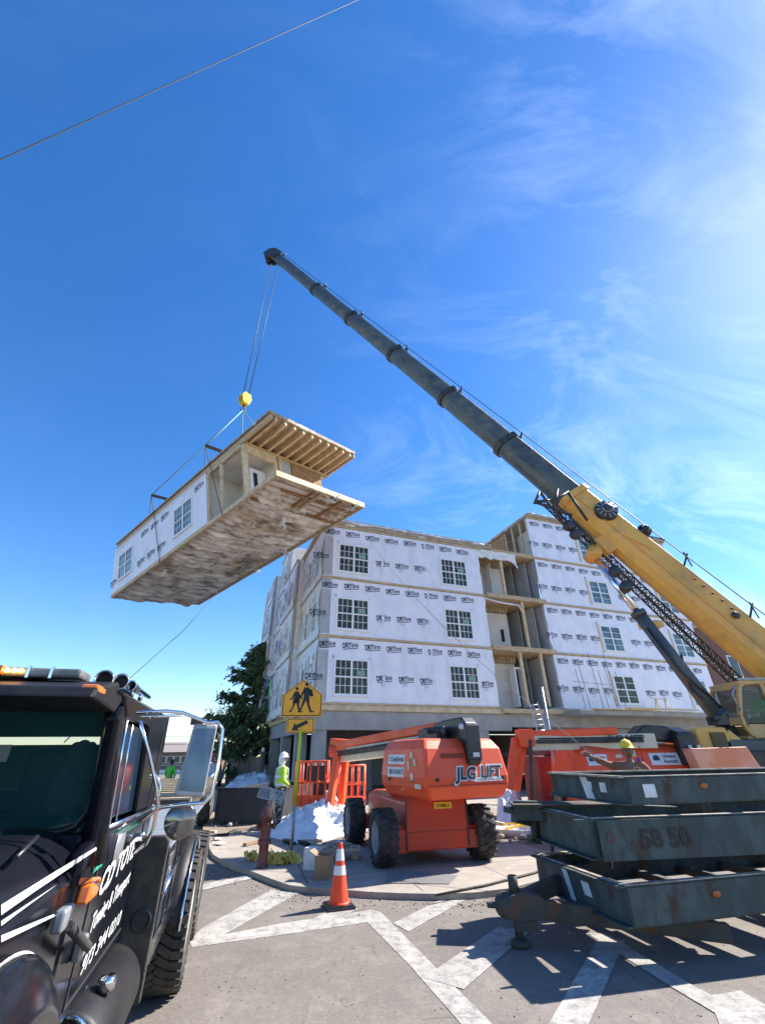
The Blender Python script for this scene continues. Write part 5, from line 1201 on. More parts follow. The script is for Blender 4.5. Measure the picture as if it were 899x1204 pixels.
# draped heaps
def heap(name, label, cat, pts_poly, hgt, m, seed, z=KH, n=90, slope=0., freq=2.2):
    cx = sum(p.x for p in pts_poly)/len(pts_poly); cy = sum(p.y for p in pts_poly)/len(pts_poly)
    rs = random.Random(seed); k = len(pts_poly)
    def edge(a):   # radius toward angle a from the polygon
        d = Vector((math.cos(a), math.sin(a)))
        best = .1
        for i in range(k):
            p, q = pts_poly[i], pts_poly[(i+1) % k]; e = Vector((q.x-p.x, q.y-p.y)); o_ = Vector((p.x-cx, p.y-cy))
            den = d.x*e.y-d.y*e.x
            if abs(den) < 1e-9: continue
            t_ = (o_.x*e.y-o_.y*e.x)/den; s_ = (o_.x*d.y-o_.y*d.x)/den
            if t_ > 0 and -1e-6 <= s_ <= 1+1e-6: best = max(best, t_)
        return best
    def fn(u, v):
        a = 2*math.pi*u; r_e = edge(a)*(1+.10*noise.noise(Vector((math.cos(a)*2.5, math.sin(a)*2.5, seed)))); r = r_e*v
        x, y = cx+math.cos(a)*r, cy+math.sin(a)*r
        p = Vector((x*freq, y*freq, seed)); pass
        ridge = (1-abs(noise.noise(Vector((p.x*1.3+p.y*.6, p.y*2.6, seed+4)))))**5; r2 = (1-abs(noise.noise(Vector((p.x*2.9-p.y, p.y*2.2, seed+9)))))**6
        ramp = 1-slope*.5*(1-math.cos(a))
        zz = hgt*ramp*max(0, (1-v**1.9))*(.50+.42*noise.noise(p*.8)+.32*ridge+.10*r2+.02*noise.noise(p*5))
        return (x, y, z+.01+max(0, zz))
    mb = MB(); mb.grid(fn, n*2, n//2); o = mb.build(name, m, None, fix=False); tag(o, label, cat); center(o, (cx, cy, z)); return o
heap('white_tarp', 'large crumpled white tarp heaped on the ground left of the boom lift', 'tarp', [G(312, 984, KH), G(350, 992, KH), G(428, 988, KH), G(438, 972, KH)+Vector((0, .6, 0)), G(420, 960, KH), G(360, 962, KH), G(316, 968, KH)], .95, M_tarp, 3, freq=1.5, slope=.5)
heap('white_tarp', 'bluish white wrapped bags piled against the shaded far end of the podium', 'tarp', [G(262, 930, KH), G(318, 935, KH), G(330, 925, KH)+Vector((.5, 0, 0)), G(325, 915, KH), G(280, 918, KH)], 1.3, M_tarp, 8, freq=1.1)
def crumple(name, label, c, rad, n, seed, m, size=.16):
    rs = random.Random(seed); mb = MB()
    for k in range(n):
        a = rs.random()*6.283; r_ = rad*math.sqrt(rs.random()); o_ = Vector((math.cos(a)*r_, math.sin(a)*r_*.6, .05+rs.random()*.12*(1-r_/rad)))
        x_ = Vector((rs.gauss(0, 1), rs.gauss(0, 1), rs.gauss(0, .5))).normalized(); y_ = x_.cross(Vector((rs.gauss(0, 1), rs.gauss(0, 1), 1))).normalized(); z_ = x_.cross(y_); ph = rs.random()*9; s_ = size*rs.uniform(.6, 1.2)
        def fn(u, v):
            p = o_+x_*(u-.5)*s_*1.7+y_*(v-.5)*s_+z_*(.10*math.sin(u*5+ph)+.07*noise.noise(Vector((u*4, v*4, ph))))*s_*2.2
            return (p.x, p.y, max(.006, p.z))
        mb.grid(fn, 9, 6)
    o = mb.build(name, m, None, fix=False, solid=.004); o.location = c; tag(o, label, 'cloth'); return o
crumple('yellow_cloth', 'crumpled yellow hose cloth lying right of the hydrant foot', G(331, 1014, KH), .30, 34, 5, M_yellowcl)
crumple('yellow_cloth', 'small scrap of yellow cloth left of the hydrant foot', G(297, 1012, KH), .14, 8, 6, M_yellowcl, .12)
heap('white_sack', 'tall white bulk sack between the boom lift wheel and the steel frames', 'sack', [G(583, 968, KH), G(616, 968, KH), G(620, 960, KH), G(585, 958, KH)], 1.25, M_tarp, 12, freq=1.3, n=30)
heap('earth_heap', 'low heap of dark earth and rubble behind the tarp and the lift wheels', 'earth', [G(380, 992, KH), G(455, 995, KH), G(470, 980, KH), G(400, 976, KH)], .12, M_dirt, 14, freq=4)
# tub with yellow tools
tp = G(608, 984, KH)
t = thing('plastic_tub', 'low white tub holding yellow tools on the dirt left of the steel frames', 'tub', tp, R(-14))
mb = MB(); mb.lathe([(.0, .02), (.42, .02), (.50, .16), (.54, .17), (.54, .145), (.44, .0), (0, .0)], (0, 0, 0), 'Z', 28, M=Matrix.Diagonal((1.0, .62, 1, 1))); mb.build('tub_body', M_tarp, t)
for k, (x, y, a) in enumerate(((-.12, .05, .7), (.05, -.05, -.3), (-.02, .1, -.5))): mb = MB(); mb.bar((x-.3*math.cos(a), y-.2*math.sin(a), .12+.05*k), (x+.3*math.cos(a), y+.2*math.sin(a), .22+.03*k), .07, .03); mb.build('yellow_tool', M_hat, t)
# catch-basin tiles on the pavement
mb = MB(); q = [G(*p, KH) for p in ((452, 1039), (528, 1040), (538, 1030), (456, 1022))]
mb.poly([(p.x, p.y, KH+.006) for p in q]); o = mb.build('tactile_paving', mat('tactile plate', (.16, .15, .14), (.12, .11, .10), rough=.8, scale=8, bump=.6, bscale=60)); struct(o)
mb = MB()
for k in range(420):
    u, v = (k % 30+.5)/30, (k//30+.5)/14; p = q[0].lerp(q[1], u).lerp(q[3].lerp(q[2], u), v); mb.lathe([(.022, KH+.0065), (.015, KH+.014), (0, KH+.014)], (p.x, p.y, 0), 'Z', 6)
o = mb.build('tactile_studs', mat('stud grey', (.2, .19, .18), rough=.8)); struct(o)
# cable across pavement on the right
mb = MB(); a, b, c = G(512, 1055, KH), G(570, 1043, KH), G(628, 1028, KH); mb.tube([a+Vector((0, 0, .02)), b+Vector((0, 0, .02)), c+Vector((0, 0, .02)), G(680, 1010, KH)+Vector((0, 0, .02))], .016, 6)
o = mb.build('cable', M_rustd); tag(o, 'thin dark cable lying along the pavement edge below the boom lift', 'cable')
# debris
rs = random.Random(21)
dm = [M_lumberlt, M_tarp, M_dark, M_stone, M_card, M_lumber]
dn = [('wood_scrap', 'wood scrap'), ('plastic_scrap', 'plastic scrap'), ('black_scrap', 'rubber scrap'), ('stone', 'stone'), ('card_scrap', 'cardboard scrap'), ('wood_scrap', 'wood scrap')]
for k in range(84):
    px, py = (rs.uniform(335, 470), rs.uniform(976, 996)) if k % 3 else (rs.uniform(575, 640), rs.uniform(968, 992))
    if k % 7 == 0: px, py = rs.uniform(242, 300), rs.uniform(965, 995)
    p = G(px, py, KH); i = k % 6; mb = MB(); s_ = rs.uniform(.05, .16)
    if i in (1,): mb.grid(lambda u, v: ((u-.5)*s_*3, (v-.5)*s_*2, .02+.07*abs(noise.noise(Vector((u*4, v*4, k))))), 6, 6)
    elif i == 3: mb.ell((0, 0, s_*.3), (s_*.6, s_*.45, s_*.35), 7, 5)
    else: mb.box((-s_*1.8, -s_*.4, .0), (s_*1.8, s_*.4, .03+s_*.15))
    o = mb.build(dn[i][0], dm[i]); o.location = (p.x, p.y, KH+.008); o.rotation_euler = (rs.uniform(-.05, .05), 0, rs.uniform(0, 3.1)); side = 'between the tarp and the lift wheels' if k % 3 else 'on the dirt beside the plastic tub'
    if k % 7 == 0: side = 'on the dirt verge behind the hydrant'
    tag(o, f'small piece of {dn[i][1]} lying {side}', dn[i][1], f'{dn[i][1]} pieces {side}')
# pebbles and stones on the road
rs = random.Random(77); mb = MB()
for k in range(900):
    if k < 420:
        a = KP[rs.randrange(len(KP)-1)]; px, py = a[0]+rs.uniform(-22, 22), a[1]+abs(rs.gauss(0, 7))+2
    elif k < 640: px, py = rs.uniform(245, 640), rs.uniform(960, 1005)
    else: px, py = rs.uniform(200, 899), rs.uniform(1065, 1200)
    p = G(px, py, 0); z_ = .002
    if k >= 420 and k < 640: p = G(px, py, KH); z_ = KH+.008
    s_ = rs.uniform(.003, .009)*(1.5 if k < 640 else .8); mb.ell((p.x, p.y, z_+s_*.3), (s_*1.2, s_, s_*.6), 5, 3, mi=rs.randrange(3), M=Matrix.Rotation(rs.random()*3, 3, 'Z'))
o = mb.build('gravel', [M_stone, M_pink, M_dark], fix=False); tag(o, 'loose grit and small stones scattered along the kerb and road', 'gravel'); o['kind'] = 'stuff'
# overhead wires
def wire(a, b, sag, r, label, grp=None):
    mb = MB(); mb.tube([a.lerp(b, i/16)+Vector((0, 0, -sag*4*(i/16)*(1-i/16))) for i in range(17)], r, 5); o = mb.build('overhead_cable', M_rope); tag(o, label, 'cable', grp)
a, b = Q(0, 188, 7.), Q(420, 0, 8.); d = b-a; wire(a-d*1.2, b+d*1.2, .0, .021, 'single dark cable crossing the sky at the top left corner')
for y, l in ((861, 'upper'), (870, 'lower')): wire(Q(120, y-1, 70), Q(262, y+3, 62), .4, .03, f'{l} of two thin wires in the distance left of the dark tree')
# ------------------------------------------------------------------ black container, fence, background
ca, cb_ = G(250, 972, .0), G(313, 973, .0)
h_ = Q(282, 928, ca.y).z
t = thing('black_container', 'low black steel container in the shade behind the hydrant', 'container', (ca.x, ca.y, 0), math.atan2(cb_.y-ca.y, cb_.x-ca.x))
W_ = (cb_-ca).length
mb = MB(); mb.box((0, 0, .06), (W_, .05, h_)); mb.box((0, .06, .06), (.05, 4.2, h_)); mb.box((W_-.05, .06, .06), (W_, 4.2, h_)); mb.box((0, 4.2, .06), (W_, 4.25, h_)); mb.box((.06, .06, .06), (W_-.06, 4.2, .12)); mb.build('shell', M_blockb, t, bev=.01)
mb = MB(); mb.box((-.03, -.03, h_), (W_+.03, .07, h_+.05)); mb.build('top_rail', M_blockb, t)
for x in (.2, W_-.3): mb = MB(); mb.box((x, .3, 0), (x+.12, 3.8, .06)); mb.build('skid', M_blockb, t)
# far houses
def house(label, px0, px1, ytop, yroof, Y, wallm, roofm, n):
    a = Q(px0, ytop, Y); b = Q(px1, ytop, Y); t = thing('far_house', label, 'house', (a.x, Y, 0), 0, 'row of houses far down the side street'); W = b.x-a.x; H = a.z; rH = Q(px0, yroof, Y).z
    mb = MB(); mb.box((0, 0, 0), (W, 9, H)); mb.build('wall', wallm, t)
    mb = MB(); mb.prism([(-.5, H+.01), (9.5, H+.01), (4.5, rH)], 'YZ', -.3, W+.3); mb.build('roof', roofm, t)
    for k in range(n):
        x = W*(k+.5)/n; mb = MB(); mb.box((x-.5, -.06, H*.45), (x+.5, -.01, H*.8)); f = mb.build('window', M_vinyl, t); mb = MB(); mb.box((x-.42, -.09, H*.47), (x+.42, -.065, H*.78)); mb.build('pane', M_glassd, f)
    return t
t1 = house('long grey brown garage row with pale roof seen through the mirror gap', 165, 222, 885, 876, 75, M_wood, M_shingle, 7)
t2 = house('house with a small arched gable on its roof, left of the mirror', 176, 205, 884, 872, 88, M_stone, M_shingle, 3)
t3 = house('low far house between the truck mirror and the dark tree', 222, 262, 884, 874, 95, M_brick, M_shingle, 4)
# white deck truck parked behind
t = thing('flatbed_trailer', 'pale blue and white flatbed trailer parked beyond the black truck', 'trailer', G(200, 925)*Vector((1, 1, 0)), R(6))
mb = MB(); mb.box((-6, 0, .75), (3.2, 2.4, .95)); mb.build('deck', M_tarp, t)
mb = MB(); mb.box((-6, -.02, .98), (3.2, .04, 1.1)); mb.box((-6, -.04, 1.3), (3.2, .02, 1.38)); 
for k in range(12): x = -5.9+k*.8; mb.box((x, -.02, .96), (x+.06, .04, 1.3))
mb.build('side_rail', M_galv, t)
for x in (-4.5, -3.3, 1.2, 2.3): tyre((x, .15, .48), .48, .28, t, axis='Y', lugs=0)
# cars far
def car(label, px, py, Y, m, rz=0.):
    p = Q(px, py, Y); t = thing('parked_car', label, 'car', (p.x, Y, 0), rz, 'cars parked far down the side street')
    mb = MB(); mb.prism([(-2.1, .35), (-2.15, .75), (-1.3, .95), (1.6, .98), (2.1, .8), (2.15, .4)], 'XZ', 0, 1.75); mb.prism([(-1.25, .95), (-.7, 1.42), (.9, 1.45), (1.55, .98)], 'XZ', .1, 1.65); mb.build('body', m, t, bev=.06)
    mb = MB(); mb.prism([(-1.1, 1.0), (-.66, 1.36), (.86, 1.38), (1.38, 1.0)], 'XZ', .08, 1.67); mb.build('side_glass', M_glassd, t)
    for x in (-1.35, 1.35):
        for y in (.1, 1.65): tyre((x, y, .33), .33, .2, t, axis='Y', lugs=0)
car('white car parked in front of the wooden fence far down the street', 259, 903, 34, M_paintw, R(100))
car('silver car parked behind the white car far down the street', 248, 900, 42, M_alu, R(96))
# wooden fence with capped posts
fa = Vector((Q(268, 905, 38).x, 38, 0)); fb = Vector((Q(306, 905, 33).x, 33, 0)); d = (fb-fa); fd = d.normalized()
t = thing('wooden_fence', 'weathered board fence with lamp topped posts behind the white bags', 'fence', fa, math.atan2(d.y, d.x))
n = int(d.length/.16)
mb = MB()
for k in range(n): mb.box((k*.16, 0, .05), (k*.16+.145, .025, 1.75+.04*(k % 3))); 
mb.build('boards', M_wood, t)
for k in range(4):
    x = d.length*k/3; mb = MB(); mb.box((x-.12, -.06, 0), (x+.12, .18, 2.0)); mb.box((x-.2, -.14, 2.0), (x+.2, .26, 2.08)); p = mb.build('fence_post', M_wood, t); mb = MB(); mb.lathe([(0, 2.08), (.1, 2.08), (.13, 2.2), (.05, 2.34), (0, 2.36)], (x, .06, 0), 'Z', 10); mb.build('post_lamp', M_vinyl, p)
# second fence run along the side street toward the trees
# ------------------------------------------------------------------ trees
def leaf_tree(name, label, base, H, rad, seed, m, nb=60, per=130, size=.16, conical=True, z0f=.08):
    rs = random.Random(seed); t = thing(name, label, 'tree', base)
    mb = MB(); mb.tube([(0, 0, 0), (.1, 0, H*.35), (0, .1, H*.7), (.05, 0, H*.97)], [.28, .2, .12, .03], 8)
    lf = MB()
    for b in range(nb):
        f = z0f+(1-z0f)*(b+rs.random())/nb; z = H*f
        L_ = rad*((1-f)**.62 if conical else math.sin(math.pi*min(1, f*.95+.12))**.6)*rs.uniform(.62, 1.25); a = rs.random()*6.283
        e = Vector((math.cos(a)*L_, math.sin(a)*L_, z+L_*rs.uniform(-.05, .38)))
        s = Vector((0, 0, z)); mb.tube([s, s.lerp(e, .5)+Vector((0, 0, .12*L_)), e], [.07, .045, .012], 5)
        for sub in range(7):
            u = rs.uniform(.3, 1.02); c = s.lerp(e, u)+Vector((rs.gauss(0, .2), rs.gauss(0, .2), rs.gauss(.1, .16)))*(L_*.35+.2); rr = rs.uniform(.22, .62)
            mb.tube([s.lerp(e, u*.8), c], [.02, .008], 4)
            for k in range(per//7*2):
                p = c+Vector((rs.gauss(0, rr*.5), rs.gauss(0, rr*.5), rs.gauss(0, rr*.28)))
                n_ = Vector((rs.gauss(0, 1), rs.gauss(0, 1), rs.gauss(0, 1)+.8)).normalized(); x_ = n_.orthogonal().normalized(); y_ = n_.cross(x_); q = size*rs.uniform(.5, 1.2)
                lf.poly([p-x_*q, p+y_*q*.5, p+x_*q, p-y_*q*.4])
    mb.build('trunk', M_bark, t); lf.build('crown', m, t, fix=False); return t
tb = Q(292, 905, 36)
leaf_tree('pine_tree', 'dark evergreen tree rising left of the wrapped building', (tb.x, 36, 0), 9.7, 3.6, 4, M_leaf, nb=90, per=165, size=.17)
tb = Q(262, 905, 50)
def bare_tree(label, base, H, seed, m, depth=5, spread=.5, grp=None):
    rs = random.Random(seed); t = thing('bare_tree', label, 'tree', base, 0, grp); mb = MB()
    def br(p, d, L_, r, k):
        q = p+d*L_; mb.tube([p, p.lerp(q, .5)+Vector((rs.gauss(0, .04), rs.gauss(0, .04), 0))*L_, q], [r, r*.85, r*.65], 5, caps=False)
        if k == 0: return
        for i in range(3 if k > 1 else 4):
            dd = (d+Vector((rs.gauss(0, spread), rs.gauss(0, spread), rs.gauss(.05, spread*.6)))).normalized(); br(p.lerp(q, rs.uniform(.6, 1)), dd, L_*rs.uniform(.6, .82), r*.6, k-1)
    br(Vector((0, 0, 0)), Vector((0, 0, 1)), H*.3, H*.02, depth); mb.build('branches', m, t, fix=False); return t
bare_tree('leafless grey tree between the mirror and the dark evergreen', (tb.x, 50, 0), 9.5, 2, M_twig)
bare_tree('leafless tree standing behind the white and silver parked cars', (Q(278, 900, 44).x, 44, 0), 8, 5, M_twig)
bare_tree('pale leafless tree showing above the crane at the right edge', (Q(893, 800, 55).x, 55, 0), 15, 9, mat('pale twigs', (.32,.29,.24), rough=.9), depth=6)
bare_tree('leafless shrub seen through the columns of the podium, left one', (0, 52, 0), 6, 11, M_twig)
bare_tree('leafless shrub seen through the columns of the podium, right one', (6, 54, 0), 6, 13, M_twig)
# ------------------------------------------------------------------ people
def chain(name, nodes, edges, rad, m, parent, sub=2, root=0):
    me = bpy.data.meshes.new(name); me.from_pydata(nodes, edges, []); me.materials.append(m)
    o = bpy.data.objects.new(name, me); COL.objects.link(o)
    if parent: o.parent = parent
    md = o.modifiers.new('skin', 'SKIN'); md.use_smooth_shade = True
    if not me.skin_vertices: 
        raise RuntimeError('no skin layer')
    for i, r_ in enumerate(rad):
        sv = me.skin_vertices[0].data[i]; sv.radius = (r_, r_) if not isinstance(r_, tuple) else r_; sv.use_root = (i == root)
    s = o.modifiers.new('sub', 'SUBSURF'); s.levels = sub; s.render_levels = sub
    return o
def person(label, base, rz, hgt, armL, armR, legs, top, trousers, headm, headname='hard_hat', skin=M_skin, hood=False, sc=1., lean=(0, 0)):
    # joints in a 1.8 m frame facing -Y; armL/armR = (elbow, wrist); legs = ((kneeL, ankleL), (kneeR, ankleR))
    t = thing('person', label, 'person', base, rz); k = hgt/1.8
    V = lambda p: (p[0]*k, p[1]*k, p[2]*k)
    lx, ly = lean
    hip = (0, 0, .95); bel = (lx*.3, ly*.3, 1.12); ch = (lx*.7, ly*.7, 1.36); nk = (lx, ly, 1.52); hd = (lx*1.1, ly*1.15-.01, 1.66)
    shL, shR = (lx-.19, ly*.9, 1.43), (lx+.19, ly*.9, 1.43); hL, hR = (-.10, 0, .90), (.10, 0, .90)
    nodes = [hip, bel, ch, nk, hd, shL, armL[0], armL[1], shR, armR[0], armR[1], hL, legs[0][0], legs[0][1], hR, legs[1][0], legs[1][1]]
    edges = [(0, 1), (1, 2), (2, 3), (3, 4), (2, 5), (5, 6), (6, 7), (2, 8), (8, 9), (9, 10), (0, 11), (11, 12), (12, 13), (0, 14), (14, 15), (15, 16)]
    rad = [.12, .115, .13, .05, .06, .06, .042, .03, .06, .042, .03, .085, .055, .038, .085, .055, .038]
    hn = []
    # hands: palm and five fingers grown from each wrist
    for w_i, e_i in ((7, 6), (10, 9)):
        w = Vector(nodes[w_i]); d = (w-Vector(nodes[e_i])).normalized(); s_ = d.cross(Vector((0, 1, .2))).normalized(); b = len(nodes)
        nodes.append(tuple(w+d*.07)); rad.append(.028); edges.append((w_i, b))
        for j, (o_, L_) in enumerate(((-.035, .055), (-.012, .08), (.010, .085), (.032, .075))):
            nodes.append(tuple(w+d*.10+s_*o_)); rad.append(.010); edges.append((b, len(nodes)-1)); nodes.append(tuple(w+d*(.10+L_)+s_*o_*1.2+Vector((0, -.02, 0)))); rad.append(.008); edges.append((len(nodes)-2, len(nodes)-1))
        nodes.append(tuple(w+d*.06-s_*.055)); rad.append(.010); edges.append((b, len(nodes)-1))
    body = chain('body', [V(p) for p in nodes], edges, [(r_*k) for r_ in rad], skin, t)
    mb = MB(); hc = Vector(hd)+Vector((0, 0, .0)); mb.ell(hc*k, (.078*k, .098*k, .118*k), 16, 12)
    mb.ell((hc+Vector((0, -.10, -.015)))*k, (.016*k, .022*k, .025*k), 8, 6)
    for sx_ in (-1, 1): mb.ell((hc+Vector((sx_*.08, .0, -.01)))*k, (.012*k, .022*k, .032*k), 8, 6)
    mb.build('head', skin, t)
    mb = MB()
    for sx_ in (-1, 1): mb.ell((hc+Vector((sx_*.03, -.092, .012)))*k, (.012*k, .008*k, .008*k), 8, 6)
    mb.ell((hc+Vector((0, -.094, -.055)))*k, (.022*k, .006*k, .005*k), 8, 6); mb.build('face', M_hair, t)
    # jacket
    up = lambda a, b, f: tuple(Vector(a).lerp(Vector(b), f))
    jn = [(0, 0, .90), bel, ch, up(ch, nk, .75), shL, armL[0], up(armL[0], armL[1], .88), shR, armR[0], up(armR[0], armR[1], .88)]
    chain('jacket', [V(p) for p in jn], [(0, 1), (1, 2), (2, 3), (2, 4), (4, 5), (5, 6), (2, 7), (7, 8), (8, 9)], [r_*k for r_ in (.145, .14, .155, .075, .08, .062, .05, .08, .062, .05)], top, t)
    if top is M_hivis:
        mb = MB()
        for z_ in (1.05, 1.24): mb.lathe([(.168*k, (z_-.025)*k), (.172*k, z_*k), (.168*k, (z_+.025)*k)], (lx*.5, 0, 0), 'Z', 20)
        for s_ in (-1, 1): mb.tube([(s_*.09*k, -.165*k, 1.05*k), (s_*.10*k, -.15*k, 1.42*k), (s_*.10*k, 0, 1.51*k), (s_*.10*k, .15*k, 1.42*k), (s_*.09*k, .165*k, 1.05*k)], .014*k, 6)
        mb.build('reflective_band', M_conew, t)
    tn = [(0, 0, .96), hL, legs[0][0], up(legs[0][0], legs[0][1], .95), hR, legs[1][0], up(legs[1][0], legs[1][1], .95)]
    chain('trousers', [V(p) for p in tn], [(0, 1), (1, 2), (2, 3), (0, 4), (4, 5), (5, 6)], [r_*k for r_ in (.13, .10, .075, .062, .10, .075, .062)], trousers, t)
    mb = MB()
    for kn, an in legs:
        mb.ell(Vector((an[0], an[1]-.06, an[2]-.035))*k, (.048*k, .14*k, .05*k), 12, 8); mb.tube([Vector((an[0], an[1], an[2]-.05))*k, Vector((an[0], an[1], an[2]+.10))*k], [.055*k, .06*k], 10)
    mb.build('boots', M_dark, t)
    if headname == 'hard_hat':
        mb = MB(); c = (hc+Vector((0, .0, .05)))
        mb.lathe([(.155*k, 0), (.118*k, .012*k), (.112*k, .05*k), (.085*k, .10*k), (.04*k, .125*k), (0, .13*k)], c*k, 'Z', 20, M=Matrix.Diagonal((.92, 1.08, 1, 1))); mb.tube([(c+Vector((0, -.12, .05)))*k, (c+Vector((0, 0, .135)))*k, (c+Vector((0, .12, .05)))*k], .014*k, 6); mb.build('hard_hat', headm, t)
    elif headname == 'hair':
        mb = MB(); mb.ell((hc+Vector((0, .02, .03)))*k, (.086*k, .10*k, .105*k), 14, 10); mb.build('hair', headm, t)
    if hood:
        mb = MB(); mb.ell((hc+Vector((0, .035, -.02)))*k, (.10*k, .105*k, .15*k), 14, 10); mb.build('hood', M_tarp, t)
    return t
std = (((-.11, -.02, .50), (-.12, .02, .09)), ((.11, .02, .50), (.12, .05, .09)))
pA = Q(327, 962, 14.2)
person('person in lime hi vis jacket and white head cover standing behind the sign pole', (pA.x, 14.2, KH), R(115), 1.80, ((-.26, .02, 1.15), (-.22, -.20, 1.02)), ((.26, .02, 1.15), (.24, -.18, 1.0)), std, M_hivis, M_camo, M_hatw, hood=True)
pB = Q(197, 925, 24.5)
person('person in green shirt and dark trousers standing on the street beside the mirror', (pB.x, 24.5, 0), R(160), 1.75, ((-.30, .0, 1.18), (-.22, -.1, .98)), ((.30, .0, 1.18), (.22, -.1, .98)), std, M_green, M_jeans, M_hair, headname='hair', skin=M_skind)
pC = Q(740, 895, 8.7)
M_red2 = mat('brown shirt', (.28, .12, .07), (.2, .09, .05), rough=.9, scale=9)
person('person in yellow hard hat holding the guide rope behind the steel frames', (pC.x, 8.7, KH+.05), R(-20), 1.83, ((-.34, -.10, 1.45), (-.60, -.22, 1.58)), ((.32, -.05, 1.22), (.10, -.28, 1.35)), std, M_red2, M_jeans, M_hat, skin=M_skind)
# crane operator, seated in the cab
sit = (((-.13, -.42, .93), (-.13, -.42, .50)), ((.13, -.42, .93), (.13, -.42, .50)))
person('person in bright green shirt sitting at the controls of the yellow crane cab', (10.95, 13.85, 1.75), R(-90), 1.6, ((-.28, -.1, 1.18), (-.2, -.38, 1.12)), ((.28, -.1, 1.18), (.2, -.38, 1.12)), sit, M_green, M_jeans, M_hatw, skin=M_skin)
# ------------------------------------------------------------------ black truck
TA = R(106.2)
TX = Vector((math.cos(TA), math.sin(TA), 0)); TY = Vector((-TX.y, TX.x, 0)); TO = TY*.6
truck = thing('black_truck', 'glossy black lorry with white stripes and chrome mirror at the left edge', 'truck', TO, TA)
TM = Matrix.Translation(TO) @ Matrix.Rotation(TA, 4, 'Z'); TI = TM.inverted()
def TP(px, py, y=0.):       # picture point on the vertical plane y = const of the truck, truck coordinates
    d = ray(px, py); o_ = TI @ Vector((0, 0, EYE)); dd = TI.to_3x3() @ d; t_ = (y-o_.y)/dd.y; return o_+dd*t_
def TXP(px, py, x):
    d = ray(px, py); o_ = TI @ Vector((0, 0, EYE)); dd = TI.to_3x3() @ d; t_ = (x-o_.x)/dd.x; return o_+dd*t_
CWd = 2.05
# cab shell: side profile with window opening (x rearward, z up)
def cabside(y):
    mb = MB()
    lower = [(2.62, .80), (4.30, .80), (4.30, 1.48), (2.86, 1.50), (2.62, 1.44)]
    th = .06 if y == 0 else -.06
    Y0, Y1 = (y, y+.06) if y == 0 else (y-.06, y)
    mb.prism(lower, 'XZ', Y0, Y1)
    mb.prism([(2.76, 1.44), (2.92, 1.50), (2.76, 1.98), (2.64, 2.04), (2.60, 1.98)], 'XZ', Y0, Y1)          # A pillar
    mb.prism([(3.66, 1.49), (4.30, 1.48), (4.20, 2.10), (3.50, 2.08), (3.44, 1.98)], 'XZ', Y0, Y1)   # rear pillar
    mb.prism([(2.64, 2.04), (2.76, 1.98), (3.44, 1.98), (3.50, 2.08), (2.6, 2.09)], 'XZ', Y0, Y1)
    return mb
mb = cabside(0); m2 = cabside(CWd); k = len(mb.v); mb.v += m2.v; mb.f += [tuple(i+k for i in f) for f in m2.f]; mb.m += m2.m; mb.sm += m2.sm
mb.box((4.22, .06, .80), (4.30, CWd-.06, 1.5)); 
# roof
mb.grid(lambda u, v: (2.50+1.78*u, .0+CWd*v, 2.085+.07*math.sin(math.pi*min(1, max(0, v)))**.35*math.sin(math.pi*(.12+.8*u))**.4), 12, 16)
# windscreen surround and cowl
mb.box((2.76, .06, 1.36), (2.84, CWd-.06, 1.50)); mb.build('cab', M_truck, truck, bev=.02)
# rounded corner pillar at windscreen edge
mb = MB(); mb.tube([(2.86, .030, 1.38), (2.82, .03, 1.55), (2.74, .035, 1.80), (2.67, .045, 2.02)], [.075, .052, .042, .038], 14); mb.build('corner_pillar', M_truck, truck); mb = MB(); mb.tube([(2.86, CWd-.03, 1.38), (2.67, CWd-.045, 2.02)], [.06, .04], 12); mb.build('corner_pillar', M_truck, truck)
mb = MB()
mb.poly([(2.82, .05, 1.50), (2.65, .07, 2.05), (2.65, CWd-.07, 2.05), (2.82, CWd-.05, 1.50)])
gw = bpy.data.materials.new('windscreen glass'); gw.use_nodes = True; pg_ = gw.node_tree.nodes['Principled BSDF']; pg_.inputs['Base Color'].default_value = (.015, .085, .095, 1); pg_.inputs['Roughness'].default_value = .03; pg_.inputs['Alpha'].default_value = .50
ws = mb.build('windscreen', gw, truck, fix=False)
mb = MB(); mb.box((4.22, .06, 1.5), (4.29, CWd-.06, 1.62)); mb.box((4.18, .06, 1.95), (4.25, CWd-.06, 2.08)); mb.box((4.2, .06, 1.62), (4.27, .35, 1.95)); mb.box((4.2, CWd-.35, 1.62), (4.27, CWd-.06, 1.95)); mb.build('rear_panel', M_truckm, truck)
mb = MB(); mb.box((2.68, .08, 2.055), (4.2, CWd-.08, 2.075)); mb.build('headliner', M_truckm, truck)
for y_ in (.25, 1.3): mb = MB(); mb.box((3.3, y_, 1.1), (3.85, y_+.5, 1.45)); mb.box((3.75, y_, 1.4), (3.9, y_+.5, 1.86)); mb.build('seat', M_truckm, truck, bev=.03)
mb = MB(); mb.tube([(2.645, .075, 2.05), (2.77, .06, 1.66), (2.795, .075, 1.58), (2.81, .11, 1.525), (2.815, .17, 1.505), (2.815, CWd-.2, 1.505)], .014, 8); mb.build('rubber_seal', M_blackpl, ws)
# interior: dash, hanging jacket, papers
mb = MB(); mb.box((2.84, .12, 1.40), (3.2, CWd-.1, 1.53)); mb.build('dashboard', M_truckm, truck, bev=.02)
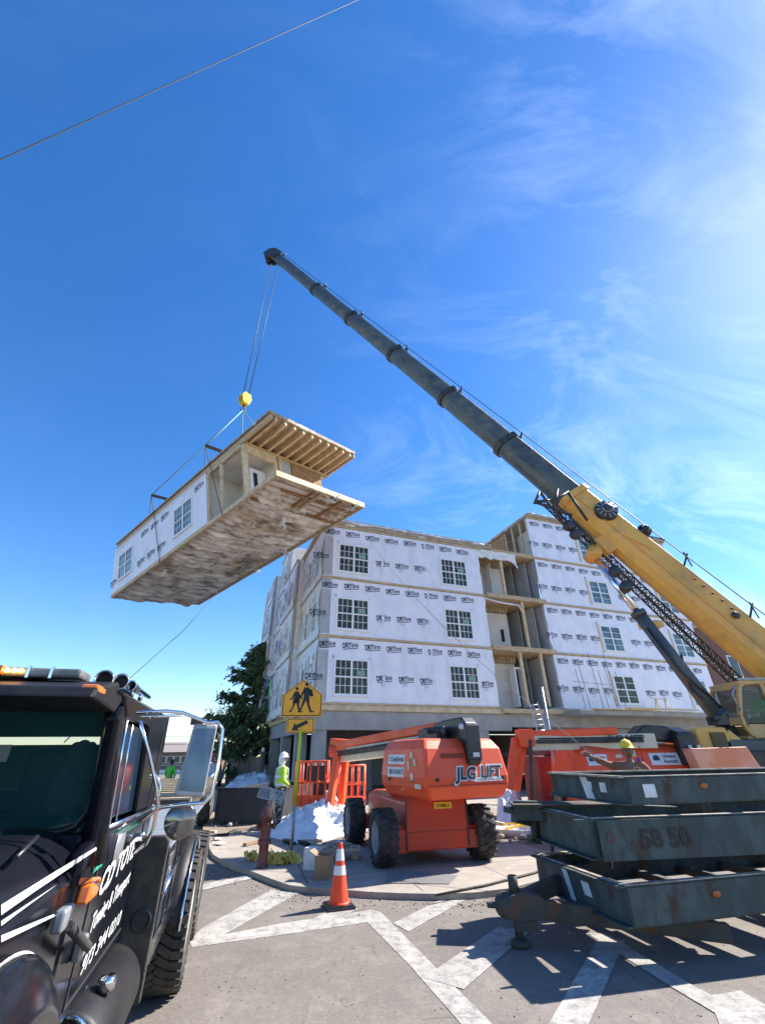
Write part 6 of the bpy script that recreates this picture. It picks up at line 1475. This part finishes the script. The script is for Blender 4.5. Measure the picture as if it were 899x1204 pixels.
# reflections of the site are real; clothing hanging inside the windscreen
jk = MB(); j0 = TXP(92, 900, 2.95)
for k, (dx, dy, dz, a_, b_, c_) in enumerate(((0, 0, .03, .05, .055, .09), (.01, .03, -.04, .05, .05, .11), (0, -.03, -.05, .05, .05, .12), (.0, .05, -.10, .05, .05, .12), (0, .0, -.13, .05, .075, .09), (-.01, -.04, .07, .03, .03, .04), (0, .03, .075, .03, .035, .035))): jk.ell((j0.x+dx, j0.y+dy, j0.z+dz), (a_, b_, c_), 12, 10)
jo = jk.build('hanging_jacket', M_jeans); jo.parent = None; jo.matrix_world = TM; tag(jo, 'dark jacket hanging inside the windscreen of the black truck', 'jacket')
pp_ = TXP(3, 885, 2.86); mb = MB(); mb.box((2.86, pp_.y-.03, pp_.z-.04), (2.862, pp_.y+.04, pp_.z+.035)); po = mb.build('paper_card', M_tarp); po.matrix_world = TM; tag(po, 'pale card standing behind the windscreen at the left edge of the photo', 'card')
pp_ = TXP(90, 935, 2.9); mb = MB(); mb.grid(lambda u, v: (2.9+.05*v, pp_.y-.04+.08*u, 1.525+.02*v+.015*noise.noise(Vector((u*5, v*5, 1)))), 6, 6); po = mb.build('crumpled_cloth', M_galv); po.matrix_world = TM; tag(po, 'crumpled grey cloth on the dashboard of the black truck', 'cloth')
# visor
mb = MB(); mb.prism([(2.16, 2.02), (2.20, 2.065), (2.50, 2.125), (2.66, 2.06), (2.56, 1.995)], 'XZ', .015, CWd-.02); vz = mb.build('sun_visor', M_truckm, truck, bev=.012)
def at(px, py, x): return TXP(px, py, x)
# orange roof lamp on the visor end and light bar with beacons
lp = at(113, 813, 2.30)
mb = MB(); mb.box((2.20, lp.y-.035, lp.z-.018), (2.32, lp.y+.035, lp.z+.018)); mb.build('clearance_lamp', M_amber, truck, bev=.01)
b0_ = at(0, 803, 2.42)
mb = MB(); mb.box((2.40, .16, 2.125), (2.56, CWd-.2, 2.165)); lb = mb.build('light_bar', mat('bar clear plastic', (.22, .22, .21), (.12, .12, .12), rough=.25, scale=12), truck, bev=.012)
for y_ in (.27, .36, .50, .64, .9, 1.2): mb = MB(); mb.box((2.388, y_, 2.12), (2.40, y_+.012, 2.17)); mb.build('bar_joint', M_chrome, lb)
me_ = bpy.data.materials.new('lit amber beacon'); me_.use_nodes = True; p_ = me_.node_tree.nodes['Principled BSDF']; p_.inputs['Base Color'].default_value = (.9, .4, .05, 1); p_.inputs['Emission Color'].default_value = (1, .45, .08, 1); p_.inputs['Emission Strength'].default_value = 5
q_ = at(15, 799, 2.40)
for dy in (0, .028, -.026): mb = MB(); mb.ell((2.385, q_.y+dy, 2.147), (.012, .012, .010), 10, 6); mb.build('beacon', me_, lb)
mb = MB(); q_ = at(0, 803, 2.40); mb.box((2.37, q_.y+.0, 2.13), (2.399, q_.y+.06, 2.165)); mb.build('amber_lens', M_amber, lb)
# air horns
for i, (px, py, rr, x) in enumerate(((122, 799, .042, 2.50), (142, 801, .036, 2.62), (154, 806, .026, 2.80))):
    p = at(px, py, x); mb = MB(); pts = [(x+.55, p.y, p.z), (x+.18, p.y, p.z), (x+.08, p.y, p.z), (x+.02, p.y, p.z), (x, p.y, p.z)]
    mb.tube(pts, [.012, .016, .024, rr*.85, rr], 20, caps=False); mb.tube([(x, p.y, p.z), (x+.004, p.y, p.z)], [rr, rr*1.06], 20, caps=False)
    mb.tube([(x+.3, p.y, p.z), (x+.3, p.y, 2.10)], .012, 6); hn = mb.build('air_horn', M_chrome, truck, solid=.003)
    mb = MB(); mb.lathe([(0, x+.04), (rr*.72, x+.04)], (0, p.y, p.z), 'X', 16); mb.build('horn_mouth', M_dark, hn)
# side window
mb = MB(); gs_ = mb.poly([(2.94, .03, 1.53), (2.79, .03, 1.965), (3.43, .03, 1.965), (3.64, .03, 1.51)]); m3_ = MB(); m3_.poly([(2.94, CWd-.03, 1.53), (2.79, CWd-.03, 1.965), (3.43, CWd-.03, 1.965), (3.64, CWd-.03, 1.51)]); m3_.build('side_window', M_glassd, truck, fix=False)
mb.build('side_window', mat('cab side glass', (.008, .016, .032), (.012, .03, .06), rough=.05, scale=1.2, spec=1.), truck, fix=False)
mb = MB(); mb.tube([(2.86, -.008, 1.505), (3.68, -.008, 1.487), (4.28, -.004, 1.482)], .011, 8); mb.tube([(2.92, -.005, 1.505), (2.77, -.0, 1.975)], .007, 6); mb.tube([(3.06, -.004, 1.51), (2.92, 0, 1.96)], .006, 6); mb.tube([(3.12, -.006, 1.45), (3.95, -.006, 1.42)], .008, 6); mb.build('chrome_trim', M_chrome, truck)
mb = MB(); mb.box((2.92, -.004, .86), (2.935, .0, 1.46)); mb.box((4.02, -.004, .86), (4.035, .0, 1.98)); mb.box((2.935, -.004, .86), (4.02, .0, .872)); mb.build('door_seam', M_dark, truck)
mb = MB(); mb.box((3.78, -.045, 1.33), (3.94, -.0, 1.36)); mb.ell((3.86, -.03, 1.345), (.03, .02, .03), 10, 8); mb.build('door_handle', M_chrome, truck, bev=.008)
# lettering on door
mb = MB(); rtx, rtz = (1, 0, 0), (0, 0, 1)
def ttext(txt, pa, pb, h, bold=.03, y=-.006, shear=.2):
    a, b = TP(*pa), TP(*pb); c = (a+b)/2; c.y = y; add_text(mb, txt, c, (b.x-a.x, 0, b.z-a.z), (0, 0, 1), h, 0, bold, shear, width=(b-a).length)
ttext('CD TOTE', (117, 1042), (158, 996), .105, .03); ttext('Towing & Transport', (106, 1088), (152, 1030), .075, .02); ttext('973 344 0210', (95, 1138), (141, 1078), .065, .015)
mb.build('door_lettering', M_paintw, truck, fix=False)
mb = MB(); y = -.004
def tpoly(pts, y=-.004): mb.poly([(lambda q: (q.x, y, q.z))(TP(*p)) for p in pts])
tpoly([(100, 1162), (101, 1170), (145, 1112), (143, 1103)])
tpoly([(0, 1064), (0, 1076), (40, 1048), (113, 999), (112, 996), (60, 1027)])
tpoly([(0, 1100), (0, 1108), (64, 1077), (62, 1075)]); tpoly([(0, 1083), (0, 1089), (22, 1072), (66, 1040)])
mb.build('stripe', M_paintw, truck, fix=False)
mb = MB(); tpoly([(108, 1027), (119, 1018), (127, 984), (121, 985), (112, 998)]); st = mb.build('green_sticker', mat('green decal', (.02, .38, .22), rough=.5), truck, fix=False)
mb = MB(); tpoly([(113, 1006), (121, 999), (123, 989), (116, 995)], -.008); 
mb = MB()
for p in (((114, 1004), (120, 999), (121, 995), (115, 1000)), ((116, 1009), (119, 1006), (121, 990), (118, 993)), ((111, 1019), (117, 1014), (118, 1011), (112, 1016))): mb.poly([(lambda q: (q.x, -.007, q.z))(TP(*a)) for a in p])
mb.build('sticker_print', M_paintw, st, fix=False)
# grey badge behind it
mb = MB(); c = TP(140, 995); mb.lathe([(0, -.005), (.11, -.005), (.11, -.003)], (c.x, 0, c.z), 'Y', 24); mb.build('round_badge', M_galv, truck)
# hood with sloping top, tapering forward
def hood(u, v):
    x = -1.0+3.78*u; y = .02+(CWd-.04)*v
    edge = min(v, 1-v); e = min(1, edge/.16)
    top = 1.26+.10*u; crown = .17*(1-(1-e)**2.6)
    return (x, y+(.04 if v < .5 else -.04)*(1-e)*(1-u)*0, top+crown)
mb = MB(); mb.grid(hood, 24, 40)
mb.grid(lambda u, v: (-1.0+3.62*u, .02-.015*math.sin(v*3.1), (1.26+.10*u)*(1-v)+.55*v), 24, 10)
mb.grid(lambda u, v: (-1.0+3.62*u, CWd-.02, (1.26+.10*u)*(1-v)+.55*v), 24, 6)
mb.grid(lambda u, v: (-1.0, .02+(CWd-.04)*u, (1.40)*(1-v)+.55*v), 10, 6)
mb.build('bonnet', M_truck, truck, fix=True)
mb = MB(); mb.box((1.95, .9, 1.50), (2.4, 1.2, 1.55)); mb.tube([(2.2, .3, 1.545), (2.54, .42, 1.60), (2.5, .75, 1.72)], .008, 6); mb.tube([(2.2, .12, 1.50), (2.45, .15, 1.53)], .009, 6); mb.build('wiper', M_blackpl, truck)
# indicator, bonnet latch
p = TP(97, 1048); mb = MB(); mb.prism([(p.x-.09, p.z-.03), (p.x+.06, p.z-.035), (p.x+.09, p.z-.0), (p.x+.08, p.z+.035), (p.x-.07, p.z+.035)], 'XZ', -.05, -.001); mb.build('indicator', M_amber, truck, bev=.01)
mb = MB(); a, b = TP(67, 1082), TP(90, 1110); mb.box((a.x-.06, -.04, a.z-.03), (a.x+.05, -.0, a.z+.04)); mb.box((b.x-.05, -.04, b.z-.05), (b.x+.03, 0., b.z+.03)); lt = mb.build('bonnet_latch', M_galv, truck, bev=.01)
mb = MB(); mb.tube([(a.x, -.045, a.z-.02), (b.x-.02, -.055, b.z-.01)], .017, 8); mb.build('latch_strap', M_rubber, lt)
# front wheel arch + fender bulge and front wheel
fc = (1.93, .60)
def fend(u, v):   # u along arc, v across
    a = math.pi*(-.06+1.10*u); r0 = .62+.07*math.sin(math.pi*v)
    y = -.13+.20*v
    r1 = r0*(1.-.16*(1-v)**3)
    return (fc[0]+1.08*math.cos(a)*r1, y, fc[1]+.0+math.sin(a)*r1)
mb = MB(); mb.grid(fend, 40, 10); mb.build('front_fender', M_truck, truck, solid=.02, fix=False)
mb = MB(); mb.grid(lambda u, v: (fc[0]+1.08*math.cos(math.pi*(.0+1.0*u))*(.655+.035*v), -.012, fc[1]+math.sin(math.pi*(.0+1.0*u))*(.655+.04*v)), 40, 2); mb.build('arch_stripe', M_paintw, truck, fix=False)
mb = MB(); mb.tube([fend(u/24, .0) for u in range(25)], .012, 6); mb.build('fender_edge', M_chrome, truck)
wf = tyre((fc[0], .10, .50), .48, .26, truck, axis='Y', lugs=36)
# fuel tank / step box with oval hole and cap
def taxis(x0, x1, y0, z0, z1, name, m, bev=.03):
    mb = MB(); mb.box((x0, y0, z0), (x1, y0+.5, z1)); return mb.build(name, m, truck, bev=bev)
a = TP(130, 1185, -.18)
mb = MB(); mb.lathe([(0, 0), (.18, 0), (.20, .03), (.20, .85), (.18, .88), (0, .88)], (3.05, .02, .62), 'X', 32); tk = mb.build('fuel_tank', M_truckm, truck)
mb = MB(); mb.lathe([(.125, -.004), (.14, -.012), (.155, -.004)], (3.05, -.01, .63), 'X', 28, M=Matrix.Diagonal((1, .8, 1.15, 1))); mb.build('tank_ring', M_chrome, tk)
mb = MB(); mb.lathe([(0, -.006), (.12, -.006)], (3.05, -.01, .63), 'X', 28, M=Matrix.Diagonal((1, .8, 1.15, 1))); mb.build('tank_recess', M_dark, tk)
mb = MB(); mb.lathe([(.035, .0), (.042, .0), (.042, .04), (.035, .05), (0, .05)], (3.3, -.09, .80), 'Z', 16); mb.build('tank_cap', M_chrome, tk)
# side box with dark front face (behind the door) and long tool boxes with chrome trims
x0 = 4.0
mb = MB(); mb.prism([(.04, .50), (-.19, .50), (-.19, 1.30), (-.16, 1.33), (.07, 1.33)], 'YZ', x0, x0+.05); fp = mb.build('mud_guard', M_rubber, truck, bev=.01)
mb = MB(); cc_ = TXP(166, 1083, x0-.004); mb.lathe([(.045, -.006), (.055, -.01), (.062, -.002)], (x0, cc_.y, cc_.z), 'X', 20); mb.build('rubber_ring', M_blackpl, fp)
mb = MB(); mb.box((x0+.055, -.185, .62), (5.15, .4, 1.24)); tb_ = mb.build('tool_box', M_truck, truck, bev=.02)
mb = MB()
for x in (4.12, 4.42, 4.72, 5.02): mb.box((x, -.192, .64), (x+.018, -.1865, 1.22))
mb.build('box_gap', M_dark, tb_)
mb = MB(); mb.box((x0+.06, -.196, .66), (5.1, -.187, .78)); mb.box((4.15, -.196, .95), (4.4, -.187, 1.2)); mb.tube([(4.1, -.2, 1.0), (5.2, -.2, 1.1)], .012, 6); mb.build('polished_strip', M_chrome, tb_)
mb = MB(); mb.box((x0+.06, -.2, 1.245), (7.4, .5, 1.262)); mb.box((x0+.3, .1, 1.27), (4.9, .7, 1.34)); mb.build('deck_plate', M_galv, truck, bev=.006)
mb = MB(); mb.box((4.35, .2, 1.15), (4.45, CWd-.2, 1.9)); mb.box((4.5, .5, .9), (9.5, .62, 1.12)); mb.box((4.5, CWd-.62, .9), (9.5, CWd-.5, 1.12)); mb.build('chassis_rail', M_steeld, truck)
# rear wheels with chrome guard
for x in (5.75, 7.05):
    tyre((x, -.12, .5), .5, .42, truck, axis='Y', lugs=40); tyre((x, CWd+.1, .5), .5, .42, truck, axis='Y', lugs=40)
tyre((fc[0], CWd+.1, .5), .5, .28, truck, axis='Y', lugs=0)
mb = MB(); mb.grid(lambda u, v: (5.75+.60*math.cos(math.pi*(.02+.96*u)), -.27+.40*v, .50+.60*math.sin(math.pi*(.02+.96*u))), 30, 4); mb.build('rear_guard', M_truckm, truck, solid=.008, fix=False)
mb = MB(); mb.tube([(5.75+.605*math.cos(math.pi*(.02+.96*u/20)), -.275, .50+.605*math.sin(math.pi*(.02+.96*u/20))) for u in range(21)], .012, 6); mb.build('guard_edge', M_chrome, truck)
# mirror assembly
mp_ = TXP(232, 893, 2.55)
mtl, mtr, mbl, mbr = TXP(229, 851, 2.55), TXP(257, 851, 2.58), TXP(205, 936, 2.52), TXP(240, 938, 2.55)
def quadbox(q4, th, mb):
    n_ = (q4[1]-q4[0]).cross(q4[3]-q4[0]).normalized(); k = len(mb.v); mb.v += list(q4)+[p+n_*th for p in q4]
    for f in ((0, 1, 2, 3), (7, 6, 5, 4), (0, 4, 5, 1), (1, 5, 6, 2), (2, 6, 7, 3), (3, 7, 4, 0)): mb.face([k+i for i in f])
    return n_
mb = MB(); nrm_ = quadbox([mtl, mtr, mbr, mbl], .022, mb); mh = mb.build('mirror_housing', M_galv, truck, bev=.02)
side_ = 1 if nrm_.x > 0 else -1
def sh(p, o): return p+nrm_*o
cen = (mtl+mtr+mbl+mbr)/4
mb = MB(); front = -.004 if nrm_.x > 0 else .026
mb.poly([sh(cen.lerp(p, .86), front) for p in (mtl, mtr, mbr, mbl)]); mb.build('mirror_glass', mat('mirror glass', (.16, .18, .20), (.08, .09, .11), rough=.08, metal=.6, scale=5), mh, fix=False)
mb = MB()
def TT(px, py, x): return TXP(px, py, x)
mb.tube([TT(160, 838, 2.48), TT(195, 836, 2.52), TT(215, 838, 2.54), TT(245, 850, 2.56), TT(256, 849, 2.56), TT(262, 858, 2.56), TT(256, 905, 2.55), TT(249, 935, 2.55), TT(240, 944, 2.55), TT(225, 945, 2.55), TT(190, 949, 2.6), TT(172, 960, 2.72), TT(138, 978, 2.85)], .0085, 8)
mb.tube([TT(165, 843, 2.50), TT(214, 841, 2.54)], .007, 6)
mb.tube([TT(165, 848, 2.52), TT(175, 885, 2.6), TT(184, 925, 2.62), TT(186, 945, 2.62)], .008, 8)
mb.tube([TT(176, 912, 2.62), TT(184, 912, 2.62), TT(188, 922, 2.62), TT(186, 945, 2.64), TT(180, 975, 2.75), TT(172, 992, 2.85), TT(160, 1002, 2.95)], .0085, 8)
mb.tube([TT(150, 976, 2.8), TT(190, 950, 2.62)], .006, 6)
mb.build('mirror_bracket', M_chrome, truck)
mb = MB(); mb.box(tuple(TT(231, 852, 2.6)-Vector((.0, .03, 0))), tuple(TT(231, 852, 2.6)+Vector((.04, .03, .03)))); mb.build('mirror_mount', M_steeld, truck)
cv = TT(212, 965, 2.60); mb = MB(); mb.lathe([(0, -.02), (.04, -.017), (.068, -.006), (.074, .003), (.06, .02), (0, .03)], tuple(cv), 'X', 28, M=Matrix.Diagonal((1, .93, 1, 1))); mb.build('convex_mirror', mat('convex mirror', (.30, .29, .27), (.12, .12, .13), rough=.15, metal=.8, scale=9), truck)
# low-loader trailer pulled by the truck
lo = TM @ Vector((9.3, .3, 0))
t = thing('low_trailer', 'brown timber decked low trailer behind the black truck', 'trailer', (lo.x, lo.y, 0), TA)
mb = MB()
for y_ in (0., .55, 1.1, 1.65): mb.box((0, y_, .85), (11, y_+.14, 1.08))
mb.build('beam', M_rustd, t)
for k in range(14): mb = MB(); mb.box((.1+k*.78, -.1, 1.083), (.24+k*.78, 1.9, 1.16)); mb.build('cross_board', M_lumber, t)
mb = MB(); mb.box((-.15, -.15, .55), (-.02, 1.95, 1.2)); mb.box((-.1, -.14, .0), (0, -.04, .54)); mb.box((-.16, -.18, .0), (.1, 0, .03)); mb.build('front_frame', M_rustd, t)
for x in (7.5, 8.6, 9.7):
    for y_ in (.0, 1.75): tyre((x, y_, .42), .42, .3, t, axis='Y', lugs=0)
# ------------------------------------------------------------------ give every separate piece of a part an object of its own
KEEP = {'printed_lettering','cap_nails','lap_seam','muntin','pane','flashing_tape','lettering','letter_outline','door_lettering','walking_figures','border','arrow','rubble','crown','trunk','branches','boards','louvre','basket_rail','box_gap','lattice_jib','face','boots','stencil_number','cab','window','sticker_print','head','small_decal','hood_seam','panel_edge','hose_track','torn_sheet','roof_edge','front_wall','side_wall','wrapped_wall','wheel','rim','floor_insulation','wire','reel_spoke','netting','knuckle','bonnet','frame_side','shell','hook','cheek_plate','carton','reflective_band','pane'}
def islands(me):
    par = list(range(len(me.vertices)))
    def fd(a):
        while par[a] != a: par[a] = par[par[a]]; a = par[a]
        return a
    for p in me.polygons:
        v = p.vertices; r0 = fd(v[0])
        for k in v[1:]:
            r1 = fd(k)
            if r1 != r0: par[r1] = r0
    boxes = {}
    for p in me.polygons:
        r = fd(p.vertices[0]); b = boxes.get(r)
        if b is None: b = boxes[r] = [[1e9]*3, [-1e9]*3, []]
        b[2].append(p.index)
        for vi in p.vertices:
            c = me.vertices[vi].co
            for a in range(3): b[0][a] = min(b[0][a], c[a]); b[1][a] = max(b[1][a], c[a])
    L_ = list(boxes.values()); n = len(L_); g = list(range(n))
    if n > 400: return []
    def f2(a):
        while g[a] != a: g[a] = g[g[a]]; a = g[a]
        return a
    for i in range(n):
        for j in range(i):
            if all(L_[i][0][a]-.012 <= L_[j][1][a] and L_[j][0][a]-.012 <= L_[i][1][a] for a in range(3)):
                a, b = f2(i), f2(j)
                if a != b: g[a] = b
    out = {}
    for i in range(n): out.setdefault(f2(i), []).extend(L_[i][2])
    return list(out.values())
for o in [o for o in bpy.data.objects if o.type == 'MESH' and o.parent and o.name.split('.')[0] not in KEEP and not any(m.type in ('SKIN', 'SUBSURF') for m in o.modifiers) and not o.children]:
    me = o.data
    if len(me.polygons) > 20000: continue
    cl = islands(me)
    if not 2 <= len(cl) <= 60: continue
    stem = o.name.split('.')[0]
    for fs in cl:
        used = {}; vs = []; F_ = []; mi = []; sm = []
        for fi in fs:
            p = me.polygons[fi]; f = []
            for v in p.vertices:
                if v not in used: used[v] = len(vs); vs.append(tuple(me.vertices[v].co))
                f.append(used[v])
            F_.append(f); mi.append(p.material_index); sm.append(p.use_smooth)
        nm = bpy.data.meshes.new(stem); nm.from_pydata(vs, [], F_)
        for m in me.materials: nm.materials.append(m)
        nm.polygons.foreach_set('material_index', mi); nm.polygons.foreach_set('use_smooth', sm); nm.update()
        c = bpy.data.objects.new(stem, nm); COL.objects.link(c); c.parent = o.parent; c.matrix_parent_inverse = o.matrix_parent_inverse.copy(); c.matrix_basis = o.matrix_basis.copy()
        for md in o.modifiers:
            k = c.modifiers.new(md.name, md.type)
            for at_ in (('width', 'segments', 'limit_method') if md.type == 'BEVEL' else ('thickness', 'offset')): setattr(k, at_, getattr(md, at_))
    bpy.data.objects.remove(o)
